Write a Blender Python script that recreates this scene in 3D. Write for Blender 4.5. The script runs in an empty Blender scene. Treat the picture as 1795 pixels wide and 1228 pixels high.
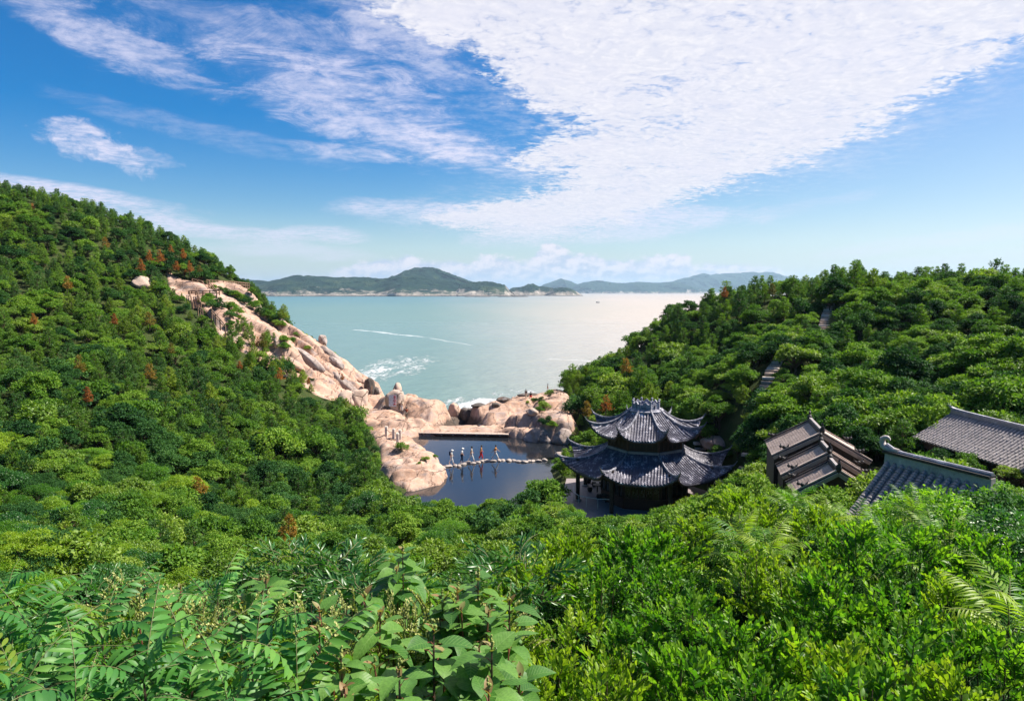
import bpy, math, random
import numpy as np
from mathutils import Vector, Matrix, Euler

R = random.Random(7)
NR = np.random.RandomState(11)
PI = math.pi
rad = math.radians
sc = bpy.context.scene
COL = sc.collection

# ------------------------------------------------------------------ camera
F = 1795 * 24 / 36.0
CX, CY, H = 897.5, 614.0, 20.0
TH = math.atan((614 - 511.5) / F)
cam_d = bpy.data.cameras.new('camera')
cam_d.lens = 24
cam_d.sensor_width = 36
cam_d.clip_start = 0.1
cam_d.clip_end = 90000
cam = bpy.data.objects.new('camera', cam_d)
cam.location = (0, 0, H)
cam.rotation_euler = (PI / 2 - TH, 0, 0)
COL.objects.link(cam)
sc.camera = cam

# ------------------------------------------------------------------ sun direction, exposure
SUN_AZ, SUN_EL = 76.0, 52.0          # azimuth measured from +Y (view axis) towards +X
SKY_STRENGTH = 0.064
SUN_STRENGTH = 5.0
sc.view_settings.view_transform = 'Standard'
sc.view_settings.look = 'None'
sc.view_settings.gamma = 1.0
sc.view_settings.exposure = 1.08
sc.view_settings.use_curve_mapping = False
sc.render.engine = 'CYCLES'
cy = sc.cycles
cy.max_bounces = 6
cy.diffuse_bounces = 3
cy.glossy_bounces = 3
cy.transmission_bounces = 3
cy.volume_bounces = 0
cy.transparent_max_bounces = 6
cy.sample_clamp_indirect = 4
cy.caustics_reflective = False
cy.caustics_refractive = False
cy.use_denoising = True
try:
    cy.denoiser = 'OPENIMAGEDENOISE'
    cy.denoising_prefilter = 'ACCURATE'
except Exception:
    pass


# ------------------------------------------------------------------ node helper: arithmetic on sockets
class Nt:
    def __init__(s, tree):
        s.t = tree
        s.n = tree.nodes
        s.l = tree.links

    def node(s, typ, **kw):
        n = s.n.new(typ)
        for k, v in kw.items():
            setattr(n, k, v)
        return n

    def put(s, sock, v):
        if isinstance(v, Sx):
            s.l.new(v.s, sock)
        elif isinstance(v, bpy.types.NodeSocket):
            s.l.new(v, sock)
        else:
            if isinstance(v, (tuple, list)) and len(v) == 3 and sock.type == 'RGBA':
                v = (*v, 1)
            sock.default_value = v

    def m(s, op, *a, clamp=False):
        n = s.n.new('ShaderNodeMath')
        n.operation = op
        n.use_clamp = clamp
        for i, v in enumerate(a):
            s.put(n.inputs[i], v)
        return Sx(s, n.outputs[0])

    def noise(s, vec, scale, detail=4, rough=0.55, dist=0.0, lac=2.0, out='Fac', dims='3D'):
        n = s.n.new('ShaderNodeTexNoise')
        n.noise_dimensions = dims
        s.put(n.inputs['Vector'], vec)
        n.inputs['Scale'].default_value = scale
        n.inputs['Detail'].default_value = detail
        n.inputs['Roughness'].default_value = rough
        n.inputs['Distortion'].default_value = dist
        n.inputs['Lacunarity'].default_value = lac
        return Sx(s, n.outputs[out])

    def voro(s, vec, scale, feature='F1', out='Distance', rnd=1.0, smooth=None):
        n = s.n.new('ShaderNodeTexVoronoi')
        n.feature = feature
        s.put(n.inputs['Vector'], vec)
        n.inputs['Scale'].default_value = scale
        n.inputs['Randomness'].default_value = rnd
        if smooth is not None and feature == 'SMOOTH_F1':
            n.inputs['Smoothness'].default_value = smooth
        return Sx(s, n.outputs[out])

    def smooth(s, v, a, b, lo=0.0, hi=1.0):
        n = s.n.new('ShaderNodeMapRange')
        n.interpolation_type = 'SMOOTHSTEP'
        s.put(n.inputs[0], v)
        for i, q in enumerate((a, b, lo, hi)):
            s.put(n.inputs[i + 1], q)
        return Sx(s, n.outputs[0])

    def mix(s, f, a, b, mode='MIX'):
        n = s.n.new('ShaderNodeMix')
        n.data_type = 'RGBA'
        n.blend_type = mode
        s.put(n.inputs[0], f)
        s.put(n.inputs[6], a)
        s.put(n.inputs[7], b)
        return Sx(s, n.outputs[2])

    def ramp(s, v, stops):
        n = s.n.new('ShaderNodeValToRGB')
        s.put(n.inputs[0], v)
        e = n.color_ramp.elements
        while len(e) < len(stops):
            e.new(0.5)
        for el, (p, c) in zip(e, stops):
            el.position = p
            el.color = (*c, 1) if len(c) == 3 else c
        return Sx(s, n.outputs[0])

    def curve(s, v, pts, x0, x1, y0, y1):
        """piecewise-linear function through pts of v in [x0, x1]"""
        n = s.n.new('ShaderNodeFloatCurve')
        s.put(n.inputs['Value'], s.m('DIVIDE', s.m('SUBTRACT', v, x0), x1 - x0, clamp=True))
        c = n.mapping.curves[0]
        q = [((x - x0) / (x1 - x0), (y - y0) / (y1 - y0)) for x, y in pts]
        c.points[0].location = q[0]
        c.points[1].location = q[-1]
        for p in q[1:-1]:
            c.points.new(*p)
        n.mapping.update()
        return Sx(s, n.outputs[0]) * (y1 - y0) + y0

    def xyz(s, v):
        n = s.n.new('ShaderNodeSeparateXYZ')
        s.put(n.inputs[0], v)
        return [Sx(s, o) for o in n.outputs]

    def vec(s, x, y, z):
        n = s.n.new('ShaderNodeCombineXYZ')
        for i, q in enumerate((x, y, z)):
            s.put(n.inputs[i], q)
        return Sx(s, n.outputs[0])

    def bump(s, h, strength, dist, normal=None):
        n = s.n.new('ShaderNodeBump')
        s.put(n.inputs['Height'], h)
        s.put(n.inputs['Strength'], strength)
        s.put(n.inputs['Distance'], dist)
        if normal is not None:
            s.put(n.inputs['Normal'], normal)
        return Sx(s, n.outputs[0])


class Sx:
    def __init__(s, nt, sock):
        s.nt, s.s = nt, sock

    def __add__(s, o): return s.nt.m('ADD', s, o)
    def __radd__(s, o): return s.nt.m('ADD', s, o)
    def __sub__(s, o): return s.nt.m('SUBTRACT', s, o)
    def __rsub__(s, o): return s.nt.m('SUBTRACT', o, s)
    def __mul__(s, o): return s.nt.m('MULTIPLY', s, o)
    def __rmul__(s, o): return s.nt.m('MULTIPLY', s, o)
    def __truediv__(s, o): return s.nt.m('DIVIDE', s, o)
    def __pow__(s, o): return s.nt.m('POWER', s, o)
    def max(s, o): return s.nt.m('MAXIMUM', s, o)
    def min(s, o): return s.nt.m('MINIMUM', s, o)
    def clamp(s): return s.nt.m('ADD', s, 0.0, clamp=True)
    def abs(s): return s.nt.m('ABSOLUTE', s)


# ------------------------------------------------------------------ world: Nishita sky with procedural clouds by direction
world = bpy.data.worlds.new('World')
sc.world = world
world.use_nodes = True
world.cycles.sampling_method = 'MANUAL'
world.cycles.sample_map_resolution = 256
wt = world.node_tree
wt.nodes.clear()
W = Nt(wt)
geo = W.node('ShaderNodeTexCoord')
D = W.xyz(geo.outputs['Generated'])
sky = W.node('ShaderNodeTexSky', sky_type='NISHITA')
sky.sun_disc = False
sky.sun_elevation = rad(SUN_EL)
sky.sun_rotation = rad(SUN_AZ)
sky.altitude = 20
sky.air_density = 1.0
sky.dust_density = 0.6
sky.ozone_density = 2.0
hs = W.node('ShaderNodeHueSaturation')
hs.inputs['Hue'].default_value = 0.508
hs.inputs['Saturation'].default_value = 1.72
hs.inputs['Value'].default_value = 0.95
W.l.new(sky.outputs[0], hs.inputs['Color'])
el = W.m('ARCSINE', D[2]) * (180 / PI)
az = W.m('ARCTAN2', D[0], D[1]) * (180 / PI)
zc = D[2].max(0.0) + 0.055
pl = W.vec(D[0] / zc, D[1] / zc, 0.0)
# ragged boundaries for the big altocumulus sheet
nb = W.noise(pl, 1.1, 5, 0.6)
nb2 = W.noise(pl, 5.0, 5, 0.65)
azL = W.curve(el, [(0, -1), (3.4, -2), (5.9, -7.5), (8.4, 0.5), (9.6, 2.0), (11.1, -1.5), (12.6, 3.0), (15.5, -0.5), (19, -6.5), (21.7, -13), (30, -28), (60, -70)], 0, 60, -80, 120)
azR = W.curve(el, [(0, 7), (3.3, 10), (5.1, 12), (7.6, 18.5), (10, 26.5), (13, 33.5), (14.7, 36.5), (20, 52), (30, 80), (60, 115)], 0, 60, -80, 120)
nb3 = W.noise(pl, 13.0, 4, 0.65)
jit = (nb - 0.5) * 10.0 + (nb2 - 0.5) * 8.0 + (nb3 - 0.5) * 6.0
sheet = W.smooth(az - azL + jit, -2.5, 5.0) * W.smooth(azR - az + jit, -2.0, 8.0) * W.smooth(el, 2.0, 7.0)
# small cloudlets
wx_ = D[0] / zc + (nb2 - 0.5) * 0.35 + (nb - 0.5) * 0.4
wy_ = D[1] / zc + (nb2 - 0.5) * 0.25 - (nb - 0.5) * 0.5
cell = W.voro(W.vec(wx_, wy_, 0.0), 27.0, 'SMOOTH_F1', smooth=0.9)
cell2 = W.voro(W.vec(wx_ * 1.0 + 3.3, wy_, 2.0), 11.0, 'SMOOTH_F1', smooth=0.9)
fine = W.noise(pl, 34, 6, 0.7)
tex = (1.0 - cell * 1.1) * 0.42 + (1.0 - cell2) * 0.20 + fine * 0.48
big = W.noise(pl, 2.2, 4, 0.6)
sheet_d = W.smooth(sheet * 1.15 + (tex - 0.62) * 1.9 + (big - 0.5) * 1.1, 0.20, 0.95) * W.smooth(sheet, 0.0, 0.4) * 0.97


# soft wisps and horizon banks: ellipses in azimuth and elevation, torn by streaky noise
def blob(a0, e0, ra, re, rot, strength, tear, vec_noise):
    c, s_ = math.cos(rad(rot)), math.sin(rad(rot))
    da, de = az - a0, el - e0
    p = (da * c + de * s_) / ra
    q = (de * c - da * s_) / re
    r2 = p * p + q * q
    return W.smooth(r2 * 0.5 + (0.5 - vec_noise) * tear, 1.0, 0.0) * strength


ang = W.vec(az * 0.045, el * 0.16, 0.0)
streak = W.noise(ang, 3.0, 7, 0.66, 0.6)
puff = W.noise(W.vec(az * 0.10, el * 0.17, 3.0), 4.0, 8, 0.62, 0.2)
torn = W.noise(pl, 3.4, 9, 0.74, 0.7)
puff2 = W.noise(W.vec(az * 0.24, el * 0.30, 7.0), 3.0, 9, 0.66, 0.4)
wl = []
for a in [(-28.3, 16.6, 5.4, 1.3, -17, .62, 2.6, torn), (-33, 18.6, 4, 1.6, -30, .35, 2.8, torn), (-19, 18.5, 9, 1.8, -4, .42, 3.2, torn), (-13.0, 14.6, 9.0, 2.6, -17, .78, 2.4, torn),
          (-9, 20.5, 6.0, 2.6, -30, .55, 2.4, torn), (-3.5, 11.3, 5.0, 1.1, -12, .78, 2.2, torn), (-13, 11.0, 4.5, .55, -3, .6, 2.2, torn), (-23, 11.6, 9, .7, -9, .22, 2.6, torn),
          (-31.6, 10.5, 2.2, 1.0, -8, .95, 3.4, puff2), (-29.6, 9.8, 1.9, .75, -32, .85, 3.4, puff2), (-27.6, 9.7, 1.6, .5, -10, .4, 3.2, puff2), (-1, 6.3, 11, .9, -2, .8, 2.2, streak), (8, 5.4, 10, 1.3, 4, .7, 2.4, streak),
          (-34, 7.0, 8, .55, -6, .9, 1.6, streak), (-28.5, 5.6, 5.5, .85, -10, .95, 1.4, streak), (-22.5, 4.5, 7.5, .5, -2, .8, 1.8, streak), (-15, 4.6, 2.9, .6, -3, .9, 1.5, streak), (-17.5, 3.2, 5.5, .6, -2, .6, 2.0, streak),
          (20, 6.0, 8.0, .5, 9, .25, 2.4, streak), (33, 3.7, 9.0, .55, 6, .38, 2.2, streak), (36, 2.4, 8.0, .5, 3, .3, 2.2, streak)]:
    wl.append(blob(*a))
wisps = wl[0]
for w_ in wl[1:]:
    wisps = 1.0 - (1.0 - wisps) * (1.0 - w_)
wisps = wisps * W.smooth(torn * 0.40 + nb3 * 0.35 + streak * 0.25, 0.36, 0.62, 0.12, 0.95)
# cumulus bank low over the sea
top = W.curve(az, [(-40, 1.2), (-16, 1.6), (-9, 3.1), (-5, 2.6), (-1, 3.2), (1, 2.9), (3.3, 4.1), (5, 3.5), (8, 3.0), (11, 2.9), (13, 3.1), (15, 2.5), (20, 2.0), (24, 1.3), (40, 1.1)], -40, 40, 0, 6)
cum_n = W.noise(W.vec(az * 0.33, el * 0.55, 0.0), 1.5, 8, 0.60, 0.1)
cum = W.smooth(top - el + (cum_n - 0.5) * 2.6, -0.05, 0.55) * W.smooth((az - 2).abs(), 32, 12, 0.0, 1.0)
cum_shade = W.noise(W.vec(az * 0.33 + 0.10, el * 0.55 - 0.16, 0.0), 1.5, 8, 0.6, 0.1)
cumc = W.mix(W.smooth(cum_shade - cum_n, -0.10, 0.12), (7.2, 6.8, 7.2, 1), (4.4, 5.0, 6.2, 1))
haze_low = W.smooth(el, 7.0, 0.0, 0.0, 0.50)
base = W.mix(haze_low, hs.outputs[0], (5.2, 5.9, 6.5, 1))
base = W.mix(W.smooth(az, -12, 48) * W.smooth(el, 34, 2) * 0.42, base, (5.9, 6.4, 6.7, 1))
c1 = W.mix(wisps.clamp(), base, (6.6, 6.3, 7.6, 1))
lump = W.smooth(tex + (nb3 - 0.5) * .25, 0.40, 0.92)
big2 = W.noise(pl, 3.0, 5, 0.6)
shc = W.mix(lump, (6.0, 6.0, 6.8, 1), (7.6, 7.35, 7.5, 1))
shc = W.mix(W.smooth(big2, 0.35, 0.7, 0.0, 0.35), shc, (6.2, 6.1, 7.1, 1))
veil = W.smooth(az - azL + jit, -9.0, 7.0) * W.smooth(azR - az + jit, -9.0, 10.0) * W.smooth(el, 2.5, 8.0) * W.smooth(streak * .5 + nb3 * .5, .40, .62) * .55
c1 = W.mix(veil, c1, (6.6, 6.5, 7.2, 1))
c2 = W.mix(sheet_d, c1, shc)
c3 = W.mix(cum, c2, cumc)
bg = W.node('ShaderNodeBackground')
W.put(bg.inputs['Color'], c3)
bg.inputs['Strength'].default_value = SKY_STRENGTH
wo = W.node('ShaderNodeOutputWorld')
W.l.new(bg.outputs[0], wo.inputs[0])

# ------------------------------------------------------------------ sun
sd = bpy.data.lights.new('sun', 'SUN')
sd.energy = SUN_STRENGTH
sd.angle = rad(0.5)
sd.color = (1.0, 0.93, 0.82)
sun = bpy.data.objects.new('sun', sd)
to_sun = Vector((math.sin(rad(SUN_AZ)) * math.cos(rad(SUN_EL)), math.cos(rad(SUN_AZ)) * math.cos(rad(SUN_EL)), math.sin(rad(SUN_EL))))
sun.rotation_euler = to_sun.to_track_quat('Z', 'Y').to_euler()
COL.objects.link(sun)


# ------------------------------------------------------------------ pixel <-> place
def ray(u, v):
    x = (u - CX) / F
    y = -(v - CY) / F
    c, s = math.cos(TH), math.sin(TH)
    return np.array([x, c + y * s, -s + y * c])


def P(u, v, Y):
    d = ray(u, v)
    return np.array([0, 0, H]) + d * (Y / d[1])


def Pz(u, v, z):
    d = ray(u, v)
    return np.array([0, 0, H]) + d * ((z - H) / d[2])


def proj(p):
    p = np.asarray(p, float) - np.array([0, 0, H])
    c, s = math.cos(TH), math.sin(TH)
    zc_ = p[..., 1] * c - p[..., 2] * s
    yc = p[..., 1] * s + p[..., 2] * c
    return np.stack([CX + F * p[..., 0] / zc_, CY - F * yc / zc_], -1)


# ------------------------------------------------------------------ numpy noise
def _hash(i, j, k=0, seed=0):
    n = (i * 374761393 + j * 668265263 + k * 2147483647 + seed * 1274126177) & 0xFFFFFFFF
    n = ((n ^ (n >> 13)) * 1274126177) & 0xFFFFFFFF
    n = n ^ (n >> 16)
    return (n & 0xFFFFFF) / float(0xFFFFFF)


def vnoise(x, y, seed=0):
    x = np.asarray(x, float)
    y = np.asarray(y, float)
    i = np.floor(x).astype(np.int64)
    j = np.floor(y).astype(np.int64)
    fx = x - i
    fy = y - j
    fx = fx * fx * fx * (fx * (fx * 6 - 15) + 10)
    fy = fy * fy * fy * (fy * (fy * 6 - 15) + 10)
    a = _hash(i, j, 0, seed)
    b = _hash(i + 1, j, 0, seed)
    c = _hash(i, j + 1, 0, seed)
    d = _hash(i + 1, j + 1, 0, seed)
    return (a * (1 - fx) + b * fx) * (1 - fy) + (c * (1 - fx) + d * fx) * fy


def fbm(x, y, o=4, seed=0):
    s, a, t = 0, 0.5, 0
    for k in range(o):
        s = s + a * vnoise(x * 2 ** k + 17 * k, y * 2 ** k - 9 * k, seed + k)
        t += a
        a *= 0.5
    return s / t


def noise3(p, seed=0):
    """cheap 3-D noise from three planes"""
    return (vnoise(p[:, 0] + 0.7 * p[:, 2], p[:, 1] - 0.6 * p[:, 2], seed) + vnoise(p[:, 1] + 0.5 * p[:, 0], p[:, 2] + 0.8 * p[:, 0], seed + 5)) / 2


# ------------------------------------------------------------------ object helpers
def unit(v):
    return v / (np.linalg.norm(v, axis=-1, keepdims=True) + 1e-9)


def rdir(n, rs):
    v = rs.normal(size=(n, 3))
    return unit(v)


def tag(o, label=None, cat=None, group=None, kind=None):
    if label: o['label'] = label
    if cat: o['category'] = cat
    if group: o['group'] = group
    if kind: o['kind'] = kind
    return o


def link(name, me, parent=None, mat=None):
    o = bpy.data.objects.new(name, me)
    COL.objects.link(o)
    if parent is not None:
        o.parent = parent
    if mat is not None and me is not None:
        me.materials.append(mat)
    return o


def empty(name, loc=(0, 0, 0), rz=0.0):
    o = bpy.data.objects.new(name, None)
    o.empty_display_size = 0.2
    o.location = loc
    o.rotation_euler = (0, 0, rz)
    COL.objects.link(o)
    return o


def np_mesh(name, V, faces_n, loops, smooth=False, var=None):
    """fast mesh: V (n,3), loops flat index array, faces_n = verts per face (int or array)"""
    me = bpy.data.meshes.new(name)
    V = np.asarray(V, np.float32)
    loops = np.asarray(loops, np.int32).ravel()
    if np.isscalar(faces_n):
        nf = len(loops) // faces_n
        tot = np.full(nf, faces_n, np.int32)
    else:
        tot = np.asarray(faces_n, np.int32)
        nf = len(tot)
    me.vertices.add(len(V))
    me.vertices.foreach_set('co', V.ravel())
    me.loops.add(len(loops))
    me.loops.foreach_set('vertex_index', loops)
    me.polygons.add(nf)
    start = np.concatenate([[0], np.cumsum(tot)[:-1]]).astype(np.int32)
    me.polygons.foreach_set('loop_start', start)
    me.polygons.foreach_set('loop_total', tot)
    if smooth:
        me.polygons.foreach_set('use_smooth', np.ones(nf, bool))
    if var is not None:
        at = me.attributes.new('leafvar', 'FLOAT', 'FACE')
        at.data.foreach_set('value', np.asarray(var, np.float32))
    me.update(calc_edges=True)
    return me


class MB:
    """collects simple shapes, links them as ONE mesh"""
    def __init__(s):
        s.v, s.f = [], []

    def add(s, vs, fs):
        b = len(s.v)
        s.v += [tuple(map(float, q)) for q in vs]
        s.f += [tuple(b + i for i in q) for q in fs]
        return s

    def box(s, c, size, rz=0.0, M=None, taper=1.0):
        x, y, z = [q / 2 for q in size]
        vs = [(-x, -y, -z), (x, -y, -z), (x, y, -z), (-x, y, -z), (-x * taper, -y * taper, z), (x * taper, -y * taper, z), (x * taper, y * taper, z), (-x * taper, y * taper, z)]
        if M is None:
            M = Matrix.Translation(Vector(c)) @ Matrix.Rotation(rz, 4, 'Z')
        vs = [M @ Vector(q) for q in vs]
        return s.add(vs, [(3, 2, 1, 0), (4, 5, 6, 7), (0, 1, 5, 4), (1, 2, 6, 5), (2, 3, 7, 6), (3, 0, 4, 7)])

    def beam(s, a, b, w, h, up=(0, 0, 1)):
        a, b = Vector(a), Vector(b)
        d = (b - a)
        L = d.length
        d.normalize()
        sd_ = d.cross(Vector(up))
        if sd_.length < 1e-4:
            sd_ = Vector((1, 0, 0))
        sd_.normalize()
        u_ = sd_.cross(d)
        vs = []
        for p in (a, b):
            for sx, sz in ((-1, -1), (1, -1), (1, 1), (-1, 1)):
                vs.append(p + sd_ * sx * w / 2 + u_ * sz * h / 2)
        return s.add(vs, [(0, 1, 2, 3), (7, 6, 5, 4), (0, 4, 5, 1), (1, 5, 6, 2), (2, 6, 7, 3), (3, 7, 4, 0)])

    def tube(s, pts, rs, n=6, cap=True):
        pts = [Vector(p) for p in pts]
        if not hasattr(rs, '__len__'):
            rs = [rs] * len(pts)
        vs, fs = [], []
        ref = Vector((0.31, 0.17, 0.94)).normalized()
        for i, p in enumerate(pts):
            d = (pts[min(i + 1, len(pts) - 1)] - pts[max(i - 1, 0)])
            d = d.normalized() if d.length > 1e-9 else Vector((0, 0, 1))
            rf = ref if abs(d.dot(ref)) < 0.95 else Vector((1, 0, 0))
            a = d.cross(rf).normalized()
            b = d.cross(a)
            for k in range(n):
                t = 2 * PI * k / n
                vs.append(p + (a * math.cos(t) + b * math.sin(t)) * rs[i])
        for i in range(len(pts) - 1):
            for k in range(n):
                k2 = (k + 1) % n
                fs.append((i * n + k, i * n + k2, (i + 1) * n + k2, (i + 1) * n + k))
        if cap:
            fs.append(tuple(range(n)))
            fs.append(tuple((len(pts) - 1) * n + k for k in reversed(range(n))))
        return s.add(vs, fs)

    def prism(s, poly, z0, z1):
        n = len(poly)
        vs = [(x, y, z0) for x, y in poly] + [(x, y, z1) for x, y in poly]
        fs = [tuple(reversed(range(n))), tuple(range(n, 2 * n))] + [(i, (i + 1) % n, n + (i + 1) % n, n + i) for i in range(n)]
        return s.add(vs, fs)

    def lathe(s, prof, n=12, c=(0, 0, 0)):
        vs, fs = [], []
        for r_, z in prof:
            for k in range(n):
                t = 2 * PI * k / n
                vs.append((c[0] + r_ * math.cos(t), c[1] + r_ * math.sin(t), c[2] + z))
        m = len(prof)
        for i in range(m - 1):
            for k in range(n):
                k2 = (k + 1) % n
                fs.append((i * n + k, i * n + k2, (i + 1) * n + k2, (i + 1) * n + k))
        fs.append(tuple(reversed(range(n))))
        fs.append(tuple((m - 1) * n + k for k in range(n)))
        return s.add(vs, fs)

    def ball(s, c, r, n=8, m=6, sq=(1, 1, 1)):
        prof = [(math.sin(PI * i / m) * r, -math.cos(PI * i / m) * r) for i in range(m + 1)]
        prof[0] = (r * 0.02, -r)
        prof[-1] = (r * 0.02, r)
        b = len(s.v)
        s.lathe(prof, n)
        for i in range(b, len(s.v)):
            x, y, z = s.v[i]
            s.v[i] = (c[0] + x * sq[0], c[1] + y * sq[1], c[2] + z * sq[2])
        return s

    def mesh(s, name, mat=None, smooth=False):
        me = bpy.data.meshes.new(name)
        me.from_pydata(s.v, [], s.f)
        if smooth:
            me.polygons.foreach_set('use_smooth', [True] * len(me.polygons))
        if mat:
            me.materials.append(mat)
        return me

    def build(s, name, mat, parent=None, smooth=False):
        return link(name, s.mesh(name, mat, smooth), parent)


# ------------------------------------------------------------------ materials
MATS = {}


def new_mat(name):
    m = bpy.data.materials.new(name)
    m.use_nodes = True
    t = m.node_tree
    t.nodes.clear()
    N = Nt(t)
    out = N.node('ShaderNodeOutputMaterial')
    MATS[name] = m
    return m, N, out


def pbsdf(N, out, color, rough=0.8, spec=0.3, normal=None, metal=0.0, extra=None):
    b = N.node('ShaderNodeBsdfPrincipled')
    N.put(b.inputs['Base Color'], color)
    N.put(b.inputs['Roughness'], rough)
    b.inputs['Specular IOR Level'].default_value = spec
    b.inputs['Metallic'].default_value = metal
    if normal is not None:
        N.put(b.inputs['Normal'], normal)
    for k, v in (extra or {}).items():
        N.put(b.inputs[k], v)
    N.l.new(b.outputs[0], out.inputs[0])
    return b


def leaf_mat(name, cols, rough=0.42, trans=0.34, tcol=1.5, spec=0.35, vr=1.0, veins=False):
    """cols: three linear colours from dark to light; varied leaf by leaf and plant by plant"""
    m, N, out = new_mat(name)
    at = N.node('ShaderNodeAttribute', attribute_name='leafvar')
    oi = N.node('ShaderNodeObjectInfo')
    f = (Sx(N, at.outputs['Fac']) * 0.62 * vr + Sx(N, oi.outputs['Random']) * 0.55 * vr - 0.08).clamp()
    c = N.ramp(f, [(0.0, cols[0]), (0.5, cols[1]), (1.0, cols[2])])
    nv_ = None
    if veins:
        tc_ = N.node('ShaderNodeTexCoord')
        lx, ly, lz = N.xyz(tc_.outputs['Object'])
        wv = N.m('SINE', (lx - ly.abs() * 0.85) * 330.0)
        vn = N.smooth(wv, 0.80, 1.0).max(N.smooth(ly.abs(), 0.0022, 0.0008))
        mott = N.noise(tc_.outputs['Object'], 45, 4, 0.65)
        c = N.mix(N.smooth(mott, 0.35, 0.7, 0.0, 0.35), c, tuple(q * 0.45 for q in cols[0]) + (1,))
        c = N.mix(vn * 0.45, c, (cols[2][0] * 1.5, cols[2][1] * 1.3, cols[2][2] * 1.6, 1))
        nv_ = N.bump(vn * -0.6 + mott * 0.4, 0.5, 0.003)
    b = N.node('ShaderNodeBsdfPrincipled')
    if nv_ is not None:
        N.put(b.inputs['Normal'], nv_)
    N.put(b.inputs['Base Color'], c)
    b.inputs['Roughness'].default_value = rough
    b.inputs['Specular IOR Level'].default_value = spec
    tr = N.node('ShaderNodeBsdfTranslucent')
    tc = N.mix(1.0, c, (tcol * 0.9, tcol, tcol * 0.35, 1), 'MULTIPLY')
    N.put(tr.inputs['Color'], tc)
    mx = N.node('ShaderNodeMixShader')
    mx.inputs[0].default_value = trans
    N.l.new(b.outputs[0], mx.inputs[1])
    N.l.new(tr.outputs[0], mx.inputs[2])
    N.l.new(mx.outputs[0], out.inputs[0])
    return m


leaf_mat('pine_green', [(.040, .105, .012), (.110, .215, .020), (.215, .325, .034)], .55, .32)
leaf_mat('pine_blue', [(.022, .075, .020), (.058, .140, .026), (.120, .225, .038)], .55, .3)
leaf_mat('pine_yellow', [(.090, .155, .014), (.170, .255, .020), (.270, .340, .034)], .55, .3)
leaf_mat('pine_rust', [(.22, .065, .015), (.42, .145, .025), (.52, .24, .04)], .7, .2, 1.1)
leaf_mat('pine_mixed', [(.07, .11, .015), (.24, .17, .02), (.42, .20, .03)], .6, .25, 1.2)
leaf_mat('broad_green', [(.034, .098, .014), (.098, .205, .020), (.205, .310, .038)], .6, .32, 1.5, .15)
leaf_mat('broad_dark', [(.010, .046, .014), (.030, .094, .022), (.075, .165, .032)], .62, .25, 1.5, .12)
leaf_mat('broad_light', [(.060, .135, .014), (.140, .235, .022), (.240, .320, .040)], .5, .35)
leaf_mat('near_green', [(.012, .062, .010), (.065, .185, .014), (.220, .375, .026)], .45, .42, 1.7, .3)
leaf_mat('near_yellow', [(.060, .150, .012), (.160, .280, .016), (.300, .390, .030)], .45, .42, 1.5, .3)
leaf_mat('near_blue', [(.014, .070, .018), (.036, .130, .026), (.085, .200, .040)], .32, .35, 1.5)
leaf_mat('big_leaf', [(.030, .105, .020), (.070, .195, .032), (.140, .290, .050)], .46, .40, 1.5, .35, 1.35, True)
leaf_mat('young_leaf', [(.26, .15, .06), (.34, .22, .10), (.22, .26, .08)], .5, .45, 1.1)
leaf_mat('frond_leaf', [(.024, .110, .026), (.060, .205, .036), (.150, .310, .050)], .46, .38, 1.6, .32)
leaf_mat('frond_yellow', [(.09, .16, .012), (.17, .25, .018), (.28, .29, .03)], .4, .4, 1.3)
leaf_mat('flower_cream', [(.22, .28, .07), (.34, .38, .10), (.5, .5, .2)], .6, .3, 1.0)
leaf_mat('grass_green', [(.035, .095, .012), (.07, .15, .016), (.13, .20, .03)], .6, .3)

m, N, out = new_mat('bark')
tc = N.node('ShaderNodeTexCoord')
n1 = N.noise(tc.outputs['Object'], 9, 5, 0.65)
pbsdf(N, out, N.ramp(n1, [(0.3, (.045, .030, .020)), (0.7, (.13, .09, .06))]), .9, .15, N.bump(n1, .6, .03))

m, N, out = new_mat('green_stem')
pbsdf(N, out, (.12, .13, .05), .6, .3)
m, N, out = new_mat('red_stem')
pbsdf(N, out, (.22, .08, .05), .6, .3)

m, N, out = new_mat('forest_floor')
g = N.node('ShaderNodeNewGeometry')
n1 = N.noise(g.outputs['Position'], 0.6, 6, 0.65)
n2 = N.noise(g.outputs['Position'], 7, 5, 0.7)
c = N.ramp(n1 * 0.5 + n2 * 0.5, [(0.3, (.020, .028, .010)), (0.5, (.035, .055, .014)), (0.68, (.075, .062, .030))])
pbsdf(N, out, c, .95, .1, N.bump(n2, .8, .15))


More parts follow.
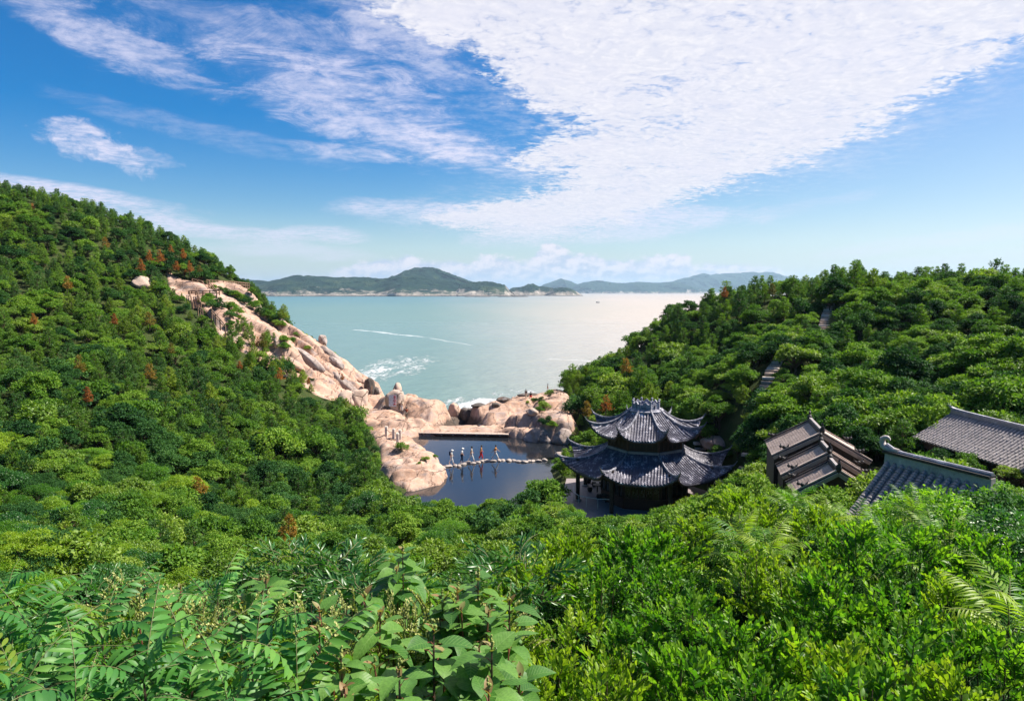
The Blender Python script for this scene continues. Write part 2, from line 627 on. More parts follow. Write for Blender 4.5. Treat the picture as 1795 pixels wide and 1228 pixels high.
def rock_mat(name, warm, pale, dark, wet_z=None, scale=1.0):
    m, N, out = new_mat(name)
    g = N.node('ShaderNodeNewGeometry')
    pos = Sx(N, g.outputs['Position'])
    x, y, z = N.xyz(pos)
    n1 = N.noise(pos, 0.22 * scale, 6, 0.62, 0.4)
    n2 = N.noise(pos, 1.6 * scale, 6, 0.68, 0.3)
    n3 = N.noise(pos, 14 * scale, 4, 0.7)
    f = n1 * 0.55 + n2 * 0.45
    c = N.ramp(f, [(0.33, dark), (0.44, warm), (0.58, pale), (0.72, warm)])
    # lichen-grey weathering in patches, orange staining in seams
    grey = N.smooth(N.noise(pos, 0.45 * scale, 5, 0.6, 0.8), 0.50, 0.66, 0.0, 0.62)
    c = N.mix(grey, c, tuple(q * 0.62 for q in (.40, .36, .36)))
    stain = N.smooth(N.noise(N.vec(x * 0.9, y * 0.3, z * 0.5), 0.8, 5, 0.65, 1.2), 0.58, 0.72, 0.0, 0.55)
    c = N.mix(stain, c, (.40, .19, .09, 1))
    # joints
    cr = N.voro(N.vec(x * 0.9 + n2 * 1.2, y * 0.5 + n2 * 1.6, z * 0.9 + n1 * 2.0), 0.38 * scale, 'DISTANCE_TO_EDGE')
    crack = N.smooth(cr, 0.0, 0.022)
    c = N.mix(crack, (.085, .06, .045, 1), c)
    c = N.mix(N.smooth(n3, 0.35, 0.65, 0.0, 0.22), c, (.16, .12, .10, 1))
    if wet_z is not None:
        wet = N.smooth(z + (n2 - 0.5) * 1.6, wet_z, wet_z + 1.0, 1.0, 0.0)
        c = N.mix(wet * 0.88, c, (.030, .026, .022, 1))
    h = n2 * 0.6 + n3 * 0.12 + crack * 0.5
    pbsdf(N, out, c, .82, .25, N.bump(h, .75, .22 / scale))
    return m


rock_mat('granite', (.395, .24, .168), (.50, .34, .262), (.23, .155, .12), wet_z=-4.4)
rock_mat('granite_pool', (.40, .243, .168), (.515, .352, .272), (.24, .16, .125), wet_z=-0.75, scale=1.2)
rock_mat('granite_grey', (.30, .235, .205), (.40, .33, .30), (.18, .145, .13), wet_z=-4.4, scale=1.6)
rock_mat('granite_dark', (.060, .050, .043), (.095, .08, .07), (.030, .026, .024), scale=2.0)
rock_mat('granite_slab', (.45, .33, .26), (.55, .42, .34), (.33, .26, .22), scale=0.7)

m, N, out = new_mat('sand')
g = N.node('ShaderNodeNewGeometry')
n1 = N.noise(g.outputs['Position'], 1.2, 6, 0.6)
pbsdf(N, out, N.ramp(n1, [(0.3, (.46, .24, .15)), (0.7, (.58, .34, .23))]), .9, .2, N.bump(n1, .3, .05))

# roof tiles: blue-grey clay with pale lime weathering
def tile_mat(name, dark, mid, pale, palef=(0.52, 0.70), sc_=3.0, rough=.62):
    m, N, out = new_mat(name)
    tc = N.node('ShaderNodeTexCoord')
    oi = N.node('ShaderNodeObjectInfo')
    pv = Sx(N, tc.outputs['Object'])
    x, y, z = N.xyz(pv)
    o = Sx(N, oi.outputs['Random']) * 31.0
    pv = N.vec(x + o, y + o, z)
    n1 = N.noise(pv, sc_ * 0.4, 5, 0.65)
    n2 = N.noise(pv, sc_ * 3.0, 4, 0.75)
    c = N.ramp(n1 * 0.5 + n2 * 0.5, [(0.34, dark), (0.50, mid), (palef[0] + 0.04, mid), (palef[1], pale)])
    pbsdf(N, out, c, rough, .45, N.bump(n2, .35, .02))
    return m


tile_mat('tile_dark', (.034, .032, .048), (.078, .074, .105), (.62, .60, .66), (.50, .60), 4)
tile_mat('tile_lime', (.10, .10, .13), (.24, .24, .29), (.58, .57, .60), (.48, .62), 5)
tile_mat('tile_ridge', (.045, .045, .062), (.12, .12, .155), (.58, .57, .60), (.48, .62), 9)
tile_mat('tile_brown', (.24, .18, .155), (.44, .345, .295), (.60, .50, .44), (.50, .66), 6)
tile_mat('tile_grey', (.13, .115, .115), (.27, .24, .24), (.52, .46, .44), (.50, .68), 4)
tile_mat('plaster', (.22, .19, .18), (.40, .35, .325), (.60, .54, .51), (.50, .66), 3)
tile_mat('ridge_black', (.012, .010, .012), (.026, .022, .024), (.10, .09, .09), (.58, .75), 6)

def simple(name, col, rough=.7, spec=.3, nscale=6.0, vary=0.35, metal=0.0):
    m, N, out = new_mat(name)
    tc = N.node('ShaderNodeTexCoord')
    n = N.noise(tc.outputs['Object'], nscale, 5, 0.65)
    c = N.ramp(n, [(0.3, tuple(q * (1 - vary) for q in col)), (0.7, tuple(min(1, q * (1 + vary)) for q in col))])
    pbsdf(N, out, c, rough, spec, N.bump(n, .25, .01), metal)
    return m


simple('wood_dark', (.032, .020, .017), .55, .35)
simple('wood_red', (.075, .026, .018), .55)
simple('wood_brown', (.085, .045, .030), .7)
simple('wood_rail', (.20, .125, .085), .8)
simple('wood_deck', (.36, .24, .17), .85)
simple('floor_stone', (.24, .20, .205), .6, .4, 2.0, .15)
simple('window_dark', (.012, .012, .014), .2, .5)
simple('stone_step', (.40, .31, .26), .85, .2, 4, .25)
simple('stone_pale', (.62, .53, .47), .85, .2, 5, .2)
simple('stone_slab', (.33, .28, .25), .8, .3, 5, .3)
simple('rail_white', (.62, .60, .56), .6)
simple('skin', (.42, .24, .16), .6, .3, 20, .05)
simple('cloth_white', (.74, .72, .70), .9, .1, 20, .05)
simple('cloth_cream', (.62, .52, .40), .9, .1, 20, .08)
simple('cloth_navy', (.015, .02, .05), .9, .1, 20, .1)
simple('cloth_red', (.50, .02, .02), .9, .1, 20, .1)
simple('cloth_orange', (.62, .28, .08), .9, .1, 20, .2)
simple('cloth_brown', (.22, .05, .03), .9, .1, 20, .1)
simple('cloth_grey', (.20, .17, .14), .9, .1, 20, .1)
simple('cloth_black', (.015, .014, .015), .9, .1, 20, .1)
simple('hair', (.012, .010, .009), .6, .4, 20, .1)
simple('sign_white', (.75, .70, .68), .7)
simple('sign_red', (.55, .06, .05), .6)
simple('chair_dark', (.02, .016, .016), .5)
simple('hull', (.05, .06, .09), .5)
MT = MATS

# water
m, N, out = new_mat('sea_water')
g = N.node('ShaderNodeNewGeometry')
pos = Sx(N, g.outputs['Position'])
x, y, z = N.xyz(pos)
dist = N.m('SQRT', x * x + y * y)
n0 = N.noise(N.vec(x * 0.004, y * 0.0015, 0.0), 1.0, 5, 0.6, 0.5)
c = N.ramp(N.smooth(dist, 100, 4000) * 0.8 + (n0 - 0.5) * 0.5, [(0.0, (.110, .190, .170)), (0.35, (.075, .165, .172)), (1.0, (.060, .140, .160))])
# cloud reflection and sun glitter painted in beige towards the sea's right side
glitter_tint = N.smooth(x / (y + 40.0) + (n0 - 0.5) * 0.25, -0.16, 0.22)
c = N.mix(glitter_tint * 0.90, c, (.42, .35, .30, 1))
# surf: foam on the sea surface around the headlands
foam_a = N.noise(N.vec(x * 0.10, y * 0.035, 0.0), 1.0, 7, 0.7, 1.4)
foam_b = N.noise(N.vec(x * 0.55, y * 0.20, 5.0), 1.0, 6, 0.75, 0.8)


def surf(cx_, cy_, rx, ry):
    p = (x - cx_) / rx
    q = (y - cy_) / ry
    return N.smooth(p * p + q * q, 1.0, 0.15)


def surf_px(u_, v_, ru, rv):
    q_ = Pz(u_, v_, -5)
    return surf(q_[0], q_[1], ru / F * q_[1], rv * q_[1] ** 2 / F / 25.0)


surf_m = surf_px(846, 714, 62, 26).max(surf_px(800, 704, 40, 14) * .6).max(surf_px(700, 640, 90, 34) * 0.60).max(surf_px(655, 655, 40, 26) * .75).max(surf_px(905, 690, 60, 14) * .7)
band = N.smooth((foam_a - 0.5).abs(), 0.10, 0.0)
fo = N.smooth(surf_m * 1.0 + (foam_b - 0.5) * 1.9 + (foam_a - 0.5) * 1.0 + (band - 0.5) * 0.16, 0.50, 1.05)
# two long drifting foam lines
def streak_line(x0, y0, x1, y1, w):
    L = math.hypot(x1 - x0, y1 - y0)
    ux, uy = (x1 - x0) / L, (y1 - y0) / L
    a = (x - x0) * ux + (y - y0) * uy
    d = ((x - x0) * (-uy) + (y - y0) * ux) + (N.noise(N.vec(x * 0.05, y * 0.05, 0.0), 1, 3) - 0.5) * w * 5
    return N.smooth(d.abs(), w, 0.0) * N.smooth(a, 0, L * .08) * N.smooth(a, L, L * .85)


s1 = streak_line(*[q for uv in ((622, 577), (750, 592)) for q in Pz(*uv, -5)[:2]], 3.0)
s2 = streak_line(*[q for uv in ((750, 592), (835, 606)) for q in Pz(*uv, -5)[:2]], 1.6)
s3 = streak_line(*[q for uv in ((958, 628), (1045, 634)) for q in Pz(*uv, -5)[:2]], 2.2)
fo = fo.max((s1.max(s2 * 0.6).max(s3 * .5)) * N.smooth(foam_b, 0.35, 0.6, .25, 1.0) * .8)
c = N.mix(fo, c, (.74, .74, .76, 1))
wv1 = N.noise(N.vec(x * 0.05, y * 0.05, 0.0), 1.0, 3, 0.5)
wv2 = N.noise(N.vec(x * 0.35, y * 0.30, 0.0), 1.0, 5, 0.6)
wv3 = N.noise(N.vec(x * 1.7, y * 1.5, 0.0), 1.0, 4, 0.6)
hgt = wv1 * 1.6 + wv2 * 0.55 + wv3 * 0.12 + fo * 0.25
nrm = N.bump(hgt, 1.0, 1.0)
pbsdf(N, out, c, N.smooth(dist, 60, 900, .16, .34), .42, nrm, 0.0, {'IOR': 1.33})

m, N, out = new_mat('pond_water')
g = N.node('ShaderNodeNewGeometry')
pos = Sx(N, g.outputs['Position'])
w1 = N.noise(pos, 1.6, 4, 0.55)
w2 = N.noise(pos, 7.0, 3, 0.5)
pbsdf(N, out, (.012, .014, .018), .06, .75, N.bump(w1 * .7 + w2 * .18, .20, .05), 0.0, {'IOR': 1.33})

m, N, out = new_mat('island')
g = N.node('ShaderNodeNewGeometry')
pos = Sx(N, g.outputs['Position'])
x, y, z = N.xyz(pos)
nz = N.xyz(g.outputs['Normal'])[2]
n1 = N.noise(pos, 0.008, 8, 0.68)
n2 = N.noise(N.vec(x * 0.02, y * 0.02, z * 0.006), 1.0, 6, 0.7)
nrib = N.noise(N.vec(x * 0.012, y * 0.012, z * 0.002), 1.0, 5, 0.65)
veg = N.ramp(n1, [(0.36, (.003, .016, .016)), (0.52, (.008, .032, .022)), (0.70, (.045, .070, .035))])
cliff = N.ramp(n2, [(0.3, (.10, .09, .08)), (0.55, (.34, .30, .26)), (0.75, (.55, .48, .42))])
f = N.smooth(nz * .55 + (nrib - 0.5) * 1.1 + (z - 25) * 0.0085, 0.30, 0.55)
shore = N.smooth(z + (n2 - 0.5) * 40, -5, 14, 1.0, 0.0)
c = N.mix(f, cliff, veg)
c = N.mix(shore * 0.30, c, (.36, .30, .26, 1))
c = N.mix(N.smooth(z, -4, 1.5, 1.0, 0.0), c, (.04, .035, .03, 1))
pbsdf(N, out, c, .95, .1, N.bump(n1 * .7 + n2 * .5, 1.0, 60))

# ================================================================== GROUND
# (pixel u, v, distance, canopy height to take off) -> control points of the land surface
ctl = []
for u, v, Y, dz in [
    # left hill skyline and its far side
    (-250, 246, 150, 2), (0, 326, 150, 1.6), (120, 348, 155, 1.6), (230, 381, 158, 1.6), (330, 427, 155, 1.8), (400, 468, 152, 2), (432, 494, 148, 2),
    (470, 532, 145, 2.5), (520, 570, 140, 2), (300, 500, 134, 0), (345, 510, 132, 0), (430, 508, 142, 0), (395, 555, 120, .3), (450, 582, 121, 0), (500, 604, 123, 0),
    (560, 612, 130, 0), (600, 645, 130, 0), (655, 690, 128, 0),
    (0, 470, 110, 3), (150, 500, 112, 3), (250, 520, 112, 3), (330, 570, 108, 3), (0, 640, 70, 3), (150, 650, 75, 3), (300, 650, 84, 3), (450, 660, 98, 3), (540, 690, 103, 3),
    (600, 725, 98, 2.5), (640, 765, 90, 2.5), (672, 800, 80, 2.2), (690, 860, 70, 2), (0, 780, 50, 3), (200, 800, 55, 3), (400, 810, 62, 3), (550, 830, 66, 3),
    (-300, 640, 70, 3), (-300, 850, 40, 3), (-400, 400, 110, 3),
    (0, 940, 32, 2.5), (250, 960, 34, 2.5), (450, 960, 38, 2.5), (600, 930, 45, 2.2), (700, 905, 53, 2),
    # shore rocks
    (640, 735, 100, 0), (690, 722, 104, 0), (600, 700, 118, 0), (660, 762, 92, 0), (700, 800, 80, 0), (690, 835, 71, 0), (760, 750, 99, .2), (790, 744, 103, .2), (820, 742, 105, .3),
    (870, 725, 112, 0), (930, 738, 99, 0), (900, 702, 128, 0), (960, 682, 142, 0), (985, 765, 91, 0), (980, 722, 101, 0), (1000, 790, 82, 1),
    # right hill
    (1160, 552, 118, 2.6), (1210, 524, 116, 2.4), (1290, 502, 112, 2.2), (1400, 489, 108, 2.1), (1500, 484, 104, 2.1), (1650, 481, 95, 2.1), (1795, 480, 88, 2.1), (2100, 470, 80, 3),
    (1090, 605, 120, 2.5), (1020, 655, 122, 2), (975, 690, 130, 1), (1000, 705, 104, 2), (1050, 705, 90, 2), (1100, 690, 88, 2), (1200, 665, 86, 2.5), (1200, 600, 102, 2.5), (1300, 600, 90, 2.5),
    (1400, 560, 92, 2.5), (1450, 545, 92, 0), (1450, 565, 88, 0), (1345, 650, 71, 0), (1370, 625, 75, 0), (1500, 625, 70, 2.5), (1700, 605, 65, 3), (1850, 600, 58, 3), (1215, 765, 68, 0), (1265, 760, 66, 0), (1300, 715, 66, 0), (1320, 690, 68, 0), (1300, 735, 60, 2.5),
    (1400, 710, 57, 3), (1500, 705, 52, 3.5), (1600, 700, 51, 4), (1795, 690, 49, 5), (1350, 810, 46, 2.5), (2000, 700, 40, 4), (2000, 600, 60, 3)]:
    p = P(u, v, Y)
    ctl.append((p[0], p[1], p[2] - dz))
ctl += [(0, 0, 18.2), (-6, 0, 18.0), (8, 0, 18.4), (0, -6, 19), (-8, -6, 19), (10, -6, 19.2), (-20, 0, 17.5), (25, 0, 18.6), (0, 3, 16.4), (-5, 3, 16.0), (5, 3, 16.8), (-4, 6, 14.4), (4, 6, 15.2),
        (-10, 8, 13.2), (0, 10, 12.6), (7, 10, 13.4), (14, 10, 14.2), (24, 12, 14), (-6, 16, 9.0), (2, 16, 9.6), (8, 17, 11.0), (-14, 18, 7.6), (-4, 24, 5.6), (3, 25, 6.2), (9, 26, 8.2), (16, 26, 9.6),
        (20, 32, 9.2), (25, 40, 8.6), (0, 36, 3.6), (6, 38, 4.2), (12, 40, 5.2), (-10, 34, 3.8), (2, 46, 1.9), (8, 46, 2.4), (-6, 48, 1.7), (-3, 56, .8), (3, 58, .7), (4, 70, .6),
        (12.3, 62, .7), (8, 57, .7), (16, 56, 1.0), (19, 60, 1.2), (19, 68, 1.6), (12, 71, 1.2), (6, 66, .6), (14.5, 50, 2.4), (18.5, 43, 7.6), (17.2, 37.5, 6.8), (23, 46, 8.4),
        # under the sea
        (-30, 215, -14), (0, 200, -14), (40, 200, -12), (80, 190, -10), (-5, 160, -10), (-14, 140, -8), (-16, 132, -6.5), (20, 178, -8), (-60, 205, -14), (-100, 215, -6), (120, 190, -6), (5, 150, -7), (-4, 128, -6), (2, 134, -6), (60, 155, -4), (-20, 150, -9), (-40, 175, -11)]
ctl = np.array(ctl)
K = len(ctl)
dd = np.sqrt(((ctl[:, None, :2] - ctl[None, :, :2]) ** 2).sum(-1))
A_ = np.zeros((K + 3, K + 3))
A_[:K, :K] = dd - np.eye(K) * 0.9
A_[:K, K] = 1
A_[:K, K + 1:] = ctl[:, :2]
A_[K, :K] = 1
A_[K + 1:, :K] = ctl[:, :2].T
wts = np.linalg.solve(A_, np.concatenate([ctl[:, 2], [0, 0, 0]]))

GX0, GX1, GY0, GY1, GS = -190.0, 190.0, -12.0, 235.0, 0.8
gx = np.arange(GX0, GX1 + GS, GS)
gy = np.arange(GY0, GY1 + GS, GS)
GXX, GYY = np.meshgrid(gx, gy)
GZ = np.zeros_like(GXX)
for k in range(K):
    GZ += wts[k] * np.sqrt((GXX - ctl[k, 0]) ** 2 + (GYY - ctl[k, 1]) ** 2)
GZ += wts[K] + wts[K + 1] * GXX + wts[K + 2] * GYY
# towards the sheet's edges the land falls under the sea so that it ends nowhere in mid-air
edge = np.clip((GYY - 196) / 25, 0, 1)
GZ = GZ * (1 - edge) + (-14) * edge
GZ += (fbm(GXX * 0.12, GYY * 0.12, 4, 3) - 0.5) * 1.2 * np.clip(GYY / 30, 0, 1) * np.clip((GZ + 1) / 4, 0.1, 1)


def poly_sd(X, Y, poly):
    """signed distance to polygon, negative inside"""
    X = np.asarray(X, float)
    Y = np.asarray(Y, float)
    poly = np.asarray(poly, float)
    d = np.full(X.shape, 1e18)
    ins = np.zeros(X.shape, bool)
    n = len(poly)
    for i in range(n):
        ax, ay = poly[i]
        bx, by = poly[(i + 1) % n]
        ex, ey = bx - ax, by - ay
        t = np.clip(((X - ax) * ex + (Y - ay) * ey) / (ex * ex + ey * ey + 1e-12), 0, 1)
        d = np.minimum(d, (X - ax - t * ex) ** 2 + (Y - ay - t * ey) ** 2)
        c = ((ay > Y) != (by > Y)) & (X < ex * (Y - ay) / (ey if abs(ey) > 1e-12 else 1e-12) + ax)
        ins ^= c
    d = np.sqrt(d)
    return np.where(ins, -d, d)


POND_PX = [(736, 764), (885, 764), (940, 772), (990, 777), (1010, 790), (985, 806), (965, 822), (975, 850), (960, 880), (900, 905), (800, 905), (720, 885), (700, 868), (745, 856), (775, 849), (782, 835), (778, 826), (766, 820), (770, 812),
           (757, 802), (748, 796), (738, 786), (726, 776), (718, 768)]
POND = [tuple(Pz(u, v, 0)[:2]) for u, v in POND_PX]
pd = poly_sd(GXX, GYY, POND)
lim_b = np.where(pd < 0, np.clip(pd * 0.42, -1.6, 0), .05 + pd * .35 + np.clip(pd - 2, 0, 30) ** 2 * .14)
GZ = np.where(pd < 14, np.minimum(GZ, lim_b), GZ)
nearp = (pd > 0.1) & (pd < 7) & (GYY < 100)
GZ = np.where(nearp, np.maximum(GZ, np.clip(pd, 0, .8) * .5), GZ)
# level ground under the pavilion
pr = np.sqrt((GXX - 12.3) ** 2 + (GYY - 62) ** 2)
GZ = np.where(pr < 11, GZ * np.clip((pr - 8) / 3, 0, 1) + 0.7 * (1 - np.clip((pr - 8) / 3, 0, 1)), GZ)


def samp(G, x, y):
    i = (np.asarray(x, float) - GX0) / GS
    j = (np.asarray(y, float) - GY0) / GS
    i = np.clip(i, 0, G.shape[1] - 1.001)
    j = np.clip(j, 0, G.shape[0] - 1.001)
    a = i.astype(int)
    b = j.astype(int)
    fx, fy = i - a, j - b
    return (G[b, a] * (1 - fx) + G[b, a + 1] * fx) * (1 - fy) + (G[b + 1, a] * (1 - fx) + G[b + 1, a + 1] * fx) * fy


def gz(x, y):
    return float(samp(GZ, x, y))


def grid_mesh(name, X, Y, Z, keep=None, smooth=True):
    ny, nx = X.shape
    V = np.stack([X.ravel(), Y.ravel(), Z.ravel()], -1)
    i = np.arange(nx - 1)
    j = np.arange(ny - 1)
    J, I = np.meshgrid(j, i, indexing='ij')
    a = J * nx + I
    q = np.stack([a, a + 1, a + nx + 1, a + nx], -1)
    if keep is not None:
        kk = keep[:-1, :-1] | keep[1:, 1:] | keep[1:, :-1] | keep[:-1, 1:]
        q = q[kk]
        used, inv = np.unique(q.ravel(), return_inverse=True)
        V = V[used]
        q = inv.reshape(-1, 4)
    return np_mesh(name, V, 4, q.reshape(-1), smooth)


# ---- bare rock regions in plan (no soil, no trees)
def plan(px, z=None):
    return [tuple((P(u, v, Y))[:2]) for u, v, Y in px]


ROCK_SHORE = plan([(590, 690, 124), (650, 680, 122), (690, 668, 116), (740, 672, 118), (810, 705, 118), (850, 735, 112), (870, 715, 124), (905, 692, 138), (955, 678, 158), (985, 690, 150), (990, 715, 112), (1000, 745, 97), (1003, 775, 89),
                   (960, 780, 88), (870, 775, 93.5), (775, 768, 93.5), (762, 800, 84), (790, 825, 76), (785, 852, 70), (735, 866, 66), (690, 852, 69), (668, 820, 75), (668, 785, 84), (655, 755, 92), (628, 730, 102), (600, 712, 112)])
ROCK_RIDGE = plan([(290, 486, 138), (350, 495, 136), (435, 498, 150), (470, 540, 142), (530, 575, 142), (600, 610, 142), (665, 680, 140), (668, 712, 118), (610, 700, 112), (560, 660, 112), (510, 620, 114), (480, 600, 112), (430, 575, 113), (385, 562, 114),
                   (352, 530, 124), (300, 515, 126)])


def capfield(X, Y, base, caps):
    """rounded granite bodies: (cx, cy, semi-axis along, semi-axis across, angle, height, squareness)"""
    Z = base.copy()
    for cx, cy_, a, b, ang_, h, p in caps:
        c, s = math.cos(ang_), math.sin(ang_)
        wx = X + (fbm(X * .5, Y * .5, 3, 41) - .5) * 1.6
        wy = Y + (fbm(X * .5 + 9, Y * .5, 3, 47) - .5) * 1.6
        dx, dy = wx - cx, wy - cy_
        u = (dx * c + dy * s) / a
        v = (-dx * s + dy * c) / b
        r = np.sqrt(u * u + v * v)
        bz = float(samp(GZ, cx, cy_))
        t = bz * .0 + base * 0.6 + bz * 0.4 + h * (1 - np.clip(r, 0, 3) ** p)
        Z = np.maximum(Z, np.where(r < 1.25, t, -99))
    return Z


def px_cap(u, v, Y, a, b, deg, h, p=3):
    q = P(u, v, Y)
    return (q[0], q[1], a, b, rad(deg), h, p)


# shore sheet
sx = np.arange(-42, 30, 0.30)
sy = np.arange(62, 165, 0.30)
SX, SY = np.meshgrid(sx, sy)
SB = samp(GZ, SX, SY)
sdr = poly_sd(SX, SY, ROCK_SHORE)
SB = SB + np.clip(-sdr, 0, 1.2) * 0.35
shore_caps = [px_cap(745, 712, 107.5, 6.8, 4.6, -28, 3.0, 3.2), px_cap(700, 700, 110, 4.5, 3.4, -10, 3.0, 3.0), px_cap(785, 720, 106, 3.6, 2.4, -30, 1.9, 3.5), px_cap(697, 684, 114, 1.0, .9, 10, 4.6, 2.2), px_cap(722, 688, 113, 2.2, 1.6, -20, 3.4, 3),
              px_cap(700, 752, 97, 4.2, 2.6, -12, 1.1, 4), px_cap(735, 758, 96.2, 1.8, 1.3, 0, 1.3, 4), px_cap(670, 748, 98, 3, 2.2, 10, .9, 3),
              px_cap(700, 790, 83, 4.2, 3.0, -40, .7, 3.5), px_cap(735, 806, 79, 2.8, 1.6, -10, .65, 4), px_cap(720, 832, 74, 3.6, 2.3, -5, .9, 4.5), px_cap(752, 836, 73, 2.3, 1.8, 5, .85, 5), px_cap(730, 848, 70.5, 3.0, 1.0, 5, .8, 5), px_cap(752, 818, 77, 2.0, .8, -8, .55, 4),
              px_cap(895, 722, 114, 11, 4.2, 30, 1.9, 2.4), px_cap(862, 738, 105, 5.0, 2.2, 24, 1.2, 2.6), px_cap(935, 700, 126, 10, 5.5, 40, 1.2, 2.4), px_cap(968, 738, 99, 4.2, 3.4, 20, 2.3, 5), px_cap(945, 756, 95, 5.2, 1.6, -8, 2.0, 6), px_cap(905, 763, 93.5, 3.4, 1.0, -6, .7, 4),
              px_cap(985, 764, 92, 3.2, 2.4, 0, 2.1, 6), px_cap(990, 712, 106, 5, 4, 20, 2.4, 3), px_cap(955, 688, 145, 8, 6, 50, .6, 3)]
SZ = capfield(SX, SY, SB, shore_caps)
cre = np.abs(fbm(SX * .22 + SY * .08, SY * .30 - SX * .1, 4, 21) - .5)
SZ -= 0.55 * np.exp(-(cre / .018) ** 2) * np.clip(-sdr, 0, 1)
cre = np.abs(fbm(SX * .5, SY * .22, 3, 29) - .5)
SZ -= 0.3 * np.exp(-(cre / .02) ** 2) * np.clip(-sdr, 0, 1)
SZ += (fbm(SX * .8, SY * .8, 4, 5) - .5) * .32
SZ += (fbm(SX * .25, SY * .25, 3, 15) - .5) * .7 * np.clip((SY - 88) / 10, 0, 1)
psd = poly_sd(SX, SY, POND)
SZ = np.where(psd < 0.0, np.minimum(SZ, psd * 1.3 - 0.02), SZ)
SZ = np.where((psd >= 0) & (psd < 1.5) & (sdr < 0), np.maximum(SZ, 0.05 + psd * .5), SZ)
# the floor of the sandy gully between the two rocks and the trench where the sea comes in
SAND = plan([(772, 752, 98.5), (760, 744, 101), (790, 733, 108), (815, 735, 112), (840, 740, 106), (848, 752, 99)])
sds = poly_sd(SX, SY, SAND)
SZ = np.where(sds < 1.2, SZ * np.clip((sds + .4) / 1.6, 0, 1) + (-.55 - .13 * (SY - 98)) * (1 - np.clip((sds + .4) / 1.6, 0, 1)), SZ)
SZ -= np.clip(sdr + .1, 0, 2) * 1.4
keep = sdr < 1.3
rock_shore = link('rocky_shore', grid_mesh('rocky_shore', SX, SY, SZ, keep), None, MT['granite_pool'])
tag(rock_shore, 'smooth pink granite shore around the dark pool, with whaleback outcrops', None, None, 'structure')
GZs = GZ.copy()
# ground is pushed below the rock sheet inside the rock outline
ins = poly_sd(GXX, GYY, ROCK_SHORE)
rd = poly_sd(GXX, GYY, ROCK_RIDGE)
ssz = np.where((GXX > sx[0]) & (GXX < sx[-1]) & (GYY > sy[0]) & (GYY < sy[-1]), 1, 0)


def samp2(xs, ys, G, x, y):
    i = np.clip((np.asarray(x, float) - xs[0]) / (xs[1] - xs[0]), 0, len(xs) - 1.001)
    j = np.clip((np.asarray(y, float) - ys[0]) / (ys[1] - ys[0]), 0, len(ys) - 1.001)
    a = i.astype(int)
    b = j.astype(int)
    fx, fy = i - a, j - b
    return (G[b, a] * (1 - fx) + G[b, a + 1] * fx) * (1 - fy) + (G[b + 1, a] * (1 - fx) + G[b + 1, a + 1] * fx) * fy


# ridge sheet of long exfoliated slabs running down to the sea
rx = np.arange(-78, -18, 0.32)
ry = np.arange(106, 160, 0.32)
RX, RY = np.meshgrid(rx, ry)
RB = samp(GZ, RX, RY)
sdg = poly_sd(RX, RY, ROCK_RIDGE)
ridge_caps = []
rr = random.Random(5)
a0, a1 = P(500, 590, 126), P(655, 700, 126)
for k in range(46):
    t = rr.random()
    c0 = a0 * (1 - t) + a1 * t
    off = rr.uniform(-9, 12)
    ridge_caps.append((c0[0] + rr.uniform(-1, 1), c0[1] + off, rr.uniform(3.0, 7.5), rr.uniform(.8, 1.7), rad(rr.uniform(-22, 4)), rr.uniform(.5, 1.6), rr.choice([3.5, 5, 8])))
ridge_caps += [px_cap(385, 535, 121, 3.6, 2.2, -50, 1.6, 2.6), px_cap(455, 560, 124, 9, 2.1, -30, 1.4, 2.8), px_cap(470, 545, 133, 11, 1.3, -28, 1.3, 2.6), px_cap(330, 503, 132, 7, 2.0, -18, 1.2, 2.6), px_cap(420, 512, 140, 5, 2, -25, 1.2, 3), px_cap(650, 690, 122, 2.4, 2.2, 0, 1.6, 5)]
RZ = capfield(RX, RY, RB, ridge_caps)
cre = np.abs(fbm(RX * .13 + RY * .2, RY * .45 + RX * .25, 4, 31) - .5)
RZ -= 1.0 * np.exp(-(cre / .022) ** 2) * np.clip(-sdg, 0, 1) * np.clip((RX + 52) / 8, 0, 1)
RZ += (fbm(RX * .7, RY * .7, 4, 8) - .5) * .45
RZ -= np.clip(sdg + .2, 0, 2) * 1.5
ridge = link('granite_ridge', grid_mesh('granite_ridge', RX, RY, RZ, sdg < 1.4), None, MT['granite'])
tag(ridge, 'long bare pink granite ridge running from the boardwalk down to the sea', None, None, 'structure')

GZ = np.where(ins < 0, np.minimum(GZ, GZ - np.clip(-ins * 1.2, 0, 1.6)), GZ)
GZ = np.where(rd < 0, GZ - np.clip(-rd * .8, 0, 1.5), GZ)
def under(xs, ys, G, sd):
    i0 = (GXX > xs[0]) & (GXX < xs[-1]) & (GYY > ys[0]) & (GYY < ys[-1]) & (sd < -.4)
    t = samp2(xs, ys, G, GXX, GYY) - .5
    return np.where(i0, np.minimum(GZ, t), GZ)


GZ = under(sx, sy, SZ, ins)
GZ = under(rx, ry, RZ, rd)
ground = link('ground', grid_mesh('ground', GXX, GYY, GZ), None, MT['forest_floor'])
tag(ground, 'dark soil of the two hillsides and the valley between them', None, None, 'structure')


def surf_z(x, y):
    """top of whatever is bare ground at x, y"""
    z = gz(x, y)
    if sx[0] < x < sx[-1] and sy[0] < y < sy[-1]:
        z = max(z, float(samp2(sx, sy, SZ, x, y)))
    if rx[0] < x < rx[-1] and ry[0] < y < ry[-1]:
        z = max(z, float(samp2(rx, ry, RZ, x, y)))
    return z


def drop(u, v, Y0=40, Y1=220, step=.1):
    """march the view ray until it meets the bare ground: the place seen at that pixel"""
    d = ray(u, v)
    Y = Y0
    while Y < Y1:
        p = np.array([0, 0, H]) + d * (Y / d[1])
        if surf_z(p[0], p[1]) >= p[2]:
            return p
        Y += step
    return p


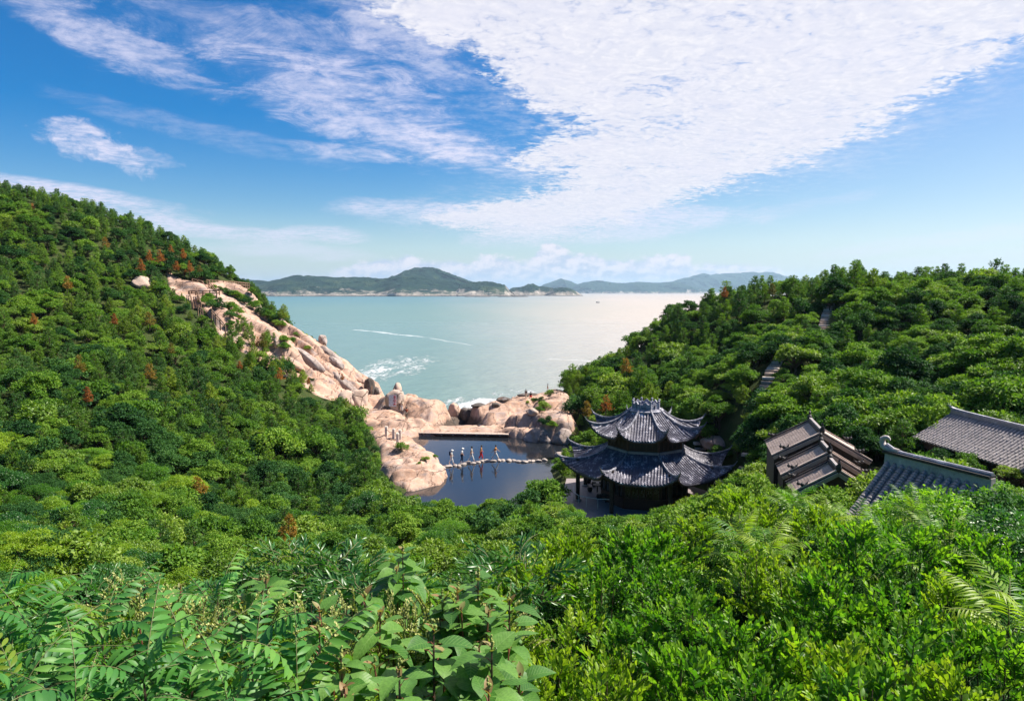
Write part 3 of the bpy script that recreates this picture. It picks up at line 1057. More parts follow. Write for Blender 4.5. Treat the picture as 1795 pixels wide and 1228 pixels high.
# ================================================================== WATER
S = 45000.0
me = np_mesh('sea', [(-S, -S, -5), (S, -S, -5), (S, S, -5), (-S, S, -5)], 4, [0, 1, 2, 3])
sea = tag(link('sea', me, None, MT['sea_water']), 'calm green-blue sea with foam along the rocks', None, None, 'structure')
xs_ = [p[0] for p in POND]
ys_ = [p[1] for p in POND]
me = np_mesh('pond_water', [(min(xs_) - 1, min(ys_) - 1, 0), (max(xs_) + 1, min(ys_) - 1, 0), (max(xs_) + 1, 96.2, 0), (min(xs_) - 1, 96.2, 0)], 4, [0, 1, 2, 3])
tag(link('pond_water', me, None, MT['pond_water']), 'still dark blue water of the dammed rock pool', None, None, 'structure')

# ================================================================== FAR ISLANDS
def island(name, label, prof, Y, thick, seed, rough=.20, vbase=513.5):
    """a hill range: skyline profile in pixels at its own distance, with real depth and cliffs"""
    us = np.array([p[0] for p in prof], float)
    vs_ = np.array([p[1] for p in prof], float)
    n, mm = 420, 60
    U = np.linspace(us[0], us[-1], n)
    Vv = np.interp(U, us, vs_)
    x = (U - CX) / F * Y / math.cos(TH)
    hh = (vbase - Vv) / F * Y * 1.02
    t = np.linspace(-1, 1, mm)
    X, T = np.meshgrid(x, t)
    Hh = np.tile(hh, (mm, 1))
    Yy = Y + T * thick * (0.35 + 0.65 * Hh / hh.max()) + (fbm(X / 300, T * 2 + 5, 4, seed) - .5) * thick * .5
    Hh = Hh * (1 + .10 * (fbm(X / (thick * .10), T * 1.5, 4, seed + 21) - .5)) + (fbm(X / (thick * .04), T * 4, 3, seed + 31) - .5) * hh.max() * .05
    shape = np.clip(1 - np.abs(T) ** 1.7, 0, 1)
    rid = fbm(X / (thick * .25), T * 3, 5, seed + 3)
    Z = Hh * shape * (1 - rough * 2 * (1 - shape) * (1 - rid)) + (rid - .5) * Hh.max() * rough * np.clip(shape * 3, 0, 1) * np.clip(1 - shape + .25, 0, 1)
    # steep sea cliff on the near side
    cl = np.clip((T + 1) / .16, 0, 1)
    Z = np.maximum(Z, np.where(T < 0, Hh * .20 * cl * (0.6 + .9 * fbm(X / (thick * .2), T * 0 + 2, 4, seed + 9)), 0) * (np.abs(T) < 1))
    Z = np.where(np.abs(T) >= 1, -12, Z - 6)
    o = link(name, grid_mesh(name, X, Yy, Z), None, MT['island'])
    tag(o, label, None, None, 'structure')
    return o


island('island_hill', 'long dark green island with pale sea cliffs across the bay',
       [(330, 500), (380, 488), (430, 484), (470, 488), (500, 482), (530, 477.5), (560, 480), (600, 482), (640, 482), (680, 484), (700, 480), (730, 478), (780, 486), (830, 493), (870, 500), (885, 512)], 4300, 520, 3)
island('island_hill', 'rounded summit rising behind the long green island',
       [(640, 500), (690, 481), (715, 471), (735, 467), (755, 466.5), (775, 470), (800, 480), (822, 488), (850, 497), (880, 508)], 5100, 560, 13, .07)
island('island_hill', 'blunt wooded headland at the right of the long island',
       [(790, 510), (808, 494), (830, 489), (850, 488), (870, 490), (885, 494), (893, 503), (903, 512)], 4100, 300, 23)
island('island_hill', 'low wooded islet just beyond the headland',
       [(885, 509), (897, 500), (915, 498), (925, 493), (935, 493), (945, 498), (955, 498), (968, 500), (978, 510)], 4700, 280, 33)
island('island_hill', 'small domed islet at the tip of the island chain',
       [(955, 511), (968, 501), (985, 498.5), (1000, 501), (1010, 506), (1020, 513)], 4500, 220, 43)
island('island_hill', 'pale blue pointed peak far behind the islets',
       [(930, 508), (955, 496), (970, 491), (983, 486), (995, 490), (1010, 496), (1035, 508)], 13000, 1500, 53, .05, 511.5)
island('island_hill', 'pale blue low range far across the water',
       [(990, 509), (1010, 496), (1035, 490), (1060, 491), (1090, 494), (1120, 492), (1150, 493), (1180, 492), (1210, 500), (1240, 509)], 12000, 1500, 63, .05, 511.5)
island('island_hill', 'faint blue mountain behind the right hillside',
       [(1120, 509), (1165, 498), (1195, 485), (1225, 478), (1240, 480), (1265, 478), (1300, 477), (1335, 476), (1365, 483), (1420, 494), (1500, 506)], 14500, 1900, 73, .05, 511.5)
mb = MB()
for u, w_, h_ in [(824, 30, 3), (838, 24, 5), (885, 40, 5), (903, 34, 6), (917, 30, 3), (895, 60, 2.5), (850, 30, 3)]:
    p = P(u, 516.5, 3500)
    mb.ball((p[0], 3500, -6), 1, 10, 6, (w_, 16, h_ + 3))
tag(mb.build('reef_rock', MT['granite_dark'], None, True), 'low black reef awash in front of the island', 'reef')

# ================================================================== HAZE
hb = bpy.data.meshes.new('haze')
b_ = MB().box((0, 9000, 150), (52000, 60000, 2 * 170.0 + 180))
b_.v = [(x_, y_, -31.0 if z_ < 100 else 470.0) for x_, y_, z_ in b_.v]
hz = bpy.data.materials.new('haze')
hz.use_nodes = True
hz.node_tree.nodes.clear()
vo = hz.node_tree.nodes.new('ShaderNodeVolumePrincipled')
vo.inputs['Color'].default_value = (.52, .76, 1.0, 1)
vo.inputs['Density'].default_value = 5.0e-5
vo.inputs['Anisotropy'].default_value = 0.25
oo = hz.node_tree.nodes.new('ShaderNodeOutputMaterial')
hz.node_tree.links.new(vo.outputs[0], oo.inputs['Volume'])
tag(b_.build('haze', hz), 'thin pale sea haze filling the bay air', None, None, 'stuff')

# ================================================================== PAVILION (two-storey octagonal)
PC = np.array([12.3, 62.0])
PHI = -0.25
FZ = 1.0


def oct_pts(r, z=None, phi=PHI, c=PC):
    """corner radius r; corner 0 faces front-left"""
    o = []
    for k in range(8):
        a = phi + rad(-112.5 + 45 * k)
        o.append((c[0] + r * math.cos(a), c[1] + r * math.sin(a)) if z is None else (c[0] + r * math.cos(a), c[1] + r * math.sin(a), z))
    return o


T8 = math.tan(PI / 8)


def roof_surface(a0, a1, z0, z1, lift, ext):
    """point on one facet whose eave faces -Y; s in -1..1 across, t 0..1 from top to eave"""
    def f(s, t):
        e = abs(s) ** 4 * t ** 2.5
        a = a0 + (a1 - a0) * t
        w = a * T8
        z = z0 + (z1 - z0) * (1 - (1 - t) ** 1.45) + lift * e
        k = 1 + ext * e
        return Vector((s * w * k, -a * k, z))
    return f


def facet_mesh(name, f, a0, a1, nrow, mats):
    """pan-tile sheet with rounded cover-tile rows standing on it, each row stepped tile by tile"""
    mb = MB()
    ns, nt = 24, 16
    vs, fs = [], []
    for off in (0, -.10):
        for j in range(nt + 1):
            for i in range(ns + 1):
                p = f(-1 + 2 * i / ns, j / nt)
                vs.append(p + Vector((0, 0, off)))
    st = (ns + 1) * (nt + 1)
    for j in range(nt):
        for i in range(ns):
            a = j * (ns + 1) + i
            fs.append((a, a + ns + 1, a + ns + 2, a + 1))
            fs.append((st + a, st + a + 1, st + a + ns + 2, st + a + ns + 1))
    for i in range(ns):
        a = nt * (ns + 1) + i
        fs.append((a, st + a, st + a + 1, a + 1))
    mb.add(vs, fs)
    w1 = a1 * T8
    for k in range(nrow):
        xk = -w1 + (k + .5) * 2 * w1 / nrow
        # row starts where the facet is wide enough
        tmin = max(0.0, (abs(xk) / T8 - a0) / (a1 - a0) + .02)
        if tmin > .96:
            continue
        L = (a1 - a0) * (1 - tmin)
        n = max(2, int(L / .27))
        rv, rf = [], []
        for j in range(n):
            for half in (0, 1):
                t = tmin + (1 - tmin) * (j + half * .96) / n
                aw = (a0 + (a1 - a0) * t) * T8
                s = max(-1, min(1, xk / aw))
                c = f(s, t)
                rr_ = .072 if half == 0 else .088
                for m_ in range(5):
                    th = PI * m_ / 4
                    rv.append(c + Vector((math.cos(th) * rr_, 0, math.sin(th) * rr_ * 1.15 + .01)))
        for j in range(2 * n - 1):
            for m_ in range(4):
                a = j * 5 + m_
                rf.append((a, a + 5, a + 6, a + 1))
        rf.append(tuple((2 * n - 1) * 5 + m_ for m_ in range(5)))
        mb.add(rv, rf)
    return mb.mesh(name, mats)


def hip_mesh(name, f, w, h, tipl, tiph, mat):
    """ridge running down the hip to a tip that curls up"""
    pts = [f(1, t / 12) + Vector((0, 0, h * .5)) for t in range(13)]
    d = (pts[-1] - pts[-3]).normalized()
    dh = Vector((d.x, d.y, 0)).normalized()
    p = pts[-1]
    for k in range(1, 6):
        q = k / 5
        pts.append(p + dh * tipl * q + Vector((0, 0, tiph * q ** 1.6 + (d.z / max(.2, Vector((d.x, d.y, 0)).length)) * tipl * q)))
    mb = MB()
    vs, fs = [], []
    n = len(pts)
    side = Vector((-dh.y, dh.x, 0))
    for i, p in enumerate(pts):
        q = max(0, (i - 12) / (n - 13))
        ww, hh_ = w * (1 - .8 * q), h * (1 - .75 * q)
        for sx_, sz_ in ((-.5, -.5), (.5, -.5), (.55, .2), (.28, .5), (-.28, .5), (-.55, .2)):
            vs.append(p + side * ww * sx_ + Vector((0, 0, hh_ * sz_)))
    for i in range(n - 1):
        for m_ in range(6):
            m2 = (m_ + 1) % 6
            fs.append((i * 6 + m_, i * 6 + m2, i * 6 + 6 + m2, i * 6 + 6 + m_))
    fs.append(tuple(range(6)))
    fs.append(tuple((n - 1) * 6 + m_ for m_ in reversed(range(6))))
    mb.add(vs, fs)
    return mb.mesh(name, mat)


pav = empty('pavilion', (PC[0], PC[1], 0), PHI)
tag(pav, 'two-storey octagonal pavilion with dark grey tiled roofs and upturned corner tips beside the pool', 'pavilion')
loc_oct = lambda r, k, z: (r * math.cos(rad(-112.5 + 45 * k)), r * math.sin(rad(-112.5 + 45 * k)), z)
for a0, a1, z0, z1, lift, ext, nrow, nm in ((3.15, 6.8, 5.85, 4.05, 1.05, .10, 22, 'lower_roof'), (1.35, 4.5, 9.2, 7.2, .95, .10, 15, 'upper_roof')):
    f = roof_surface(a0, a1, z0, z1, lift, ext)
    rf_ = empty(nm)
    rf_.parent = pav
    fm = facet_mesh('roof_slope', f, a0, a1, nrow, MT['tile_dark'])
    hm = hip_mesh('hip_ridge', f, .17, .22, .42, .40, MT['tile_ridge'])
    em = MB()
    for i in range(16):
        a_, b_2 = f(-1 + i / 8, .985), f(-1 + (i + 1) / 8, .985)
        em.beam(a_ + Vector((0, .05, -.17)), b_2 + Vector((0, .05, -.17)), .08, .16)
    em = em.mesh('eave_board', MT['wood_brown'])
    for k in range(8):
        for me_, nn_ in ((fm, 'roof_slope'), (hm, 'hip_ridge'), (em, 'eave_board')):
            o = link(nn_, me_, rf_)
            o.rotation_euler = (0, 0, rad(45 * k))
# crown: ring of lime-white scalloped plaques with posts
cr = empty('roof_crown', (0, 0, -.17))
cr.parent = pav
mb = MB()
mb.lathe([(1.55, 9.22), (1.60, 9.42), (1.42, 9.50), (1.42, 9.56), (1.30, 9.58)], 16)
mb.build('crown_base', MT['tile_lime'], cr)
mb = MB()
for k in range(8):
    a, b = Vector(loc_oct(1.22, k, 0)), Vector(loc_oct(1.22, k + 1, 0))
    d = b - a
    nrm_ = Vector((d.y, -d.x, 0)).normalized()
    n = 9
    prof_ = [.42 + .22 * math.sin(PI * i / (n - 1)) + .08 * math.cos(4 * PI * i / (n - 1)) for i in range(n)]
    pv = []
    for i in range(n):
        q = a + d * i / (n - 1)
        for s_ in (-.05, .05):
            pv += [q + nrm_ * s_ + Vector((0, 0, 9.55)), q + nrm_ * s_ + Vector((0, 0, 9.55 + prof_[i]))]
    pf = []
    for i in range(n - 1):
        c_ = i * 4
        pf += [(c_, c_ + 4, c_ + 5, c_ + 1), (c_ + 2, c_ + 3, c_ + 7, c_ + 6), (c_ + 1, c_ + 5, c_ + 7, c_ + 3)]
    one = MB().add(pv, pf)
    o = one.build('crown_plaque', MT['tile_lime'], cr)
    p_ = MB().tube([loc_oct(1.25, k, 9.5), loc_oct(1.25, k, 10.2)], .085, 6)
    p_.ball(loc_oct(1.25, k, 10.27), .12, 7, 5)
    p_.build('crown_post', MT['tile_lime'], cr)
    v_ = MB().beam(a * .5 + b * .5 + Vector((0, 0, 9.6)) + nrm_ * .07, a * .5 + b * .5 + Vector((0, 0, 9.98)) + nrm_ * .07, .16, .05, (1, 0, 0))
    v_.build('crown_relief', MT['tile_dark'], cr)
MB().lathe([(1.2, 9.5), (1.1, 9.7), (.5, 9.85), (.12, 9.95), (.1, 10.1)], 12).build('crown_cap', MT['tile_dark'], cr)
# drum between the roofs
dr = empty('upper_storey')
dr.parent = pav
for k in range(8):
    a, b = Vector(loc_oct(3.42, k, 0)), Vector(loc_oct(3.42, k + 1, 0))
    d = (b - a)
    nrm_ = Vector((d.y, -d.x, 0)).normalized()
    w_ = MB().beam(a + Vector((0, 0, 6.55)), b + Vector((0, 0, 6.55)), .10, 1.7)
    w_.build('wall_panel', MT['wood_dark'], dr)
    MB().tube([loc_oct(3.46, k, 5.6), loc_oct(3.46, k, 7.6)], .12, 7).build('corner_post', MT['wood_brown'], dr)
    MB().beam(a * 1.03 + Vector((0, 0, 5.93)), b * 1.03 + Vector((0, 0, 5.93)), .20, .22).build('roof_curb', MT['tile_grey'], dr)
    fr = MB()
    for q in (.2, .4, .6, .8):
        fr.beam(a + d * q + nrm_ * .08 + Vector((0, 0, 6.1)), a + d * q + nrm_ * .08 + Vector((0, 0, 7.2)), .05, .05, (1, 0, 0))
    fr.beam(a + d * .06 + nrm_ * .08 + Vector((0, 0, 6.18)), b - d * .06 + nrm_ * .08 + Vector((0, 0, 6.18)), .05, .08)
    fr.beam(a + d * .06 + nrm_ * .08 + Vector((0, 0, 6.95)), b - d * .06 + nrm_ * .08 + Vector((0, 0, 6.95)), .05, .06)
    fr.build('window_lattice', MT['wood_brown'], dr)
# ground storey
gs = empty('ground_storey')
gs.parent = pav
for k in range(8):
    MB().tube([loc_oct(6.35, k, FZ + .12), loc_oct(6.35, k, 4.9)], .19, 10).build('column', MT['wood_dark'], gs)
    MB().lathe([(.32, 0), (.34, .08), (.24, .16)], 10, loc_oct(6.35, k, FZ)).build('column_base', MT['stone_slab'], gs)
    a, b = Vector(loc_oct(6.35, k, 0)), Vector(loc_oct(6.35, k + 1, 0))
    MB().beam(a + Vector((0, 0, 4.05)), b + Vector((0, 0, 4.05)), .16, .34).build('beam', MT['wood_dark'], gs)
    a, b = Vector(loc_oct(4.1, k, 0)), Vector(loc_oct(4.1, k + 1, 0))
    d = b - a
    nrm_ = Vector((d.y, -d.x, 0)).normalized()
    w_ = MB().beam(a + Vector((0, 0, FZ + .45)), b + Vector((0, 0, FZ + .45)), .10, .9)
    w_.build('wall_panel', MT['wood_red'], gs)
    g_ = MB().beam(a + Vector((0, 0, FZ + 2.5)), b + Vector((0, 0, FZ + 2.5)), .04, 3.2).build('window_pane', MT['window_dark'], gs)
    fr = MB()
    for q in (0.02, .2, .4, .6, .8, .98):
        fr.beam(a + d * q + nrm_ * .06 + Vector((0, 0, FZ + .9)), a + d * q + nrm_ * .06 + Vector((0, 0, FZ + 4.0)), .08, .07, (1, 0, 0))
    for h_ in (.95, 2.9, 3.9):
        fr.beam(a + nrm_ * .06 + Vector((0, 0, FZ + h_)), b + nrm_ * .06 + Vector((0, 0, FZ + h_)), .07, .08)
    fr.build('window_frame', MT['wood_red'], gs)
# terrace floor
loc_poly = [loc_oct(7.1, k, 0)[:2] for k in range(8)]
MB().prism(loc_poly, -.6, FZ).build('terrace_floor', MT['floor_stone'], pav)
ext_ = MB()
inv = lambda p: ((p[0] - PC[0]) * math.cos(-PHI) - (p[1] - PC[1]) * math.sin(-PHI), (p[0] - PC[0]) * math.sin(-PHI) + (p[1] - PC[1]) * math.cos(-PHI))
tp = [inv(Pz(u, v, FZ)) for u, v in ((993, 838), (985, 872), (1000, 905), (1050, 918), (1120, 915), (1120, 860), (1060, 838))]
ext_.prism(list(reversed(tp)), -.8, FZ - .006)
ext_.build('terrace_apron', MT['floor_stone'], pav)
# curved white handrail at the terrace edge
rp = [Vector((*inv(Pz(u, v, FZ + .9)), FZ + .9)) for u, v in ((1006, 852), (1006, 862), (1014, 868), (1028, 871), (1048, 874), (1072, 875))]
MB().tube(rp, .035, 6).build('handrail', MT['rail_white'], pav, True)
for p in rp:
    MB().tube([(p.x, p.y, FZ), tuple(p)], .025, 5).build('rail_post', MT['rail_white'], pav)


# stools and small tables on the terrace
def table(u, v):
    p = Pz(u, v, FZ)
    t = empty('tea_table', (p[0], p[1], FZ))
    MB().lathe([(.42, .68), (.44, .72), (.42, .75)], 12).build('tabletop', MT['chair_dark'], t)
    MB().tube([(0, 0, 0), (0, 0, .68)], .07, 6).build('leg', MT['chair_dark'], t)
    return t


def stool(u, v):
    p = Pz(u, v, FZ)
    t = empty('stool', (p[0], p[1], FZ))
    MB().lathe([(.16, .02), (.25, .2), (.25, .3), (.19, .46), (.2, .48)], 10).build('seat', MT['chair_dark'], t)
    MB().lathe([(.2, 0), (.21, .03)], 10).build('base', MT['wood_red'], t)
    return t


tag(table(1047, 862), 'small dark round tea table on the pavilion terrace', 'table', 'terrace tables')
tag(table(1062, 880), 'second dark tea table deeper under the pavilion eave', 'table', 'terrace tables')
for u, v, w_ in ((1034, 861, 'nearest the handrail'), (1041, 852, 'on the pool side of the tea table'), (1054, 852, 'behind the tea table'), (1058, 867, 'between the two tea tables'), (1050, 874, 'in front of the second tea table'), (1032, 846, 'alone by the left column of the pavilion')):
    tag(stool(u, v), 'dark drum stool %s' % w_, 'stool', 'terrace stools')


# ================================================================== TILED ROOFS AT THE RIGHT
def tiled_plane(name_prefix, parent, A, B, C, Dd, nrow, rr_, mat, tile_len, sag=.12, per_row=True):
    """A-B ridge edge, D-C eave edge (A above D); rows of cover tiles as parts on a pan sheet"""
    A, B, C, Dd = [Vector(q) for q in (A, B, C, Dd)]
    nrm_ = (B - A).cross(Dd - A).normalized()
    if nrm_.z < 0:
        nrm_ = -nrm_

    def f(s, t):
        p = (A * (1 - s) + B * s) * (1 - t) + (Dd * (1 - s) + C * s) * t
        return p - nrm_ * sag * 4 * t * (1 - t) * .5
    mb = MB()
    ns, nt = 2, 8
    vs, fs = [], []
    for off in (0, -.12):
        for j in range(nt + 1):
            for i in range(ns + 1):
                vs.append(f(i / ns, j / nt) + nrm_ * off)
    st = (ns + 1) * (nt + 1)
    for j in range(nt):
        for i in range(ns):
            a = j * (ns + 1) + i
            fs += [(a, a + ns + 1, a + ns + 2, a + 1), (st + a, st + a + 1, st + a + ns + 2, st + a + ns + 1)]
    for j in range(nt):
        for i in (0, ns):
            a = j * (ns + 1) + i
            fs.append((a, a + ns + 1, st + a + ns + 1, st + a))
    for i in range(ns):
        a = nt * (ns + 1) + i
        fs.append((a, st + a, st + a + 1, a + 1))
    mb.add(vs, fs)
    mb.build('pan_sheet', mat, parent)
    Ls = (Dd - A).length
    n = max(3, int(Ls / tile_len))
    ex = (B - A).normalized()
    allr = MB()
    for k in range(nrow):
        s = (k + .5) / nrow
        rv, rf = [], []
        rb = R.uniform(.94, 1.06)
        for j in range(n):
            jr = R.uniform(.93, 1.07) * rb
            for half in (0, 1):
                c = f(s + R.uniform(-.0008, .0008), (j + half * .97) / n)
                rj = rr_ * (.84 if half == 0 else 1.05) * jr
                for m_ in range(6):
                    th = PI * m_ / 5
                    rv.append(c + ex * math.cos(th) * rj + nrm_ * (math.sin(th) * rj * 1.05 + .005))
        for j in range(2 * n - 1):
            for m_ in range(5):
                a = j * 6 + m_
                rf.append((a, a + 6, a + 7, a + 1))
        rf.append(tuple((2 * n - 1) * 6 + m_ for m_ in range(6)))
        if per_row:
            MB().add(rv, rf).build('tile_row', mat, parent)
        else:
            allr.add(rv, rf)
    if not per_row:
        allr.build('tile_rows', mat, parent)
    return f, nrm_


# -- long hall roof at the right edge
hall = empty('long_hall')
tag(hall, 'long low hall with grey tiled roof at the right edge above the near ridge', 'building')
A = Vector(P(1668, 722, 45)); dr_ = Vector((.09, -1, 0)).normalized()
zr = A.z
B = A + dr_ * 21
sl = Vector((-1, -.09, 0)).normalized()
run, fall = 2.75, 1.62
Dd = A + sl * run - Vector((0, 0, fall)) ; C = B + sl * run - Vector((0, 0, fall))
tiled_plane('w', hall, A, B, C, Dd, 78, .075, MT['tile_grey'], .24)
A2, B2 = A - sl * run - Vector((0, 0, fall)), B - sl * run - Vector((0, 0, fall))
tiled_plane('e', hall, B, A, A2, B2, 78, .075, MT['tile_grey'], .5, per_row=False)
rg = MB()
pts = [A - dr_ * .35 + Vector((0, 0, .52)), A - dr_ * .15 + Vector((0, 0, .33)), A + dr_ * .3 + Vector((0, 0, .24)), A + dr_ * 1.2 + Vector((0, 0, .2)), A + dr_ * 4 + Vector((0, 0, .17)), B + Vector((0, 0, .17))]
for i in range(len(pts) - 1):
    rg.beam(pts[i], pts[i + 1], .18 - (.1 if i == 0 else 0), .14 + .02 * (i > 1))
rg.build('ridge_cap', MT['tile_lime'], hall)
rg2 = MB().beam(A + dr_ * .1 + Vector((0, 0, .08)), B + Vector((0, 0, .08)), .30, .22)
rg2.build('ridge_base', MT['tile_grey'], hall)
ww_ = MB()
ix = .38
for sgn in (1, -1):
    p0, p1 = A + sl * sgn * (run - ix), B + sl * sgn * (run - ix)
    ww_.beam(Vector((p0.x, p0.y, zr - fall - 1.35)), Vector((p1.x, p1.y, zr - fall - 1.35)), .15, 2.9)
ww_.add([A + sl * (run - ix) + dr_ * .3 + Vector((0, 0, -fall - 2.8)), A - sl * (run - ix) + dr_ * .3 + Vector((0, 0, -fall - 2.8)), A - sl * (run - ix) + dr_ * .3 + Vector((0, 0, -fall + .1)), A + dr_ * .3 + Vector((0, 0, -.15)), A + sl * (run - ix) + dr_ * .3 + Vector((0, 0, -fall + .1))], [(0, 1, 2, 3, 4)])
ww_.build('wall', MT['wood_brown'], hall)
for k in range(52):
    p = A + dr_ * (.3 + k * .40) + sl * (run - .02) + Vector((0, 0, -fall - .09))
    MB().beam(p, p - sl * .4 + Vector((0, 0, .22)), .07, .09).build('rafter_end', MT['wood_brown'], hall)
for k in range(12):
    p = A + dr_ * (1.0 + k * 1.75) + sl * (run - ix + .09) + Vector((0, 0, -fall - 1.1))
    MB().beam(p - dr_ * .5, p + dr_ * .5, .05, 1.1).build('window', MT['window_dark'], hall)

# -- near roof with the curling ridge end
nr_ = empty('near_hall')
tag(nr_, 'near hall roof with grey tile rows, pale plaster ridge and a curled ridge end', 'building')
A = Vector(P(1553, 806, 25)); dr_ = Vector((.40, -.917, 0)).normalized()
zr = A.z
B = A + dr_ * 3.8
sl = Vector((-.917, -.40, 0)).normalized()
run, fall = 2.9, 2.55
Dd = A + sl * run - Vector((0, 0, fall)); C = B + sl * run - Vector((0, 0, fall))
tiled_plane('w', nr_, A + dr_ * .02, B, C, Dd, 13, .115, MT['tile_grey'], .115, .10)
A2, B2 = A - sl * run - Vector((0, 0, fall)), B - sl * run - Vector((0, 0, fall))
tiled_plane('e', nr_, B, A, A2, B2, 13, .115, MT['tile_grey'], .3, .1, per_row=False)
mb = MB()
vs, fs = [], []
nseg = 16
for i in range(nseg + 1):
    q = i / nseg
    p = A + (B - A) * q + dr_ * .03
    hi = .27 + .06 * (1 - q) ** 4
    for sgn in (-1, 1):
        vs += [p + sl * sgn * .13 + Vector((0, 0, -.12)), p + sl * sgn * .11 + Vector((0, 0, hi))]
for i in range(nseg):
    a = i * 4
    fs += [(a, a + 4, a + 5, a + 1), (a + 2, a + 3, a + 7, a + 6), (a + 1, a + 5, a + 7, a + 3)]
fs += [(0, 1, 3, 2), (nseg * 4, nseg * 4 + 2, nseg * 4 + 3, nseg * 4 + 1)]
mb.add(vs, fs)
mb.build('ridge_wall', MT['plaster'], nr_)
MB().beam(A - dr_ * .05 + Vector((0, 0, .34)), B + Vector((0, 0, .30)), .36, .09).build('ridge_course', MT['ridge_black'], nr_)
cp = []
for i in range(30):
    q = i / 29
    cp.append(A + (B - A) * q + Vector((0, 0, .38 + .20 * max(0, 1 - q * 5) ** 2)))
MB().tube(cp, .085, 8).build('ridge_cap', MT['tile_lime'], nr_)
cu = []
for i in range(15):
    th = -PI * .50 - i / 14 * PI * 1.18
    r_ = .36 * (1 - .18 * i / 14)
    cu.append(A - dr_ * (.02) + Vector((0, 0, .62 + .36)) + (-dr_) * (-math.cos(th) * r_ * -1) * 1.0 * -1 + Vector((0, 0, math.sin(th) * r_)))
# the curl: leaves the ridge, swings out over the gable and hooks back
cu = []
for (a_, h_) in ((.55, .50), (.25, .50), (.0, .53), (-.15, .62), (-.21, .75), (-.18, .89), (-.08, .98), (.03, 1.0), (.11, .96), (.14, .90)):
    cu.append(A + dr_ * a_ * .95 + Vector((0, 0, h_ * .86)))
MB().tube(cu, [.09, .11, .13, .13, .12, .11, .09, .07, .045, .02], 8).build('ridge_curl', MT['plaster'], nr_, True)
gb = MB()
o_ = A + dr_ * .12
gb.add([o_ + sl * run * .93 + Vector((0, 0, -fall * .93 - .2)), o_ + Vector((0, 0, -.15)), o_ - sl * run * .93 + Vector((0, 0, -fall * .93 - .2)), o_ - sl * run * .93 + Vector((0, 0, -fall - 2.4)), o_ + sl * run * .93 + Vector((0, 0, -fall - 2.4))], [(0, 1, 2, 3, 4)])
for sgn in (1, -1):
    p0, p1 = A + sl * sgn * (run * .9), B + sl * sgn * (run * .9)
    gb.beam(Vector((p0.x, p0.y, zr - fall - 1.2)), Vector((p1.x, p1.y, zr - fall - 1.2)), .15, 2.4)
gb.build('wall', MT['plaster'], nr_)

# -- stepped triple-roof gate house
gh = empty('stepped_gatehouse')
tag(gh, 'small gatehouse of three stepped gable roofs between the pavilion and the near hall', 'building')
GY = 41.0
A1 = Vector(P(1441, 763, GY))
dback = Vector((.25, .97, 0)).normalized()
sideL = Vector((-.97, .25, 0)).normalized()


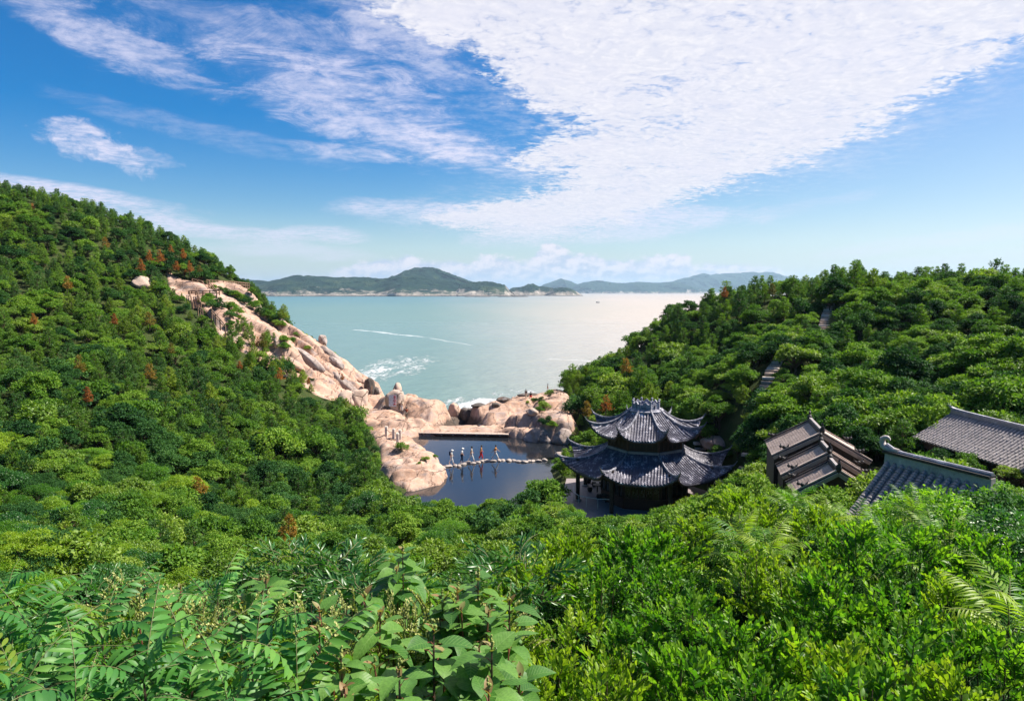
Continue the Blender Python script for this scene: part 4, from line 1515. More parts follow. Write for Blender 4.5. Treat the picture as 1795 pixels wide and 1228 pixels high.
def gable_tier(A, back, span, fall, wallh, k):
    """A = front apex; ridge runs back; slopes to both sides; barge ridges along both gable edges"""
    tr = empty('roof_tier')
    tr.parent = gh
    Bk = A + dback * back
    for sgn in (1, -1):
        s_ = sideL * sgn
        L0, L1 = A + s_ * span - Vector((0, 0, fall)), Bk + s_ * span - Vector((0, 0, fall))
        e = empty('roof_slope')
        e.parent = tr
        # rows run from ridge to eave
        if sgn > 0:
            f_, n_ = tiled_plane('g', tr, Bk, A, L0, L1, int(back / .15), .045, MT['tile_brown'], .16, .06, per_row=False)
        else:
            f_, n_ = tiled_plane('g', tr, A, Bk, L1, L0, int(back / .15), .045, MT['tile_brown'], .16, .06, per_row=False)
        bpy.data.objects.remove(e)
        # barge ridge along the front edge: three stacked courses
        for (off, hh_, w_, mt_) in ((.0, .03, .26, 'tile_brown'), (.0, .10, .12, 'ridge_black'), (.0, .17, .16, 'tile_brown')):
            MB().beam(A + dback * .05 + n_ * (hh_ + .02), L0 + dback * .05 + n_ * (hh_ + .02), w_, .07, n_).build('barge_course', MT[mt_], tr)
        for (hh_, w_, mt_) in (((.08, .2, 'tile_brown'), (.17, .12, 'ridge_black')) if sgn > 0 else ((.05, .14, 'tile_brown'),)):
            MB().beam(Bk - dback * .05 + n_ * hh_, L1 - dback * .05 + n_ * hh_, w_, .08, n_).build('barge_course', MT[mt_], tr)
        # crouching ornament toward the eave end
        for base_, q in ((A, .72), (Bk, .80)):
            p = base_ * (1 - q) + (base_ + s_ * span - Vector((0, 0, fall))) * q + n_ * .30 + dback * (.05 if base_ is A else -.05)
            orn = MB()
            orn.ball(p, .13, 7, 5, (1.0, .7, .9))
            orn.ball(p + s_ * .20 + Vector((0, 0, .05)), .10, 7, 5)
            orn.tube([p - s_ * .1, p - s_ * .24 + Vector((0, 0, .10)), p - s_ * .28 + Vector((0, 0, .24))], [.06, .05, .02], 5)
            orn.tube([p + s_ * .2 + Vector((0, 0, .1)), p + s_ * .26 + Vector((0, 0, .26))], [.04, .012], 5)
            orn.build('ridge_ornament', MT['ridge_black'], tr, True)
    # main ridge and its end finials
    MB().beam(A + Vector((0, 0, .12)), Bk + Vector((0, 0, .12)), .24, .22).build('ridge_base', MT['ridge_black'], tr)
    MB().beam(A + dback * .25 + Vector((0, 0, .30)), Bk - dback * .25 + Vector((0, 0, .30)), .16, .12).build('ridge_cap', MT['tile_grey'], tr)
    for p, sg in ((A, -1), (Bk, 1)):
        fin = MB()
        fin.ball(p + Vector((0, 0, .32)), .17, 8, 6, (1, 1, 1.2))
        fin.tube([p + Vector((0, 0, .3)), p + dback * sg * .14 + Vector((0, 0, .52)), p + dback * sg * .02 + Vector((0, 0, .72)), p - dback * sg * .12 + Vector((0, 0, .66))], [.12, .10, .07, .03], 6)
        fin.build('ridge_finial', MT['ridge_black'], tr, True)
    # gable wall
    gw = MB()
    o_ = A + dback * .22
    g = [o_ + sideL * (span * .97) - Vector((0, 0, fall * .97 + .06)), o_ - Vector((0, 0, .08)), o_ - sideL * (span * .97) - Vector((0, 0, fall * .97 + .06)), o_ - sideL * (span * .97) - Vector((0, 0, fall + wallh)), o_ + sideL * (span * .97) - Vector((0, 0, fall + wallh))]
    gw.add(g + [q + dback * (back - .4) for q in g], [(0, 1, 2, 3, 4), (9, 8, 7, 6, 5), (4, 9, 5, 0), (2, 7, 8, 3)])
    gw.build('gable_wall', MT['wood_dark'] if k == 0 else MT['wood_brown'], tr)


gable_tier(A1, 4.4, 2.75, 1.55, 3.2, 0)
A2_ = Vector(P(1454, 798, 37.9))
gable_tier(A2_, 2.6, 2.45, 1.45, 3.2, 1)
A3_ = Vector(P(1470, 830, 35.2))
gable_tier(A3_, 2.3, 2.2, 1.35, 3.0, 2)
for sgn in (1, -1):
    p = A1 + sideL * sgn * 2.35 + dback * .5
    MB().beam(Vector((p.x, p.y, A1.z - 5)), Vector((p.x, p.y, A1.z - 1.6)), .22, .22, (1, 0, 0)).build('post', MT['stone_slab'], gh)


# ================================================================== BOULDERS
def boulder(name, loc, size, rz, seed, mat, label, cat='boulder', group=None, cuts=5, sub=4, tilt=0, parent=None, boxy=0.0):
    bm = bmesh_ico(sub)
    V, Fc = bm
    rs = np.random.RandomState(seed)
    V = V.copy()
    if boxy:
        V = V / (np.abs(V) ** 4).sum(1, keepdims=True) ** .25 * boxy + V * (1 - boxy)
    for k in range(cuts):
        d = unit(rs.normal(size=3))
        h = rs.uniform(.62, .86)
        over = np.clip(V @ d - h, 0, None)
        V -= np.outer(over * .85, d)
    n = (noise3(V * 1.6 + seed, seed) - .5) * .34 + (noise3(V * 4.5 + seed, seed + 2) - .5) * .12 + (noise3(V * 12, seed + 4) - .5) * .04
    V *= (1 + n)[:, None]
    V *= np.array(size) / 2
    me = np_mesh(name, V, 3, Fc.ravel(), True)
    o = link(name, me, parent, MT[mat])
    o.location = loc
    o.rotation_euler = (tilt, 0, rz)
    return tag(o, label, cat, group)


_ico = {}


def bmesh_ico(sub):
    if sub not in _ico:
        import bmesh
        bm = bmesh.new()
        bmesh.ops.create_icosphere(bm, subdivisions=sub, radius=1)
        _ico[sub] = (np.array([v.co[:] for v in bm.verts]), np.array([[v.index for v in f.verts] for f in bm.faces]))
        bm.free()
    return _ico[sub]


def rock_at(u, v, Y, w_px, h_px, depth, rz, seed, mat, label, group=None, sink=.25, **kw):
    """boulder whose foot shows at pixel (u, v) at distance Y"""
    p = drop(u, v, max(30, Y - 40), Y + 45)
    if p[2] < -5.2 or p[1] > Y + 40:
        p = P(u, v, Y)
    Y = p[1]
    w, h = w_px / F * Y, h_px / F * Y
    depth = min(depth, w * 1.1)
    return boulder('boulder', (p[0], p[1] + depth * .2, p[2] + h * (.5 - sink)), (w, depth, h * 1.3), rz, seed, mat, label, 'boulder', group, **kw)


# inscription boulder with its white panel and red characters
ib = rock_at(690, 719, 103.5, 36, 36, 3.0, -.08, 41, 'granite_slab', 'squared upright boulder with a white painted panel and red characters', sink=.12, cuts=3, boxy=.8)
bp = P(690, 719, 103.5)
hb_ = 34 / F * 103.5
sg_ = MB()
c_ = Vector((bp[0] + .15, bp[1] - 1.62, bp[2] + hb_ * .60))
tilt_ = Matrix.Translation(c_) @ Matrix.Rotation(rad(-9), 4, 'X')
sg_.box((0, 0, 0), (1.1, .06, 1.75), M=tilt_)
pan = sg_.build('painted_panel', MT['sign_white'])
pan.parent = ib
pan.matrix_parent_inverse = (Matrix.Translation(ib.location) @ ib.rotation_euler.to_matrix().to_4x4()).inverted()
# three red characters down the right of the panel: strokes as thin bars
for k, strokes in enumerate([[(-.2, .14, .2, .14), (0, .22, 0, -.18), (-.18, -.02, .18, -.02), (-.22, -.18, .22, -.18)], [(-.18, .2, -.18, -.2), (.18, .2, .18, -.2), (-.18, .2, .18, .2), (-.18, 0, .18, 0), (-.18, -.2, .18, -.2)], [(0, .22, -.2, -.2), (0, .1, .2, -.2), (-.2, .08, .2, .08)]]):
    ch = MB()
    for x0, z0, x1, z1 in strokes:
        a = tilt_ @ Vector((.30 + x0 * .8, -.045, .55 - k * .55 + z0 * .9))
        b = tilt_ @ Vector((.30 + x1 * .8, -.045, .55 - k * .55 + z1 * .9))
        ch.beam(a, b, .03, .075, (0, 1, 0) if abs(x1 - x0) < 1e-3 else (0, 0, 1))
    o = ch.build('painted_character', MT['sign_red'])
    o.parent = ib
    o.matrix_parent_inverse = pan.matrix_parent_inverse.copy()
rock_at(697, 692, 113, 17, 26, 1.6, .3, 7, 'granite_slab', 'thin pointed rock standing on top of the whaleback outcrop', cuts=7, sub=3)
rock_at(629, 710, 108, 38, 30, 3.2, .15, 12, 'granite_slab', 'big square-cut grey boulder at the foot of the ridge', cuts=4, sub=4, boxy=.75)
rock_at(606, 708, 110, 34, 26, 3, .3, 14, 'granite_slab', 'broken grey block half behind the big square boulder', cuts=6, sub=3)
rock_at(676, 716, 104.5, 12, 8, 1.0, .3, 15, 'granite_grey', 'low grey stone leaning on the left of the inscribed boulder', cuts=5, sub=3)
rock_at(820, 731, 116, 30, 22, 3.2, .2, 17, 'granite_dark', 'black wet boulder in the gap where the surf comes in', sink=.3)
rock_at(795, 729, 113, 26, 26, 3.0, .5, 18, 'granite', 'brown rounded end boulder of the whaleback outcrop beside the black one', sink=.3)
rock_at(647, 690, 128, 18, 34, 2.6, -.6, 19, 'granite_dark', 'tall black wet boulder at the sea end of the ridge', sink=.3, boxy=.4)
rock_at(660, 690, 131, 12, 14, 2.6, -.3, 20, 'granite_dark', 'small black boulder at the waterline beyond the ridge', sink=.3)
rock_at(565, 603, 140, 16, 20, 3.0, .4, 21, 'granite_grey', 'split round boulder perched on the seaward skyline of the ridge', sink=.2)
rock_at(245, 502, 127, 34, 22, 4, .3, 22, 'granite_slab', 'lone grey granite dome among the trees left of the boardwalk', sink=.3, cuts=1)
rock_at(484, 606, 112, 10, 18, 1.4, .2, 23, 'granite_slab', 'upright pale stone beside the trees under the bare slab', sink=.2, sub=3)
def slab_rock(u, v, Y, ln, w, th, rz, seed, mat, label):
    p = drop(u, v, Y - 20, Y + 40)
    o = boulder('boulder', (p[0], p[1], p[2] - th * .10), (ln * 1.15, w, th * .75), rad(rz), seed, mat, label, cuts=4, tilt=0, boxy=.35)
    o.rotation_euler = (rad(12), rad(34), rad(rz + 30))
    return o


slab_rock(512, 636, 110, 4.6, 2.2, 2.2, -40, 24, 'granite', 'broad pale slab boulder where the trees meet the ridge')
slab_rock(540, 628, 116, 6.5, 2.0, 2.4, -44, 25, 'granite_grey', 'long shaded slab in the middle of the ridge')
slab_rock(576, 618, 126, 5.2, 1.8, 1.9, -40, 26, 'granite_grey', 'dark lens-shaped slab near the top edge of the ridge')
slab_rock(590, 634, 122, 3.6, 1.5, 1.5, -40, 27, 'granite_grey', 'small dark wedge lower on the ridge edge')
slab_rock(600, 668, 114, 6.0, 1.7, 1.8, -44, 28, 'granite_grey', 'long grey slab low on the ridge above the trees')
slab_rock(566, 650, 114, 5.0, 1.6, 1.6, -46, 29, 'granite', 'pink slab lying below the long shaded one')
slab_rock(626, 660, 124, 5.0, 1.6, 1.8, -42, 30, 'granite', 'cracked pink slab near the sea end of the ridge')
for k, (u, v, Y, w_, h_) in enumerate([(838, 713, 132, 26, 7), (884, 702, 140, 30, 7), (925, 694, 150, 40, 5), (868, 712, 126, 18, 8)]):
    rock_at(u, v, Y, w_, h_, 3, .5, 60 + k, 'granite_dark', ['black wave-washed ledge nearest the gap on the right headland', 'black ledge half way along the right headland', 'low black ledge under the sitting visitors', 'short black step of rock above the surf'][k], sink=.3, sub=3)
rock_at(935, 803, 79.5, 24, 8, 1.1, 0, 35, 'granite_pool', 'flat pink rock just above the water in the pool', sink=.25, cuts=1, sub=3)
rock_at(933, 727, 97, 24, 12, 1.8, .1, 36, 'granite_slab', 'blocky boulder above the cut steps on the right headland', sink=.2)
rock_at(952, 772, 91, 62, 26, 3.4, .1, 37, 'granite_grey', 'large shaded grey boulder at the right end of the dam', sink=.35, boxy=.6)
rock_at(990, 776, 88, 44, 30, 3.2, .3, 38, 'granite_grey', 'dark grey boulder overhanging the right side of the pool', sink=.3, boxy=.5)
rock_at(1262, 781, 66, 58, 18, 2.8, .4, 39, 'granite', 'flat brown boulder beside the steps to the right of the pavilion', sink=.3, boxy=.5)
rock_at(985, 803, 74, 30, 14, 1.6, .4, 40, 'granite_grey', 'low mossy boulder at the right edge of the pool under the eave', sink=.3, sub=3)

# stepping stones across the pool
ST = [(774, 821, 14, 5), (784, 818, 17, 7), (789, 817, 8, 4), (798, 816.5, 9, 4), (804, 818, 9, 4.5), (811, 814.5, 16, 6), (820, 811.5, 14, 6), (829, 812.5, 12, 6), (838, 811, 9, 4.5), (845, 809, 14, 5.5), (854, 808, 12, 4.5), (864, 808.5, 13, 5.5), (875, 808, 9, 5), (882, 807.5, 9, 4.5), (892, 808, 11, 5),
      (901, 808, 9, 4.5), (910, 809.5, 12, 6.5), (920, 810.5, 14, 7), (928, 809, 7, 6), (934, 809, 8, 5), (943, 808.5, 14, 6), (955, 807, 12, 6)]
for k, (u, v, w_, h_) in enumerate(ST):
    p = Pz(u, v, .0)
    where = ['first at the pink bank, the smallest', 'second from the bank, broad and flat', 'third from the bank, under the white-capped walker', 'small one just behind the white-capped walker', 'before the walker in dark trousers', 'under the walker in dark trousers', 'under the rear foot of the walker in white', 'under the front foot of the walker in white',
             'just behind the walker in red trousers', 'under the walker in red trousers', 'broad one in front of the walker in red trousers', 'under the rear foot of the foremost walker', 'under the front foot of the foremost walker', 'first empty one ahead of the foremost walker', 'second empty one ahead of the foremost walker',
             'third empty one ahead of the foremost walker', 'lumpy one left of the double stone', 'largest double stone near the right bank', 'tall narrow one leaning on the double stone', 'small one under the flat pink rock', 'second from the right bank, half overgrown', 'last at the right bank among the leaves'][k]
    boulder('stepping_stone', (p[0], p[1] + .15, .03), (w_ / F * p[1] * 1.05, R.uniform(.6, .9), R.uniform(.34, .46)), R.uniform(-.5, .5), 80 + k, 'stone_slab', 'stepping stone %s' % where, 'stepping stone', 'stepping stones across the pool', cuts=7, sub=3, boxy=.3)

# ================================================================== DAM WALK, POSTS, STEPS
dam = empty('dam_walkway', (0, 0, 0))
tag(dam, 'narrow dam walkway of pinkish stone slabs closing the far side of the pool', 'walkway')
pa, pb = Pz(729, 757.5, .42), Pz(892, 760.5, .42)
pa, pb = Vector(pa), Vector(pb)
MB().beam(pa + Vector((0, .1, -.55)), pb + Vector((0, .1, -.55)), .8, .92).build('dam_wall', MT['wood_brown'], dam)
ns_ = 16
for k in range(ns_):
    a, b = pa.lerp(pb, (k + .03) / ns_), pa.lerp(pb, (k + .97) / ns_)
    MB().beam(a, b, 1.1 + R.uniform(-.05, .05), .13 + R.uniform(-.01, .01)).build('slab', MT['stone_step'], dam)
    if k % 2 == 0:
        c0 = pa.lerp(pb, (k + .5) / ns_)
        MB().box(c0 + Vector((0, -.44, -.14)), (.22, .16, .14)).build('bracket', MT['stone_slab'], dam)
hs_ = tag(empty('headland_steps'), 'flight of cut stone steps climbing from the dam onto the right headland', 'steps')
for k in range(13):
    q = k / 12
    p = P(884 + 34 * q, 759 - 17 * q, 97 + 0.5 * q)
    MB().box((p[0] + .25, p[1] + .3, p[2] - .12), (.85, 1.3, .30), rz=.1).build('step', MT['stone_pale'], hs_)
for k in range(6):
    p = P(922 + k * .4, 741 - k * 2.1, 98 + k * .45)
    MB().box((p[0], p[1], p[2] - .1), (1.5 - k * .06, .5, .26), rz=.05).build('step', MT['stone_pale'], hs_)
ws_ = tag(empty('slipway_steps'), 'narrow pale chiselled steps on the rock face left of the headland', 'steps')
for k in range(7):
    p = P(839.5 + k * .5 - (k % 2), 752.5 - k * 3.0, 101 + k * .6)
    MB().box((p[0], p[1], surf_z(p[0], p[1]) + .05), (.55, .4, .2), rz=.1 * k).build('step', MT['stone_pale'], ws_)
for k, (u, v, h_, w_) in enumerate([(677, 764, 14, 'leftmost'), (690, 768, 14, 'second from the bushes'), (701, 770, 14, 'third from the bushes'), (697, 775, 13, 'nearest the round bush')]):
    p = drop(u, v, 70, 110)
    hh_ = h_ / F * p[1] * 1.15
    o = empty('stone_post', tuple(p))
    MB().box((0, 0, hh_ / 2 - .1), (.34, .34, hh_ + .2), taper=.92).build('shaft', MT['stone_pale'], o)
    MB().box((0, 0, hh_ + .06), (.40, .40, .14), taper=.7).build('cap', MT['stone_pale'], o)
    tag(o, 'square pale stone post of the chain fence on the left bank, %s' % w_, 'post', 'stone posts beside the pool')
    if k:
        ch_ = [Vector(prev) + (Vector((p[0], p[1], p[2] + hh_ * .8)) - Vector(prev)) * (i / 8) + Vector((0, 0, -.25 * math.sin(PI * i / 8))) for i in range(9)]
        tag(MB().tube(ch_, .03, 5).build('chain', MT['wood_dark']), 'sagging dark chain between %s' % ['the two leftmost stone posts', 'the middle stone posts', 'the last two stone posts'][k - 1], 'chain', 'chains of the stone posts')
    prev = (p[0], p[1], p[2] + hh_ * .8)


# stone stairway up the right hill
def stair(label, pts, width, n):
    s_ = tag(empty('stone_stairway'), label, 'steps')
    P3 = [Vector(P(*q)) for q in pts]
    seg = [(P3[i + 1] - P3[i]).length for i in range(len(P3) - 1)]
    tot = sum(seg)
    for k in range(n):
        d = tot * (k + .5) / n
        i = 0
        while i < len(seg) - 1 and d > seg[i]:
            d -= seg[i]
            i += 1
        p = P3[i].lerp(P3[i + 1], d / seg[i])
        z = surf_z(p.x, p.y)
        dv = P3[i + 1] - P3[i]
        rz = math.atan2(dv.y, dv.x) - PI / 2
        MB().box((p.x, p.y, z + .04), (width * R.uniform(.88, 1.12), .52, .26), rz=rz + R.uniform(-.08, .08)).build('step', MT['stone_step'] if k % 3 else MT['stone_pale'], s_)
    return s_


stair('upper flight of grey stone steps near the top of the right hill', [(1441, 576, 85), (1447, 560, 88), (1451, 546, 91), (1455, 534, 94)], 1.35, 15)
stair('middle flight of stone steps winding between the trees of the right hill', [(1300, 702, 61), (1322, 684, 64), (1338, 664, 68), (1352, 646, 71), (1368, 628, 75)], 1.1, 24)
stair('lower stone steps beside the brown boulder right of the pavilion', [(1284, 775, 63), (1262, 762, 65.5), (1244, 750, 68), (1228, 744, 70)], 1.6, 13)

# ================================================================== BOARDWALK ON THE RIDGE
bw = tag(empty('boardwalk'), 'wooden boardwalk with post-and-rail railings and stairs over the bare granite ridge', 'boardwalk')


def rail_run(pts, post_h, npost, deck=False, width=1.3, side=(0, 1, 0)):
    P3 = [Vector(P(*q)) for q in pts]
    seg = [(P3[i + 1] - P3[i]).length for i in range(len(P3) - 1)]
    tot = sum(seg)

    def at_(d):
        i = 0
        while i < len(seg) - 1 and d > seg[i]:
            d -= seg[i]
            i += 1
        return P3[i].lerp(P3[i + 1], min(1, d / seg[i]))
    Q = [at_(tot * k / (npost - 1)) for k in range(npost)]
    sd_ = Vector(side).normalized() * width
    for off in ((Vector((0, 0, 0)), sd_) if deck else (Vector((0, 0, 0)),)):
        for q in Q:
            MB().beam(q + off - Vector((0, 0, .9)), q + off + Vector((0, 0, post_h)), .17, .17, (1, 0, 0)).build('post', MT['wood_rail'], bw)
        for h_ in (post_h * .96, post_h * .52):
            for a, b in zip(Q[:-1], Q[1:]):
                MB().beam(a + off + Vector((0, 0, h_)), b + off + Vector((0, 0, h_)), .09, .15).build('rail', MT['wood_rail'], bw)
    if deck:
        nb_ = int(tot / .28)
        for k in range(nb_):
            a = at_(tot * (k + .5) / nb_)
            b = at_(min(tot, tot * (k + .6) / nb_))
            MB().beam(a - sd_ * .06 + Vector((0, 0, -.02)), a + sd_ * 1.06 + Vector((0, 0, -.02)), .23, .06).build('plank', MT['wood_deck'], bw)
        for off in (Vector((0, 0, 0)), sd_):
            for a, b in zip(Q[:-1], Q[1:]):
                MB().beam(a + off + Vector((0, 0, -.17)), b + off + Vector((0, 0, -.17)), .12, .22).build('joist', MT['wood_deck'], bw)


rail_run([(362, 500, 138), (400, 502, 142), (433, 505, 147)], 1.15, 9, True)
rail_run([(337, 497, 133), (356, 501, 134)], 1.0, 3)
rail_run([(354, 502, 134), (365, 516, 130)], 1.1, 3, True, 1.3, (1, .2, 0))
rail_run([(331, 519, 128), (352, 519, 128.5), (380, 518, 129)], 1.0, 5, True, 1.2, (0, 1, 0))
rail_run([(333, 521, 127), (338, 540, 120)], 1.1, 3, True, 1.4, (1, .1, 0))
rail_run([(347, 546, 118), (355, 551, 117)], .9, 3)
rail_run([(371, 552, 116), (385, 568, 111), (395, 580, 108)], 1.0, 4)

# ================================================================== VEGETATION: builders
def leaves_mesh(name, c, d, up, L, Wd, mat, rs, bend=0.0, mats=None, midx=None):
    """one rhombic leaf (two triangles, folded a little on its midrib) per centre c, pointing along d, facing up"""
    n = len(c)
    d = unit(d)
    s = unit(np.cross(d, up))
    nn = np.cross(s, d)
    L = np.broadcast_to(L, (n,))[:, None]
    Wd = np.broadcast_to(Wd, (n,))[:, None]
    p0 = c
    p2 = c + d * L - nn * bend * L
    mid = c + d * L * .48
    p1 = mid + s * Wd * .5 + nn * Wd * .12
    p3 = mid - s * Wd * .5 + nn * Wd * .12
    V = np.stack([p0, p1, p2, p3], 1).reshape(-1, 3)
    b = np.arange(n) * 4
    T = np.stack([b, b + 1, b + 2, b, b + 2, b + 3], 1).ravel()
    v = rs.rand(n)
    me = np_mesh(name, V, 3, T, False, np.repeat(v, 2))
    me.materials.append(MT[mat])
    return me


def pine_geo(rs, Ht=4.0, wr=1.25, density=1.0, blade=.26, bw=.055, lean=.0):
    """returns tuft centres/dirs plus branch paths"""
    tips, dirs, br = [], [], []
    z = Ht * .16
    while z < Ht * .98:
        f = z / Ht
        rad_ = wr * (1 - f) ** .75 * (0.75 + .5 * rs.rand()) + .16
        nb = max(3, int(round((7 - 3 * f) * density)))
        a0_ = rs.rand() * 6.28
        for k in range(nb):
            if rs.rand() < .12:
                continue
            a = a0_ + k * 6.283 / nb + rs.uniform(-.35, .35)
            L = rad_ * rs.uniform(.65, 1.15)
            rise = rs.uniform(.05, .55) + .5 * f
            e = np.array([math.cos(a) * L, math.sin(a) * L, L * rise])
            o = np.array([lean * f * Ht, 0, z])
            br.append((o, o + e))
            m_ = max(2, int(L / .17))
            for j in range(m_):
                t = .32 + .68 * (j + 1) / m_
                q = o + e * t + rs.normal(size=3) * np.array([.07, .07, .04]) * (1 + L)
                tips.append(q)
                dirs.append(unit(e * .6 + np.array([0, 0, .7 * L + .15])))
        z += Ht * rs.uniform(.065, .10)
    tips.append(np.array([lean * Ht, 0, Ht]))
    dirs.append(np.array([0, 0, 1.]))
    return np.array(tips), np.array(dirs), br


def pine_crown(name, seed, mat, **kw):
    rs = np.random.RandomState(seed)
    tips, dirs, br = pine_geo(rs, **kw)
    nb = 13
    c = np.repeat(tips, nb, 0) + rs.normal(size=(len(tips) * nb, 3)) * .045
    d = unit(np.repeat(dirs, nb, 0) * .75 + rdir(len(c), rs) * .95)
    up = rdir(len(c), rs)
    me = leaves_mesh(name, c, d, up, rs.uniform(.16, .34, len(c)), .075, mat, rs)
    return me, br


def trunk_mesh(name, Ht, r, br, rs, n=5, topf=.97, lean=0):
    mb = MB()
    pts = []
    for k in range(6):
        f = k / 5 * topf
        pts.append((rs.normal() * .03 * Ht * .3 + lean * f * Ht, rs.normal() * .03 * Ht * .3, f * Ht - (.3 if k == 0 else 0)))
    mb.tube(pts, [r * (1 - .85 * k / 5) for k in range(6)], n)
    for a, b in br:
        a = np.array(a)
        b = np.array(b)
        m_ = (a + b) / 2 + np.array([0, 0, -.03])
        mb.tube([a, m_, b], [r * .32, r * .22, r * .07], 3, False)
    return mb.mesh(name, MT['bark'])


def broad_crown(name, seed, mat, Rr=1.6, Hh=1.5, z0=1.6, nbl=17, per=210, leaf=.17, flat=.62, shell=True, skirt=0.0, asp=.55):
    rs = np.random.RandomState(seed)
    C, Dn, U = [], [], []
    lim = []
    for k in range(nbl):
        a = rs.rand() * 6.28
        rr_ = Rr * math.sqrt(rs.rand()) * .82
        zz = z0 + Hh * (1 - (rr_ / Rr) ** 2) * rs.uniform(.35, 1.0) - skirt * rs.rand() * (rr_ / Rr) * z0
        bc = np.array([math.cos(a) * rr_, math.sin(a) * rr_, zz])
        br_ = Rr * rs.uniform(.24, .42)
        lim.append(bc)
        n = int(per * (br_ / (.33 * Rr)) ** 2)
        dd_ = rdir(n, rs)
        dd_[:, 2] = np.abs(dd_[:, 2]) * 1.0 - .25 * rs.rand(n)
        rad_ = br_ * (0.55 + .5 * rs.rand(n) ** .6)
        lump_ = 1 + .25 * np.sin(dd_[:, 0] * 7 + k) * np.sin(dd_[:, 1] * 6 + 2 * k)
        p = bc + dd_ * (rad_ * lump_)[:, None] * np.array([1, 1, flat])
        C.append(p)
        Dn.append(unit(dd_ * .7 + rdir(n, rs) * .7 + np.array([0, 0, -.1])))
        U.append(unit(dd_ * .6 + np.array([0, 0, .9]) + rdir(n, rs) * .55))
    C = np.concatenate(C)
    Dn = np.concatenate(Dn)
    U = np.concatenate(U)
    me = leaves_mesh(name, C, Dn, U, leaf * rs.uniform(.65, 1.25, len(C)), leaf * asp * rs.uniform(.8, 1.2, len(C)), mat, rs, .12)
    return me, lim


def limbs_mesh(name, z0, lim, r, rs, n=5):
    mb = MB()
    top_ = np.array([0, 0, z0 * .75])
    mb.tube([(0, 0, -.4), (rs.normal() * .06, rs.normal() * .06, z0 * .35), tuple(top_)], [r * 1.15, r, r * .8], n)
    for q in lim:
        m_ = top_ * .45 + np.array(q) * .55 + np.array([0, 0, -.1 * z0])
        mb.tube([top_ * rs.uniform(.55, 1), m_, np.array(q)], [r * .5, r * .3, r * .1], 4, False)
    return mb.mesh(name, MT['bark'])


# ---- variants -----------------------------------------------------
PV = []      # pine variants: (crown, trunk, natural height, natural radius, colour word)
for k, (mat, word) in enumerate([('pine_green', 'green'), ('pine_green', 'green'), ('pine_green', 'green'), ('pine_blue', 'dark green'), ('pine_blue', 'dark green'), ('pine_yellow', 'yellow-green'), ('pine_green', 'green'), ('pine_blue', 'dark green')]):
    rs = np.random.RandomState(100 + k)
    hgt = 4.0
    cr, br = pine_crown('pine_crown', 200 + k, mat, Ht=hgt, wr=[1.25, 1.45, 1.1, 1.3, 1.5, 1.3, .95, 1.2][k], density=[1, 1.1, 1, 1, .95, 1, 1.1, .9][k], lean=[0, .04, 0, -.05, .06, 0, 0, .03][k])
    PV.append((cr, trunk_mesh('pine_trunk', hgt, .09, br, rs, 5, .97, [0, .04, 0, -.05, .06, 0, 0, .03][k]), hgt, 1.4, word))
RV = []
for k, (mat, word) in enumerate([('pine_rust', 'rust-brown dead'), ('pine_mixed', 'half-browned'), ('pine_rust', 'rust-brown dead')]):
    rs = np.random.RandomState(300 + k)
    cr, br = pine_crown('rust_crown', 320 + k, mat, Ht=3.4, wr=1.05, density=.8)
    RV.append((cr, trunk_mesh('rust_trunk', 3.4, .08, br, rs), 3.4, 1.1, word))
BV = []
for k, (mat, word, fl, nb_, sk) in enumerate([('broad_green', 'green', .62, 17, .2), ('broad_dark', 'dark green', .6, 18, .3), ('broad_light', 'pale green', .55, 16, .2), ('broad_green', 'green', .38, 20, .1), ('broad_dark', 'dark green', .42, 18, .2), ('broad_green', 'green', .75, 15, .4),
                                              ('broad_light', 'pale green', .4, 18, .1)]):
    rs = np.random.RandomState(400 + k)
    cr, lim = broad_crown('broad_crown', 420 + k, mat, Rr=1.6, Hh=1.4, z0=1.5, nbl=nb_, per=230, leaf=.19, flat=fl, skirt=sk)
    BV.append((cr, limbs_mesh('broad_trunk', 1.5, lim, .1, rs), 3.1, 1.75, word))
SV = []      # low bushes down to the ground
for k, (mat, word) in enumerate([('broad_green', 'green'), ('broad_dark', 'dark green'), ('broad_light', 'yellow-green'), ('broad_green', 'green')]):
    rs = np.random.RandomState(500 + k)
    cr, lim = broad_crown('bush_crown', 520 + k, mat, Rr=1.0, Hh=.75, z0=.45, nbl=15, per=170, leaf=.13, flat=.8, skirt=.9)
    SV.append((cr, limbs_mesh('bush_stem', .45, lim, .035, rs, 4), 1.35, 1.15, word))
NV = []      # nearer trees and bushes with small leaves (6-30 m away)
for k, (mat, word, fl, asp) in enumerate([('near_green', 'bright green', .6, .5), ('near_yellow', 'yellow-green', .55, .5), ('broad_dark', 'dark green', .6, .55), ('near_green', 'bright green', .4, .35), ('near_blue', 'deep green', .65, .5), ('near_yellow', 'yellow-green', .38, .4)]):
    rs = np.random.RandomState(600 + k)
    cr, lim = broad_crown('near_crown', 620 + k, mat, Rr=1.3, Hh=1.1, z0=1.0, nbl=22, per=560, leaf=.082, flat=fl, skirt=.8, asp=asp)
    NV.append((cr, limbs_mesh('near_trunk', 1.0, lim, .06, rs), 2.4, 1.45, word))
